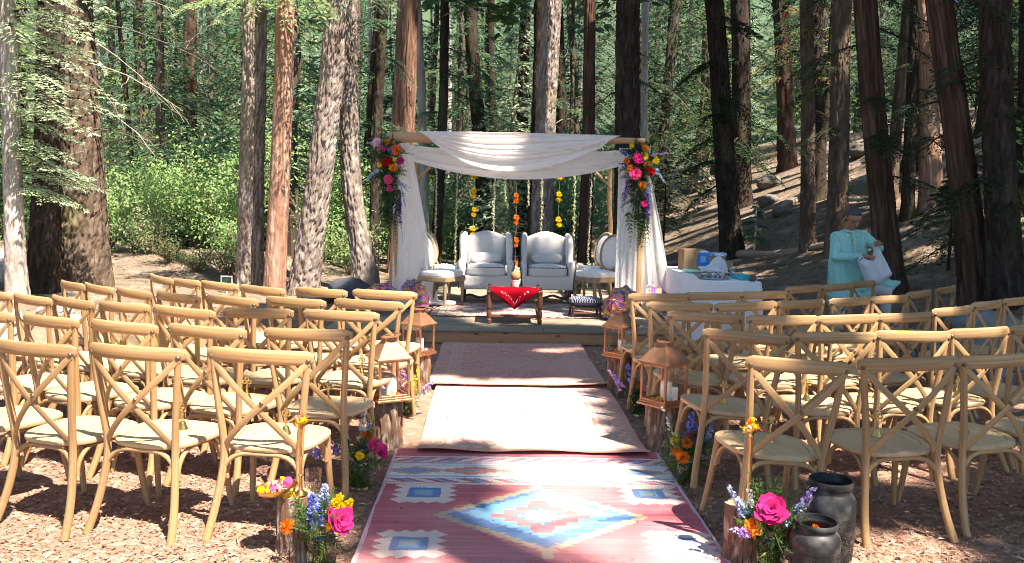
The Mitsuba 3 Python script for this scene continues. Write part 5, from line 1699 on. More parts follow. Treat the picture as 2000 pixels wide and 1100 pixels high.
# ---------------------------------------------------------------- stumps, lanterns, vases along the aisle
def stump(x, y, r, h, seed, label, group=None):
    z0 = float(H(x, y)) - .01
    rr = np.random.default_rng(seed)
    n, m = 110, 26
    w = np.arange(n) * 2 * PI / n
    z = np.linspace(0, h, m)
    W, Z = np.meshgrid(w, z)
    u, v = np.cos(W) * r, np.sin(W) * r
    g = np.abs(meshkit.fbm(np.stack([u * 42 + seed, v * 42, Z * 4], -1), 3, seed) - .5)
    rad = r * (1 + .07 * np.sin(2 * W + seed) + .04 * np.sin(5 * W)) - .015 * np.exp(-(g / .06) ** 2) + .008 * (meshkit.fbm(np.stack([u * 30, v * 30 + seed, Z * 6], -1), 2, 3) - .5) + .012 * np.exp(-Z / .03)
    V = np.stack([np.cos(W) * rad, np.sin(W) * rad, Z], -1).reshape(-1, 3)
    m1 = meshkit.fbm(np.stack([u * 30 + seed, v * 30, Z * 3.5], -1), 4, 3)[..., None]
    m2 = meshkit.fbm(np.stack([u * 60 + seed, v * 60, Z * 12], -1), 3, 5)[..., None]
    col = np.array((.22, .135, .095)) * (1 - m1) + np.array((.085, .048, .033)) * m1
    col = col + (np.array((.40, .33, .27)) - col) * np.clip((m2 - .52) * 5, 0, 1) * .7
    k = thing('log_stump', label, 'stump', group, TR(x, y, z0))
    part(k, 'bark', mesh((V, lathe(np.stack([z * 0 + 1, z], 1), n)[1], col.reshape(-1, 3)), True), 'vertex_matte')
    ts = np.linspace(0.001, 1, 12)
    T, W2 = np.meshgrid(ts, w, indexing='ij')
    tv = np.stack([T * rad[-1] * np.cos(W2), T * rad[-1] * np.sin(W2), h + .002 - .004 * T ** 6], -1).reshape(-1, 3)
    rg = meshkit.noise(np.stack([T * r * 160, T * 0, T * 0 + seed], -1)).reshape(-1, 1)
    part(k, 'cut_top', mesh((tv, lathe(np.stack([ts, ts * 0], 1), n)[1], np.array((.50, .34, .20)) * (.7 + .5 * rg)), True), 'vertex_matte')
    return z0 + h


CANDLE = mesh(lathe([(.001, 0), (.034, 0), (.0365, .004), (.0365, .118), (.033, .124), (.020, .119), (.001, .118)], 20), 50)
WICK = mesh(tube([(0, 0, .115), (.001, 0, .124), (.003, 0, .131)], .0012, 4))


def lantern(x, y, z, rz, s, label, seed):
    """a copper lantern: square, four panes, a hipped roof and a ring"""
    k = thing('copper_lantern', label, 'lantern', None, TR(x, y, z + .001, rz=rz, s=(s * 1.1, s * 1.1, s)))
    a = .088
    part(k, 'base', mesh(box(-a - .012, a + .012, -a - .012, a + .012, 0, .016, .004), 30), 'copper')
    part(k, 'base', mesh(box(-a - .004, a + .004, -a - .004, a + .004, .0165, .027, .003), 30), 'copper')
    for sx in (-1, 1):
        for sy in (-1, 1):
            part(k, 'corner_post', mesh(box(*sorted((sx * (a - .013), sx * a)), *sorted((sy * (a - .013), sy * a)), .0275, .2495, .002)), 'copper')
    for i in range(4):
        M = TR(rz=90 * i)
        for z0, z1 in ((.0275, .040), (.236, .2495)):
            part(k, 'rail', mesh(moved(box(-a + .0135, a - .0135, -a + .001, -a + .011, z0, z1, .002), M)), 'copper')
        part(k, 'glass_pane', mesh(moved((np.array([[-a + .0135, -a + .006, .040], [a - .0135, -a + .006, .040], [a - .0135, -a + .006, .236], [-a + .0135, -a + .006, .236]]), np.array([[0, 1, 2], [0, 2, 3]])), M)), 'pane_glass')
    lv = [(a + .012, .25), (a + .012, .258), (a - .002, .272), (a - .030, .318), (.036, .345), (.032, .352), (.032, .368), (.036, .370), (.036, .376)]
    vs = np.array([[sx * q, sy * q, zz] for q, zz in lv for sx, sy in ((-1, -1), (1, -1), (1, 1), (-1, 1))])
    f = [[4 * i + j, 4 * i + (j + 1) % 4, 4 * i + 4 + (j + 1) % 4, 4 * i + 4 + j] for i in range(len(lv) - 1) for j in range(4)]
    f += [[4 * (len(lv) - 1) + j for j in range(4)], [3, 2, 1, 0]]
    part(k, 'roof', mesh((vs, np.array(f)), 30), 'copper_roof')
    w = np.linspace(0, 2 * PI, 28)
    ring = np.stack([.048 * np.cos(w) + .012, .048 * np.sin(w), .383 + .010 * np.cos(w) + 0 * w], 1)
    part(k, 'carrying_ring', mesh(tube(ring, .006, 6, .003, cap=False), 60), 'copper')
    return k


def candle(x, y, z, label, s=1.0, h=1.0):
    k = thing('pillar_candle', label, 'candle', None, TR(x, y, z, s=(s, s, s * h)))
    part(k, 'wax_pillar', CANDLE, 'wax')
    part(k, 'wick', WICK, 'black_iron')


def petal_heap(x, y, z, r, n, cols, label, seed, hgt=.5):
    q = np.random.default_rng(seed)
    m = MB()
    for i in range(n):
        a, t = q.uniform(0, 2 * PI), math.sqrt(q.random())
        p = np.array([x + r * .8 * t * math.cos(a), y + r * .8 * t * math.sin(a), z + r * hgt * (1 - t * t) * q.uniform(.3, 1) + .004])
        c = FC[cols[q.integers(len(cols))]]
        d = unit(q.normal(size=3) + [0, 0, .4])
        s = unit(np.cross(d, q.normal(size=3)))
        u = np.cross(s, d)
        L = r * q.uniform(.5, .8)
        ring = [p + d * L * (.5 - .5 * math.cos(b)) + s * L * .42 * math.sin(b) + u * L * .18 * math.cos(2 * b) for b in np.linspace(0, 2 * PI, 9)[:-1]]
        v = np.vstack([p + d * L * .5 + u * L * -.08, ring])
        m.add((v, np.array([[0, j + 1, (j + 1) % 8 + 1] for j in range(8)])), jitter(c, 1, .15, q)[0])
    return single('flower_petals', label, 'petals', mesh(m.out()), 'petal')


ST = [(-.85, 5.10, .086, .30, 'log stump under the nearer left lantern'), (-.80, 6.62, .092, .31, 'log stump under the far left lantern beside the rose rug'),
      (.825, 5.04, .088, .305, 'log stump under the nearer right lantern'), (.805, 6.64, .090, .315, 'log stump under the far right lantern')]
LN = [('copper lantern on the nearer left stump, with candle and petals', 28, 1.02), ('copper lantern on the far left stump close to the stage', 57, .95),
      ('copper lantern on the nearer right stump, with two candles', 38, 1.04), ('copper lantern on the far right stump close to the stage', 42, .97)]
for i, ((x, y, r, h, lab), (ll, rz, s)) in enumerate(zip(ST, LN)):
    zt = stump(x, y, r, h, 31 + i, lab)
    lantern(x, y, zt + .003, rz, s, ll, i)
    zc = zt + .004 + .028 * s
    nm = ['nearer left', 'far left', 'nearer right', 'far right'][i]
    candle(x + (.015 if i % 2 == 0 else .01), y - .01, zc, f'white pillar candle inside the {nm} lantern', .9 * s, 1.0)
    if i == 2:
        candle(x + .062, y - .032, zc, 'second smaller candle inside the nearer right lantern', .55, 1.25)
    petal_heap(x + (-.045 if i > 1 else .05), y - .045, zc, .036, 12, ['pale', 'deep', 'yellow'] if i != 1 else ['pale', 'white'], f'flower petals lying inside the {nm} lantern', 7 + i)

# two near stumps with brass pieces
zt = stump(-1.035, 3.43, .075, .275, 51, 'low log stump nearest the camera left of the kilim')
prof = [(.001, .004), (.05, .004), (.072, .014), (.082, .028), (.086, .028), (.078, .008), (.052, -.004), (.001, -.004)][::-1]
k = single('brass_bowl', 'shallow brass bowl of petals on the low left stump', 'bowl', mesh(lathe(prof, 32), 60), 'brass', TR(-1.10, 3.40, zt + .012, ry=-6))
petal_heap(-1.10, 3.40, zt + .018, .062, 26, ['pink', 'pale', 'yellow', 'pale'], 'pink and yellow petals heaped in the left brass bowl', 91, .35)


def stick(x, y, z, h, label):
    k = thing('brass_candlestick', label, 'candlestick', None, TR(x, y, z))
    pr = [(.001, 0), (.030, 0), (.032, .006), (.018, .014), (.009, .024), (.008, h * .25), (.012, h * .27), (.008, h * .29), (.0075, h * .5), (.011, h * .52), (.0075, h * .54), (.007, h * .8), (.012, h * .83), (.008, h * .86), (.012, h * .93), (.03, h * .955), (.036, h), (.034, h), (.027, h * .965), (.001, h * .95)]
    part(k, 'stem', mesh(lathe(pr, 16), 60), 'brass')


stick(-1.005, 3.40, zt + .003, .31, 'tall brass candlestick holding petals on the low left stump')
petal_heap(-1.005, 3.40, zt + .305, .036, 18, ['yellow', 'deep', 'pink', 'yellow'], 'yellow and coral petals on top of the left candlestick', 92, 1.1)
k = single('glass_tumbler', 'ribbed clear glass tumbler at the back of the low left stump', 'glass', mesh(lathe([(.001, .003), (.028, .003), (.030, .02), (.034, .085)], 24), 60), 'pane_glass', TR(-.968, 3.47, zt + .004))
zt = stump(.845, 3.45, .070, .275, 53, 'low log stump nearest the camera right of the kilim')
stick(.862, 3.43, zt + .003, .33, 'tall brass candlestick holding petals on the low right stump')
petal_heap(.862, 3.43, zt + .325, .038, 18, ['yellow', 'deep', 'pale', 'yellow'], 'yellow and pink petals on top of the right candlestick', 93, 1.1)


def vase(x, y, R, h, label, flow, spikes, gcol, seed, spread=.55, ng=22, gl=.17):
    """a glass jar with a loose bunch of garden flowers"""
    r = np.random.default_rng(seed)
    z = float(H(x, y))
    k = thing('flower_jar', label, 'vase', None, TR(x, y, z))
    w_ = .82
    body = [(.001, .001), (R * .88, .001), (R * .98, .012), (R, h * .35), (R * .97, h * .68), (R * .86, h * .78), (R * .80, h * w_), (.001, h * w_)]
    part(k, 'water', mesh(lathe(body, 28), 50), 'jar_water')
    part(k, 'neck', mesh(lathe([(R * .805, h * w_ + .001), (R * .76, h * .88), (R * .76, h * .97), (R * .80, h * .99), (R * .80, h), (R * .77, h)], 28), 60), 'pane_glass')
    m = MB()
    for i in range(16):
        a = r.uniform(0, 6.28)
        b = np.array([math.cos(a), math.sin(a), 0])
        m.add(tube([b * R * .6 * r.random() + [0, 0, .01], b * R * .25 * r.normal() + [0, 0, h * .9], b * R * .9 + [0, 0, h * 1.2]], .003, 4), jitter((.10, .17, .045), 1, .25, r)[0])
    c = np.stack([r.normal(0, R * .35, 26), r.normal(0, R * .35, 26), r.uniform(.02, h * .8, 26)], 1)
    m.add(blades(c, rndir(26, r) + [0, 0, 1], rndir(26, r), .06, .015, jitter((.09, .16, .04), 26, .25, r), .1))
    part(k, 'stems', mesh(m.out()), 'leaf')
    m = MB()
    m.add(greens(r, (0, 0, h * .95), ng, 1, gl, gcol, -.9 * .6, .22))
    m.add(greens(r, (0, 0, h * 1.1), ng // 2, 1, gl, gcol, -.8, .3))
    part(k, 'foliage', mesh(m.out()), 'leaf')
    for i, (kd, c, dx, dy, dz, rad) in enumerate(flow):
        p = np.array([dx, dy, dz])
        part(k, kd, head(kd, c, i % 2), 'petal', facing(p, p * [2.2, 1.2, .6] + [0, -.12, .04] + r.normal(0, .03, 3), rad, r.uniform(0, 6)))
        part(k, 'stem', mesh(tube([(0, 0, h * .8), p * [.6, .6, .8] + [0, 0, .02], p], .0022, 4), 50), 'stem_green')
    for (c, dx, dy, dz, L, n, rad) in spikes:
        part(k, 'flower_spike', mesh(spike(r, (dx * .15, dy * .15, h * .9), (dx, dy, dz), L, rad, FC[c], n)), 'petal')


scene['jar_water'] = {'type': 'dielectric', 'int_ior': 1.34, 'specular_transmittance': {'type': 'rgb', 'value': [0.84, 0.90, 0.82]}}
scene['stem_green'] = principled((.09, .15, .04), .6)
GF = (.085, .15, .045)
vase(-.905, 3.33, .058, .20, 'glass jar with yellow, blue and magenta flowers nearest the camera on the left', [('peony', 'magenta', .085, -.06, .235, .052), ('marigold', 'orange', -.125, -.05, .205, .034), ('peony', 'magenta', .06, -.05, .26, .03)],
     [('yellow', .25, -.1, 1, .17, 130, .045), ('yellow', .40, 0, 1, .14, 90, .042), ('blue', -.10, -.1, 1, .17, 110, .042), ('sky', .02, .1, 1, .19, 80, .038), ('blue', -.02, -.2, 1, .12, 70, .038)], GF, 1, ng=34, gl=.15)
vase(-.915, 4.33, .062, .165, 'glass jar with purple spikes and pink blooms left of the peach rug', [('peony', 'pink', .095, -.06, .245, .042), ('marigold', 'orange', .05, 0, .285, .034), ('peony', 'magenta', .125, -.05, .215, .038), ('zinnia', 'yellow', .02, -.08, .20, .028)],
     [('lilac', -.85, -.1, .55, .27, 60, .035), ('lilac', -.5, 0, .8, .24, 40, .032), ('white', .05, .1, 1, .38, 50, .030), ('white', -.25, .2, 1, .32, 30, .02), ('sky', .15, 0, 1, .24, 40, .03)], (.10, .16, .06), 2, gl=.17)
vase(-.81, 5.84, .048, .15, 'glass jar with a yellow marigold by the far left stump', [('marigold', 'yellow', .02, -.06, .23, .042), ('marigold', 'orange', .045, -.04, .20, .025)],
     [('lilac', -.05, 0, 1, .30, 50, .032), ('pale', -.15, .1, 1, .32, 50, .034), ('yellow', .2, .1, 1, .26, 40, .022), ('lilac', .5, 0, .6, .18, 30, .03)], (.10, .18, .06), 3, gl=.12)
vase(.85, 4.46, .062, .165, 'glass jar with orange marigolds and blue delphinium right of the peach rug', [('marigold', 'orange', -.045, -.08, .175, .036), ('marigold', 'orange', -.075, -.06, .205, .030), ('marigold', 'orange', -.02, -.05, .245, .032), ('zinnia', 'yellow', -.075, 0, .245, .030), ('rose', 'magenta', .02, 0, .27, .032)],
     [('blue', .2, 0, 1, .34, 80, .042), ('sky', .38, .1, 1, .28, 60, .038), ('white', -.3, .2, 1, .32, 26, .022), ('blue', .05, .1, 1, .28, 50, .04)], (.09, .16, .05), 4, ng=34, gl=.17)
vase(.84, 5.97, .050, .15, 'glass jar with lilac and blue flowers by the far right stump', [('rose', 'pale', .03, -.05, .21, .03), ('marigold', 'orange', -.01, -.05, .22, .02)],
     [('lilac', -.55, 0, .9, .26, 50, .034), ('blue', -.2, 0, 1, .28, 50, .034), ('lilac', .3, 0, 1, .22, 40, .03), ('white', .1, .2, 1, .34, 30, .02)], (.06, .11, .04), 5, gl=.13)
vase(.945, 3.36, .058, .19, 'glass jar with a large magenta peony nearest the camera on the right', [('peony', 'magenta', -.03, -.06, .285, .064), ('marigold', 'orange', -.10, -.06, .215, .042), ('rose', 'red', .075, -.06, .205, .028), ('rose', 'red', .05, -.07, .19, .024), ('rose', 'magenta', .085, -.03, .235, .028), ('marigold', 'orange', .155, -.06, .215, .018)],
     [('sky', -.50, .1, 1, .24, 50, .032), ('lilac', .45, 0, 1, .25, 60, .032), ('sky', .3, -.1, .8, .17, 50, .035), ('white', -.28, .1, 1, .20, 50, .036), ('lilac', -.6, -.3, .35, .14, 30, .03)], (.08, .15, .04), 6, ng=36, gl=.16)


# ---------------------------------------------------------------- black pierced iron lanterns
def f_iron(p, n, uv):
    g = fbm(p.x * 14, p.y * 14, p.z * 14, 4)
    return mix((0.025, 0.026, 0.028), (0.11, 0.105, 0.10), smoothstep(0.4, 0.75, g))


scene['dark_iron'] = principled(mikit.proc(f_iron), 0.5, metallic=0.5)


def pierced(x, y, R, h, label, seed):
    r = np.random.default_rng(seed)
    k = thing('iron_lantern', label, 'lantern', None, TR(x, y, float(H(x, y))))
    zs = h * .60
    pr = [(R, zs), (R * 1.005, h * .66), (R * .985, h * .74), (R * .92, h * .80), (R * .82, h * .845), (R * .79, h * .86), (R * .79, h * .90), (R * .84, h * .91), (R * .87, h * .94), (R * .87, h * .975), (R * .84, h), (R * .80, h * .995), (R * .80, h * .93), (R * .74, h * .90), (R * .74, h * .86), (R * .9, h * .78), (R * .97, h * .70), (R * .985, zs)]
    part(k, 'shoulder', mesh(lathe(pr, 48), 50), 'dark_iron')
    nu, nv = 150, int(zs / (2 * PI * R / 150))
    keep = np.ones((nv, nu), bool)
    for i in range(2, nv - 2, 2):
        for j in range(0, nu, 2):
            q = meshkit.noise(np.array([j * .09, i * .09, seed]))
            if r.random() < .55 + .4 * (q > .5):
                keep[i, (j + (i // 2) % 2) % nu] = False
    for (rad, nm) in ((R, 'pierced_wall'),):
        w = np.arange(nu) * 2 * PI / nu
        z = np.linspace(0.004, zs, nv + 1)
        bul = 1 - .06 * (1 - z / zs) ** 3
        v = np.stack([rad * bul[:, None] * np.cos(w), rad * bul[:, None] * np.sin(w), np.broadcast_to(z[:, None], (nv + 1, nu))], -1).reshape(-1, 3)
        i, j = np.nonzero(keep)
        q = np.stack([i * nu + j, i * nu + (j + 1) % nu, (i + 1) * nu + (j + 1) % nu, (i + 1) * nu + j], -1)
        part(k, nm, mesh((v, np.vstack([q[:, [0, 1, 2]], q[:, [0, 2, 3]]])), True), 'dark_iron')
    part(k, 'floor_plate', mesh(lathe([(.001, .003), (R * .93, .003), (R * .93, .010), (.001, .010)], 40), 40), 'dark_iron')
    w = np.linspace(0, PI, 24)
    part(k, 'handle', mesh(tube(np.stack([R * .88 * np.cos(w), -R * .30 * np.sin(w) - .01, h * .93 - R * .10 * np.sin(w)], 1), .0035, 6), 60), 'black_iron')


pierced(1.205, 3.42, .104, .335, 'taller black pierced iron lantern in front of the right chairs', 1)
pierced(1.075, 3.235, .098, .25, 'shorter black pierced iron lantern beside the right flower jar', 2)

# ---------------------------------------------------------------- brass hand bells on the seats
BELL = mesh(lathe([(.001, .030), (.008, .031), (.012, .028), (.015, .016), (.022, .002), (.0225, 0), (.020, .002), (.013, .014), (.001, .024)], 16), 60)
GRIP = MB()
GRIP.add(tube([(0, 0, .030), (0, 0, .042), (0, 0, .05), (0, 0, .062), (0, 0, .075)], [.004, .007, .0035, .006, .003], 8))
w = np.linspace(0, 2 * PI, 14)
for cx, cz in ((0, .098), (-.012, .084), (.012, .084)):
    GRIP.add(tube(np.stack([cx + .0085 * np.cos(w), 0 * w, cz + .0085 * np.sin(w)], 1), .0035, 6, cap=False))
GRIP = mesh(GRIP.out()[:2], 50)
for si, rows, picks in (('right', RIGHT_KEYS, [(0, 0), (0, 1), (0, 2), (1, 0), (1, 1), (1, 2), (1, 3), (2, 0), (2, 1), (2, 2), (2, 3), (3, 0), (3, 2), (3, 3), (4, 0), (4, 2)]), ('left', LEFT_KEYS, [(0, 1), (0, 0), (1, 0), (1, 1), (2, 0), (3, 0), (3, 2)])):
    for i, j in picks:
        ck, CM = rows[i][j]
        r_ = np.random.default_rng(i * 10 + j)
        k = thing('hand_bell', f'small brass hand bell on the seat {ORD[j]} from aisle {si}, {ROWN[i]}', 'bell', f'brass hand bells on the {si} chairs', CM @ TR(.02 + r_.normal(0, .02), .27 + r_.normal(0, .03), .394, rz=r_.uniform(-25, 25), s=1.12))
        part(k, 'cup', BELL, 'brass')
        part(k, 'handle', GRIP, 'brass')
# ---------------------------------------------------------------- the cloth-covered table right of the stage
TX0, TX1, TY0, TY1, TZ = 1.95, 2.52, 8.52, 10.55, .755
k = thing('folding_table', 'folding table hidden under the white tablecloth right of the stage', 'table')
part(k, 'table_top', box(TX0 + .012, TX1 - .012, TY0 + .012, TY1 - .012, TZ - .04, TZ - .004), 'white_seat')
for x in (TX0 + .1, TX1 - .1):
    for y in (TY0 + .2, TY1 - .2):
        part(k, 'leg', mesh(tube([(x, y, float(H(x, y))), (x, y, TZ - .042)], .014, 8)), 'black_iron')


def cloth_ring(s, e):
    """point of a rounded rectangle by perimeter fraction s, pushed out by e"""
    w, d, r = TX1 - TX0, TY1 - TY0, .03
    P = np.array([[TX0, TY0], [TX1, TY0], [TX1, TY1], [TX0, TY1], [TX0, TY0]])
    L = np.array([0, w, w + d, 2 * w + d, 2 * (w + d)]) / (2 * (w + d))
    x, y = np.interp(s, L, P[:, 0]), np.interp(s, L, P[:, 1])
    nx = np.clip((x - (TX0 + TX1) / 2) / (w / 2), -1, 1) ** 31
    ny = np.clip((y - (TY0 + TY1) / 2) / (d / 2), -1, 1) ** 61
    n = unit(np.stack([nx, ny], -1) + 1e-9)
    return x + n[..., 0] * e, y + n[..., 1] * e


ns = 260
ss = np.linspace(0, 1, ns, endpoint=False)
rows = []
for t in np.concatenate([[-1, -.5, -.12], np.linspace(0, 1, 16)]):
    if t < 0:
        x, y = cloth_ring(ss, 0)
        k_ = 1 - min(1, -t) * .98 if t > -1 else .02
        cx, cy = (TX0 + TX1) / 2, (TY0 + TY1) / 2
        rows.append(np.stack([cx + (x - cx) * k_, cy + (y - cy) * k_, np.full(ns, TZ)], 1))
    else:
        per = 2 * (TX1 - TX0 + TY1 - TY0)
        f1 = np.sin(ss * per * 13 + 1.5 * np.sin(ss * per * 3)) * .5 + np.sin(ss * per * 29 + 2) * .2
        e = .006 + t * (.045 + .028 * f1) + .012 * min(1, t * 8)
        x, y = cloth_ring(ss, e)
        z = TZ - .004 - t * (TZ - .02) + (.0 if t else .003)
        rows.append(np.stack([x, y, np.full(ns, z)], 1))
V = np.vstack(rows)
i, j = np.meshgrid(np.arange(len(rows) - 1), np.arange(ns), indexing='ij')
q = np.stack([i * ns + j, (i + 1) * ns + j, (i + 1) * ns + (j + 1) % ns, i * ns + (j + 1) % ns], -1).reshape(-1, 4)
scene['table_linen'] = principled((.66, .67, .69), 0.85)
single('tablecloth', 'white tablecloth falling in folds to the ground over the folding table', 'tablecloth', mesh((V, np.vstack([q[:, [0, 1, 2]], q[:, [0, 2, 3]]])), 50), 'table_linen')

scene['cardboard'] = principled((.33, .215, .115), 0.85)
TP = TZ + .003


def carton(x, y, w, d, h, rz, label, bs='cardboard'):
    k = thing('cardboard_box', label, 'box', None, TR(x, y, TP, rz=rz))
    t = .005
    part(k, 'floor', box(-w + t, w - t, -d + t, d - t, 0, t, .001), bs)
    for a, b, c, e in ((-w, w, -d, -d + t), (-w, w, d - t, d), (-w, -w + t, -d + t + .0005, d - t - .0005), (w - t, w, -d + t + .0005, d - t - .0005)):
        part(k, 'side', box(a, b, c, e, 0, h, .001), bs)
    part(k, 'flap', mesh(moved(box(-w, w, -d * .9, 0, 0, t * .6, .001), TR(0, d, h + .001, rx=-35) @ TR(0, 0, 0, rx=180))), bs)
    return k


carton(2.16, 10.06, .125, .10, .245, 8, 'tall open brown cardboard box at the back of the covered table')
carton(2.58, 10.2, .12, .10, .09, -20, 'low open cardboard box at the right back of the covered table')


def f_packet(p, n, uv):
    z = (p.z - TP) / 0.23
    c = dr.select((z > 0.22) & (z < 0.92), mi.Color3f(.03, .16, .52), mi.Color3f(.62, .66, .72))
    k = (z > 0.42) & (z < 0.72) & (dr.abs(frac(p.x * 9) - 0.5) < 0.3)
    return dr.select(k, mi.Color3f(.20, .36, .66), c)


scene['packet_print'] = principled(mikit.proc(f_packet), 0.35)
single('blue_packet', 'upright blue and white plastic packet beside the tall cardboard box', 'packet', mesh(soft(-.075, .075, -.03, .03, 0, .235, 5, pw=3), 60), 'packet_print', TR(2.29, 9.98, TP, rz=12))


def f_lid(p, n, uv):
    k = noise(p.x * 45, p.y * 45, p.z * 45) > 0.52
    return dr.select(k, mi.Color3f(.58, .68, .78), mi.Color3f(.16, .30, .52))


scene['lid_print'] = principled(mikit.proc(f_lid), 0.5)
k = thing('gift_box', 'pale blue patterned box standing behind the plastic bag on the table', 'box', None, TR(2.50, 10.36, TP, rz=-6))
part(k, 'body', box(-.14, .14, -.09, .09, 0, .15, .003), 'cardboard')
part(k, 'lid', box(-.15, .15, -.10, .10, .1515, .19, .004), 'lid_print', label='pale blue patterned lid')
w = np.linspace(0, 2 * PI, 40, endpoint=False)
cr = np.random.default_rng(3)
hs = np.linspace(0, 1, 16)
bagv = np.stack([np.stack([(1 - h) ** .8 * (.16 + .02 * np.sin(5 * w + h * 9) + .018 * np.sin(11 * w + 3 * h)) * np.cos(w) + .06 * h, (1 - h) ** .8 * .11 * np.sin(w) * (1 + .15 * np.sin(7 * w)), .20 * h + .02 * np.sin(3 * w + 6 * h) * (1 - h) * h * 4], 1) for h in hs]).reshape(-1, 3)
scene['bag_film'] = {'type': 'principledthin', 'base_color': {'type': 'rgb', 'value': [.80, .80, .84]}, 'roughness': 0.3, 'diff_trans': 0.9, 'spec_trans': 0.0}
single('plastic_bag', 'crumpled pale plastic bag heaped on the table', 'bag', mesh((bagv, lathe(np.stack([hs + 1, hs], 1), 40)[1]), 50), 'bag_film', TR(2.33, 9.62, TP, rz=15))
scene['steel'] = principled((.55, .55, .56), 0.25, metallic=1.0)
tray = mesh(lathe([(.001, .004), (.15, .004), (.165, .012), (.172, .024), (.176, .024), (.168, .008), (.150, .0), (.001, .0)][::-1], 36), 60)
cup = mesh(lathe([(.001, .003), (.026, .003), (.034, .03), (.0355, .03), (.028, .0), (.001, .0)][::-1], 18), 60)
rr = np.random.default_rng(8)
for nm, x, y, s in (('steel tray of small dark bowls at the front left of the table', 2.10, 8.78, 1.0), ('steel tray of small bowls in the middle of the table', 2.16, 9.16, 1.0), ('steel tray of small bowls at the right of the table', 2.38, 9.02, .8)):
    k = single('steel_tray', nm, 'tray', tray, 'steel', TR(x, y, TP, s=(s, s, 1)))
    for i in range(7):
        a = i * 2 * PI / 6 + .3
        bx, by = (x + .095 * s * math.cos(a), y + .095 * s * math.sin(a)) if i < 6 else (x, y)
        b = single('small_bowl', 'small steel bowl of spices on a ' + nm.split(' of ')[0] + ' ' + ('at the front left' if x < 2.13 else 'in the middle' if x < 2.2 else 'at the right'), 'bowl', cup, 'steel', TR(bx, by, TP + .008 + .004, s=(s, s, 1.3)), group='spice bowls on the ' + ('front left tray' if x < 2.13 else 'middle tray' if x < 2.2 else 'right tray'))
        part(b, 'spice', mesh(moved(lathe([(.032, .022), (.02, .027), (.001, .030)][::-1], 14), np.eye(4))), ['spice_red', 'spice_dark', 'spice_white'][rr.integers(3)])
scene['spice_red'] = principled((.30, .05, .02), .9)
scene['spice_dark'] = principled((.05, .035, .02), .9)
scene['spice_white'] = principled((.7, .68, .6), .9)
scene['turquoise'] = principled((.03, .38, .45), .4)
scene['mint_paper'] = principled((.30, .66, .46), .8)
k = thing('turquoise_tray', 'turquoise rectangular tray with a patterned rim near the right edge of the table', 'tray', None, TR(2.43, 8.78, TP, rz=4))
part(k, 'floor', box(-.085, .085, -.12, .12, 0, .005, .001), 'turquoise')
for a, b, c, d in ((-.09, .09, -.128, -.121), (-.09, .09, .121, .128), (-.09, -.0855, -.1205, .1205), (.0855, .09, -.1205, .1205)):
    part(k, 'rim', box(a, b, c, d, 0, .045, .001), 'turquoise')
def paper(u, v):
    return np.stack([(u - .5) * .22, (v - .5) * .3, .012 + .03 * meshkit.fbm(np.stack([u * 4, v * 4, 0 * u], -1), 3, 2) * np.sin(PI * np.clip(u, 0, 1)) ** .4], -1)
single('tissue_paper', 'crumpled mint green tissue paper at the left edge of the table', 'paper', mesh(grid(paper, 24, 24), False), 'mint_paper', TR(2.10, 9.58, TP, rz=10))
single('clay_pot', 'small red clay pot at the front right corner of the table', 'pot', mesh(lathe([(.001, 0), (.024, 0), (.036, .02), (.034, .042), (.026, .050), (.032, .062), (.028, .062), (.022, .05), (.001, .045)], 20), 60), 'reddish_wood', TR(2.45, 8.58, TP))
cup2 = single('steel_cup', 'steel cup of flowers behind the turquoise tray', 'cup', mesh(lathe([(.001, 0), (.03, 0), (.036, .08), (.034, .08), (.028, .004), (.001, .004)], 18), 60), 'steel', TR(2.46, 9.32, TP))

# ---------------------------------------------------------------- the man with the bag
import manifold3d as m3
import trimesh


def bones(lst, edge, it=8, lamb=.5, mu=.53):
    """one continuous surface from hulls of balls, refined and smoothed"""
    tot = None
    bl = np.array(trimesh.creation.icosphere(2).vertices)
    for seg in lst:
        pts = np.vstack([bl * s[3] + np.array(s[:3]) for s in seg])
        h = m3.Manifold.hull_points(np.ascontiguousarray(pts))
        tot = h if tot is None else tot + h
    m = tot.refine_to_length(edge).to_mesh()
    v, f = np.array(m.vert_properties[:, :3], float), np.array(m.tri_verts)
    # weld, then smooth without shrinking; no step longer than half an edge
    _, first, inv = np.unique(np.round(v / 2e-4).astype(int), axis=0, return_index=True, return_inverse=True)
    v, f = v[first], inv.reshape(-1)[f]
    f = f[(f[:, 0] != f[:, 1]) & (f[:, 1] != f[:, 2]) & (f[:, 0] != f[:, 2])]
    from scipy import sparse
    e = np.vstack([f[:, [0, 1]], f[:, [1, 2]], f[:, [2, 0]]])
    A = sparse.coo_matrix((np.ones(2 * len(e)), (np.r_[e[:, 0], e[:, 1]], np.r_[e[:, 1], e[:, 0]])), shape=(len(v), len(v))).tocsr()
    A.data[:] = 1
    D = sparse.diags(1 / np.maximum(np.asarray(A.sum(1)).ravel(), 1))
    W = D @ A
    for i in range(it):
        for k in (lamb, -mu):
            d = k * (W @ v - v)
            n = np.linalg.norm(d, axis=1, keepdims=True)
            v = v + d * np.minimum(1, .5 * edge / np.maximum(n, 1e-9))
    return v, f


scene['skin'] = principled((.30, .155, .095), .5)
scene['kurta'] = principled(mikit.proc(lambda p, n, uv: mix((.30, .56, .52), (.22, .47, .44), fbm(p.x * 90, p.y * 90, p.z * 90, 2))), .7, sheen=.3)
scene['kurta_trim'] = principled((.30, .50, .42), .6)
scene['trousers'] = principled((.50, .47, .46), .8)
scene['hair'] = principled((.060, .055, .052), .7)
MX, MY = 4.02, 9.92
fz = float(H(MX, MY))
man = thing('person', 'man in a turquoise kurta looking down into the white bag he holds', 'person', None)
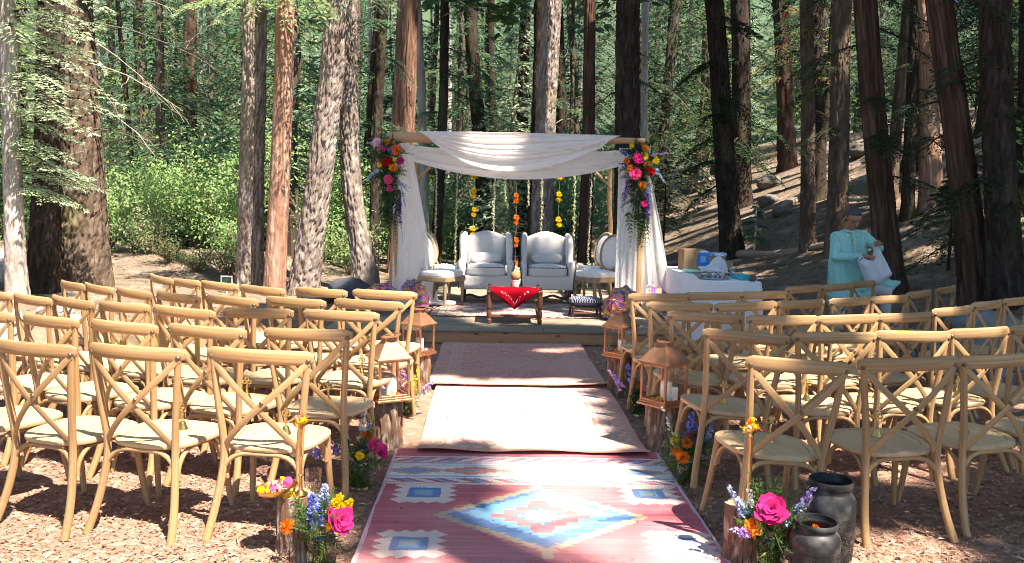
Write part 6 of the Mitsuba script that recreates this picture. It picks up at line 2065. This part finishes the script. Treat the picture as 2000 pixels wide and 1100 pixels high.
# head frame: tilted forward and a little to his left
hc = np.array([4.0, 9.85, 1.405])
Rz = TR(rz=14)[:3, :3]
Rx = TR(rx=34)[:3, :3]
HR = Rz @ Rx


def hp(x, y, z, r):
    p = hc + HR @ np.array([x, y, z])
    return (*p, r)


head_b = [[hp(0, .012, .035, .088), hp(0, -.02, .025, .080)], [hp(0, -.02, .02, .078), hp(0, -.045, -.06, .046)], [hp(-.03, -.045, -.03, .042), hp(.03, -.045, -.03, .042)], [hp(0, -.058, -.085, .030), hp(0, -.05, -.05, .05)],
          [hp(0, -.094, .010, .009), hp(0, -.112, -.028, .014)], [hp(-.012, -.1, -.03, .010), hp(.012, -.1, -.03, .010)], [hp(-.035, -.083, .024, .010), hp(.035, -.083, .024, .010)], [hp(-.018, -.092, -.058, .008), hp(.018, -.092, -.058, .008)],
          [hp(-.088, .012, .005, .012), hp(-.092, .018, -.022, .010), hp(-.090, .02, .018, .010)], [hp(.088, .012, .005, .012), hp(.092, .018, -.022, .010), hp(.090, .02, .018, .010)]]


def hand(wr, d, up, side, curl, grip):
    """a hand: palm, four fingers curled about what they hold, thumb on the side"""
    d, up = unit(d), unit(up)
    s = np.cross(d, up) * side
    b = []
    P = lambda a, q, c: np.asarray(wr) + d * a + s * q + up * c
    b.append([(*P(0, 0, 0), .026), (*P(.035, .022, 0), .017), (*P(.035, -.022, 0), .017), (*P(.085, .028, 0), .014), (*P(.088, -.026, 0), .013)])
    for i, (q, L) in enumerate(((.030, .062), (.011, .070), (-.009, .066), (-.027, .052))):
        base = P(.086, q, 0)
        ang, pts = 0, [base]
        for j, f in enumerate((.45, .32, .25)):
            ang += curl[i] * (.9 if j == 0 else 1.1)
            pts.append(pts[-1] + (d * math.cos(ang) - up * math.sin(ang)) * L * f)
        rad = (.0095, .009, .008, .007)
        for a in range(3):
            b.append([(*pts[a], rad[a]), (*pts[a + 1], rad[a + 1])])
    t0, t1, t2 = P(.022, .030, -.005), P(.055, .052, -.022), P(.080, .040, -.044)
    b.append([(*t0, .014), (*t1, .011)])
    b.append([(*t1, .011), (*t2, .009)])
    return b


shR, elR, wrR = np.array([3.845, 9.93, 1.185]), np.array([3.80, 9.80, .955]), np.array([4.085, 9.665, .975])
shL, elL, wrL = np.array([4.185, 9.95, 1.205]), np.array([4.335, 9.87, 1.06]), np.array([4.235, 9.70, 1.125])
body_b = head_b + [[(4.005, 9.93, 1.22, .062), hp(0, .02, -.05, .056)], [(*shR, .05), (*shL, .05)], [(3.90, 9.96, 1.15, .07), (4.12, 9.97, 1.16, .07)], [(3.91, 9.96, 1.10, .082), (4.11, 9.97, 1.10, .082), (3.93, 9.96, .82, .085), (4.11, 9.96, .82, .085)],
                   [(*shR, .050), (*elR, .040)], [(*elR, .040), (*wrR, .027)], [(*shL, .050), (*elL, .040)], [(*elL, .040), (*wrL, .026)],
                   [(3.95, 9.95, .78, .085), (3.94, 9.93, .42, .058)], [(3.94, 9.93, .42, .058), (3.94, 9.97, fz + .09, .036)], [(3.94, 9.98, fz + .05, .036), (3.93, 9.83, fz + .035, .030)],
                   [(4.12, 9.95, .78, .085), (4.42, 9.80, .60, .060)], [(4.42, 9.80, .60, .060), (4.50, 9.93, fz + .20, .038)], [(4.50, 9.95, fz + .17, .036), (4.52, 9.80, fz + .14, .03)]]
body_b += hand(wrR + [.02, -.005, 0], (.95, -.25, -.12), (.1, .1, 1), 1, (.55, .6, .62, .66), 1)
body_b += hand(wrL + [-.005, -.008, .004], (-.35, -.75, .15), (-.2, .2, 1), -1, (.6, .62, .66, .7), 1)
part(man, 'body', mesh(bones(body_b, .012, 6), True), 'skin')
log_z = fz + .06
for s in (-1, 1):
    part(man, 'eye', mesh(moved(ball(.0085, 8), TR(*(hc + HR @ np.array([s * .034, -.086, .004])), s=(1.3, .8, .5)))), 'black_iron')
    part(man, 'eyebrow', mesh(tube([hp(s * .016, -.096, .026, 0)[:3], hp(s * .034, -.095, .031, 0)[:3], hp(s * .052, -.082, .026, 0)[:3]], .0042, 5)), 'hair')
part(man, 'mouth', mesh(tube([hp(-.022, -.094, -.060, 0)[:3], hp(0, -.100, -.058, 0)[:3], hp(.022, -.094, -.060, 0)[:3]], .0035, 5)), 'lip')
scene['lip'] = principled((.12, .045, .035), .5)
hb = [[hp(0, .020, .043, .090), hp(0, .002, .062, .076)], [hp(-.02, .048, .005, .073), hp(.02, .048, .005, .073)], [hp(-.062, .018, .03, .032), hp(.062, .018, .03, .032)]]
hv, hf = bones(hb, .010, 5)
hv = hv + (meshkit.fbm(hv * 120, 2, 4)[:, None] - .5) * .006
part(man, 'hair', mesh((hv, hf), True), 'hair', label='short greying dark hair')
# kurta: body, sleeves, skirt thrown over the raised knee
kb = [[(*shR, .068), (3.90, 9.95, 1.17, .095), (4.005, 9.93, 1.215, .075)], [(*shL, .066), (4.12, 9.96, 1.18, .095), (4.005, 9.93, 1.215, .075)], [(3.895, 9.95, 1.15, .10), (4.125, 9.96, 1.16, .10), (3.90, 9.94, .85, .118), (4.13, 9.95, .85, .118)],
      [(3.90, 9.94, .86, .118), (4.13, 9.95, .86, .118), (3.905, 9.94, .60, .125), (4.16, 9.93, .62, .120)], [(3.905, 9.94, .62, .120), (4.12, 9.93, .60, .10), (3.90, 9.95, .43, .115), (4.03, 9.94, .42, .10)],
      [(4.10, 9.94, .80, .115), (4.42, 9.80, .635, .080)], [(4.14, 9.93, .66, .10), (4.44, 9.80, .62, .070), (4.60, 9.84, .665, .014), (4.52, 9.86, .60, .02)], [(4.16, 9.93, .60, .09), (4.40, 9.84, .56, .03), (4.10, 9.93, .47, .06)],
      [(*shR, .068), (*elR, .062)], [(*elR, .060), (*(elR * .15 + wrR * .85), .042)], [(*shL, .066), (*elL, .058)], [(*elL, .056), (*(elL * .2 + wrL * .8), .042)]]
kv, kf = bones(kb, .014, 7)
kn = trimesh.Trimesh(kv, kf, process=False).vertex_normals
wr_ = meshkit.fbm(np.stack([kv[:, 0] * 9 + kv[:, 2] * 5, kv[:, 1] * 9, kv[:, 2] * 6 - kv[:, 0] * 4], -1), 3, 6) - .5
fold_ = np.abs(meshkit.fbm(np.stack([kv[:, 0] * 14, kv[:, 1] * 14, kv[:, 2] * 2.5], -1), 2, 9) - .5)
kv = kv + kn * (.020 * wr_ - .012 * np.exp(-(fold_ / .06) ** 2))[:, None]
part(man, 'kurta', mesh((kv, kf), True), 'kurta')
part(man, 'collar', mesh(tube([(4.005 + .066 * math.cos(a), 9.905 + .062 * math.sin(a), 1.268 + .016 * math.sin(a)) for a in np.linspace(0, 2 * PI, 28)], .010, 8, .016, cap=False), 60), 'kurta_trim')
part(man, 'placket', mesh(tube(spline([(4.01, 9.838, 1.245), (4.025, 9.828, 1.15), (4.035, 9.822, 1.02)], 8), .017, 6, .006, up=(0, -1, .1)), 50), 'kurta_trim')
for j in range(4):
    part(man, 'button', mesh(ball(.006, 8, (4.013 + .006 * j, 9.822 - .003 * j, 1.225 - .05 * j))), 'wax')
part(man, 'trousers', mesh(bones([[(3.95, 9.95, .60, .10), (3.94, 9.93, .42, .078)], [(3.94, 9.93, .42, .078), (3.94, 9.97, fz + .12, .056)], [(4.12, 9.95, .70, .10), (4.42, 9.80, .585, .078)], [(4.42, 9.81, .585, .076), (4.50, 9.93, fz + .24, .056)]], .016, 6), True), 'trousers')
for (a, b) in (((3.94, 10.0, fz + .045), (3.93, 9.80, fz + .03)), ((4.50, 9.97, fz + .165), (4.52, 9.77, fz + .14))):
    part(man, 'shoe', mesh(rounded([(*a,), (*b,), (a[0], a[1], a[2] + .02)], [.042, .040, .040]), 50), 'dark_wood')
bz = lambda cx, cy: (3.98 + (cx - 344) * .000873, 1.51 - (cy - 69) * .000873)
ol = np.array([bz(*q) for q in ((600, 505), (625, 560), (700, 680), (770, 800), (832, 905), (820, 935), (740, 985), (640, 1052), (560, 1060), (495, 1045), (455, 950), (410, 850), (365, 765), (385, 735), (430, 705), (470, 720), (530, 730), (570, 690), (592, 580))])
def resample(p, n):
    q = np.vstack([p, p[:1]])
    s = np.concatenate([[0], np.cumsum(np.linalg.norm(np.diff(q, axis=0), axis=1))])
    t = np.linspace(0, s[-1], n, endpoint=False)
    return np.stack([np.interp(t, s, q[:, 0]), np.interp(t, s, q[:, 1])], 1)
bv, bf = curved_panel(resample(ol, 70), lambda z, x: 9.635 + 0 * z, .15)
bv = bv + np.array([0, 1, 0]) * (.035 * (meshkit.fbm(np.stack([bv[:, 0] * 22 + bv[:, 2] * 9, bv[:, 1] * 3, bv[:, 2] * 5], -1), 3, 5) - .5))[:, None]
bag = single('carrier_bag', 'white plastic carrier bag held up by the man in the kurta', 'bag', mesh((bv, bf), 60), 'bag_film')
a_, b_ = bz(372, 760), bz(432, 705)
part(bag, 'handle', mesh(tube(spline([(a_[0], 9.63, a_[1]), (a_[0] + .012, 9.62, a_[1] + .06), (b_[0] - .02, 9.62, b_[1] + .022), (b_[0], 9.63, b_[1])], 12), .010, 6, .003), 50), 'bag_film')
t_ = bz(600, 508)
part(bag, 'handle', mesh(tube([(t_[0], 9.64, t_[1] - .01), (t_[0] + .004, 9.65, t_[1] + .03), (wrL[0] - .03, 9.655, 1.15)], .012, 6, .004), 50), 'bag_film')
# the stone his left foot rests on

# ---------------------------------------------------------------- rocks, logs, shrubs and saplings
def rock(x, y, s, seed, label, col=(.26, .25, .24), zoff=0.0, group=None):
    m = ball(1, 26)
    p = unit(m[0])
    r = 1 + .55 * (meshkit.fbm(p * 1.3 + seed * 3.1, 4, seed) - .5) + .16 * (meshkit.fbm(p * 5 + seed, 3, seed) - .5)
    v = p * r[:, None] * np.asarray(s)
    flat = np.round(v[:, 2] / (s[2] * .5)) * s[2] * .5
    v[:, 2] = v[:, 2] * .8 + flat * .2
    c = np.asarray(col) * (.65 + .7 * meshkit.fbm(p * 7 + seed, 4, 3)[:, None])
    return single('boulder', label, 'rock', mesh((v, m[1], np.clip(c, .01, .9)), True), 'vertex_matte', TR(x, y, float(H(x, y)) + s[2] * .35 + zoff, rz=seed * 47), group)


rock(4.53, 9.88, (.16, .16, .10), 2, 'grey stone under the raised foot of the man', zoff=-.005)
rock(-2.30, 12.6, (.42, .30, .26), 3, 'dark blue-grey boulder behind the front left chairs', (.075, .08, .10))
rock(-2.75, 12.3, (.26, .22, .16), 4, 'small dark boulder left of the blue-grey one', (.09, .085, .09))
rock(-7.75, 13.3, (.55, .4, .32), 5, 'grey boulder at the left edge between the trunks', (.30, .29, .27))
rock(-8.6, 14.6, (.5, .4, .35), 6, 'grey boulder farther back at the left edge', (.24, .23, .22))
for i, (x, y, s) in enumerate(((-5.7, 9.6, .22), (-5.35, 8.9, .16), (-5.62, 10.5, .20), (-5.1, 9.9, .13), (-4.9, 8.2, .14), (-6.2, 9.0, .26))):
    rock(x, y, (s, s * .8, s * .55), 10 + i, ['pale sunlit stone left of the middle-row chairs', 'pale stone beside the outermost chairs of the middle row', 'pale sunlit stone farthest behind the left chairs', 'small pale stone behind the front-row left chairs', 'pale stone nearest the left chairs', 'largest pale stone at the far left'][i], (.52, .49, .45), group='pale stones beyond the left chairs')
for i, (x, y, s) in enumerate(((3.6, 9.3, .18), (3.9, 8.9, .24), (4.2, 7.3, .2), (4.35, 8.3, .30), (4.75, 7.7, .28), (4.9, 8.6, .36), (5.3, 9.2, .40), (5.5, 8.3, .33))):
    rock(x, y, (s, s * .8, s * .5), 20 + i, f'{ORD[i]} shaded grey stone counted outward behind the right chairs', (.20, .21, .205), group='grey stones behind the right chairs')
for i, (x, y, s) in enumerate(((9.8, 17.2, .4), (8.6, 18.5, .3), (6.6, 19.8, .25), (12.5, 21, .6), (7.17, 22.6, .35), (10.5, 24.4, .5), (8.3, 26, .4), (11.3, 29.9, .6))):
    rock(x, y, (s, s * .8, s * .6), 40 + i, f'weathered boulder on the right slope, {ORD[i]} by distance', (.15, .135, .12), group='boulders on the right slope')
single('wooden_crate', 'low reddish timber block on the ground behind the left chairs', 'block', box(-3.03, -2.70, 10.80, 10.98, .0, .13, .008), 'fir_plank')


def fallen(x0, y0, x1, y1, r, seed, label):
    t = np.linspace(0, 1, 24)
    x, y = x0 + (x1 - x0) * t, y0 + (y1 - y0) * t
    z = H(x, y) + r * .6
    P = np.stack([x, y, z + .03 * np.sin(t * 7 + seed)], 1)
    v, f, _, uv = tube(P, r * (1 - .45 * t) * (1 + .15 * np.sin(t * 23 + seed)), 12)
    c = np.array((.34, .27, .22)) * (.6 + .8 * meshkit.fbm(np.stack([uv[:, 0] * 3, uv[:, 1] * 9, 0 * uv[:, 0] + seed], -1), 4, 2)[:, None])
    single('fallen_log', label, 'log', mesh((v, f, c), 60), 'vertex_matte')


fallen(4.6, 18.6, 6.3, 15.0, .09, 1, 'thin fallen log along the edge of the bank behind the table')
fallen(3.2, 33, 10.8, 35, .16, 2, 'long fallen log across the far end of the slope')
fallen(8.2, 17.2, 11.5, 19.5, .14, 3, 'fallen log lying up the slope among the right trunks')
fallen(6.9, 21.0, 9.6, 22.6, .12, 4, 'fallen log lying on the slope above the dark trunk')
fallen(3.6, 20.2, 4.9, 17.2, .07, 5, 'pale thin pole lying on the bank behind the right drape')
single('dead_limb', 'pale curved dead limb leaning between trunks high on the slope', 'branch', mesh(tube(spline([(11.6, 21.6, float(H(11.6, 21.6)) + .1), (11.2, 21.7, float(H(11.6, 21.6)) + 1.2), (10.7, 21.7, float(H(11.6, 21.6)) + 2.6)], 14), np.linspace(.06, .03, 14), 8), 60), 'bag_film')


def shrub(x, y, R, h, seed, col, n, leaf, label, group=None, stems=14):
    """a loose broad-leaved shrub: stems and separate leaves in uneven clumps"""
    r = np.random.default_rng(seed)
    k = thing('shrub', label, 'shrub', group, TR(x, y, float(H(x, y))))
    sm, C = MB(), []
    for i in range(stems):
        a = r.uniform(0, 2 * PI)
        L = h * r.uniform(.55, 1.1)
        d = np.array([math.cos(a) * R / h * r.uniform(.2, 1), math.sin(a) * R / h * r.uniform(.2, 1), 1])
        t = np.linspace(0, 1, 8)[:, None]
        P = d * L * t + np.cumsum(r.normal(0, .03 * h, (8, 3)), 0) * t
        sm.add(tube(P, np.linspace(.012, .004, 8), 4), (.16, .12, .09))
        for j in range(5):
            c = P[r.integers(3, 8)]
            e = c + r.normal(0, .22 * h * .5, 3) + [0, 0, .05 * h]
            sm.add(tube([c, (c + e) / 2 + r.normal(0, .02, 3), e], .004, 3), (.17, .13, .10))
            m = int(n / (stems * 5))
            C.append(e + r.normal(0, .10 * h + .04, (m, 3)) * [1.1, 1.1, .7])
    C = np.vstack(C)
    C[:, 2] = np.abs(C[:, 2])
    m = len(C)
    clump = jitter(col, m, .10, r) * np.exp(.35 * (meshkit.noise(C * 4 + seed)[:, None] - .5))
    part(k, 'stems', mesh(sm.out()), 'vertex_matte')
    part(k, 'leaves', mesh(blades(C, rndir(m, r) + [0, 0, -.2], rndir(m, r) * .6 + [0.2, -.2, 1], leaf * r.uniform(.7, 1.3, m), leaf * .55, np.clip(clump, .005, .9), .12)), 'leaf')


BU = 'bright leafy shrubs behind the left chairs'
for i, (x, y, R, h, lab) in enumerate(((-7.6, 17.6, 1.3, 1.5, 'leftmost bright green shrub beside the thickest trunk'), (-6.5, 18.2, 1.5, 1.9, 'bright green shrub in the middle of the left thicket'), (-5.4, 17.2, 1.3, 2.1, 'tall bright green shrub left of the straight grey fir'), (-6.9, 16.6, .8, .9, 'low pale shrub on the sunny mound'),
                                       (-5.0, 15.9, .7, .7, 'low dark green shrub at the foot of the straight grey fir'), (-3.2, 17.2, 1.2, 2.2, 'sunlit yellow-green shrub between the leaning fir and the curved one'), (-2.9, 15.9, .8, .9, 'low sunlit shrub behind the blue-grey boulder'),
                                       (-9.4, 20.5, 1.6, 2.4, 'pale shrub deep behind the thickest trunk'), (-1.8, 20.5, 1.2, 1.6, 'yellow-green shrub behind the left drape'), (-8.9, 15.8, 1.0, 1.2, 'shrub between the dark leaning trunk and the pale fir'))):
    shrub(x, y, R, h, 70 + i, (.29, .43, .17) if i not in (3, 7) else (.30, .37, .19), 3400 if R > 1 else 1500, .085 if R > 1 else .06, lab)
for i, (x, y, R, h, lab) in enumerate(((-6.1, 15.5, .5, .42, 'dry low shrub on top of the sunny mound'), (-5.4, 14.9, .45, .35, 'little dull shrub on the near side of the sunny mound'), (-7.6, 15.3, .5, .45, 'low dull shrub left of the sunny mound'), (-4.75, 14.6, .4, .4, 'small shrub just left of the sign'), (-8.2, 12.4, .5, .5, 'low shrub at the left edge behind the outermost chairs'))):
    shrub(x, y, R, h, 170 + i, (.17, .20, .09), 900, .045, lab, stems=18)
for i, (x, y, h, lab) in enumerate(((4.2, 21.7, 2.6, 'young dark fir sapling on the bank right of the drape'), (5.25, 17.5, 1.1, 'small fir sapling with sunlit fronds right of the dark slope trunk'), (6.3, 11.9, 1.5, 'dark fir sapling at the right of the leaning brown cedar'), (7.4, 12.6, 2.0, 'dark fir sapling at the foot of the nearly black trunk'), (8.6, 14.5, 1.8, 'fir sapling on the slope at the right edge'), (-9.2, 13.4, 1.5, 'fir sapling behind the pale slim trunk'))):
    r = np.random.default_rng(300 + i)
    k = thing('fir_sapling', lab, 'sapling', None, TR(x, y, float(H(x, y))))
    items = []
    for j in range(22):
        t = (j + r.random()) / 22
        a = r.uniform(0, 2 * PI)
        items.append(bough((0, 0, h * (.22 + .74 * t)), (math.cos(a), math.sin(a), .15), h * .42 * (1.1 - t), .3, r, n=9, leaf=.05 + .012 * h, wide=.36, col=GREEN['fir' if i in (1, 5) else 'dark'], per=4, width=.022))
    sm, lf = boughs_mesh(items)
    part(k, 'trunk', mesh(tube([(0, 0, -.05), (.01, 0, h * .5), (0, .01, h * 1.02)], [.02 * h ** .5, .014 * h ** .5, .003], 6)), 'black_iron' if i not in (1,) else 'wax')
    part(k, 'twigs', mesh(sm), 'vertex_matte')
    part(k, 'needles', mesh(lf), 'leaf')

# small sign by the trunk
k = thing('small_sign', 'small dark framed sign on a stake before the straight grey fir', 'sign', None, TR(-4.33, 13.15, float(H(-4.33, 13.15)), rz=4))
part(k, 'stake', box(-.012, .012, .0, .02, -.05, .16, .002), 'white_seat')
part(k, 'frame', box(-.088, .088, -.013, -.001, .14, .265, .003), 'white_seat')
part(k, 'board', box(-.075, .075, -.0165, -.0135, .153, .252, .001), 'board_green')
scene['board_green'] = principled((.035, .06, .05), .5)

# low growth that closes the view between the far trunks: one shrub as a group, copied
r_ = np.random.default_rng(99)
for gi, (col, h, R) in enumerate((((.25, .39, .15), 1.6, 1.4), ((.19, .33, .19), 2.2, 1.5), ((.32, .42, .22), 1.3, 1.3))):
    C, sm = [], MB()
    for i in range(18):
        a, L = r_.uniform(0, 2 * PI), h * r_.uniform(.5, 1.1)
        P = np.array([math.cos(a) * R * r_.uniform(.15, .8), math.sin(a) * R * r_.uniform(.15, .8), 1 * L]) * np.linspace(0, 1, 6)[:, None] + r_.normal(0, .04, (6, 3)) * np.linspace(0, 1, 6)[:, None]
        sm.add(tube(P, np.linspace(.014, .004, 6), 4, cap=False), (.15, .115, .09))
        for j in range(5):
            C.append(P[r_.integers(2, 6)] + r_.normal(0, .22, 3) + r_.normal(0, .15, (34, 3)))
    C = np.vstack(C)
    C[:, 2] = np.abs(C[:, 2])
    m = len(C)
    lv = blades(C, rndir(m, r_) + [0, 0, -.2], rndir(m, r_) * .7 + [.2, -.3, 1], .13 * r_.uniform(.6, 1.3, m), .075, jitter(col, m, .2, r_), .12)
    scene[f'thicket_group_{gi}'] = {'type': 'shapegroup', 'stems': {**mesh(sm.out()), 'bsdf': {'type': 'ref', 'id': 'vertex_matte'}}, 'leaves': {**mesh(lv), 'bsdf': {'type': 'ref', 'id': 'leaf'}}}
n = 0
while n < 90:
    y = 19 + 38 * r_.random()
    x = r_.uniform(-.62, .09) * y
    if -.10 * y < x < .12 * y and y < 21: continue
    k = numbered('understory_shrub')
    M = TR(x, y, float(H(x, y)) - .05, rz=r_.uniform(0, 360), s=r_.uniform(.4, .95) * (1 + y / 70))
    scene[k] = {'type': 'instance', 'g': {'type': 'ref', 'id': f'thicket_group_{r_.integers(3)}'}, 'to_world': mi.ScalarTransform4f(M.tolist())}
    FAR.append((k, 'leafy shrub', x, y))
    n += 1


name_far()
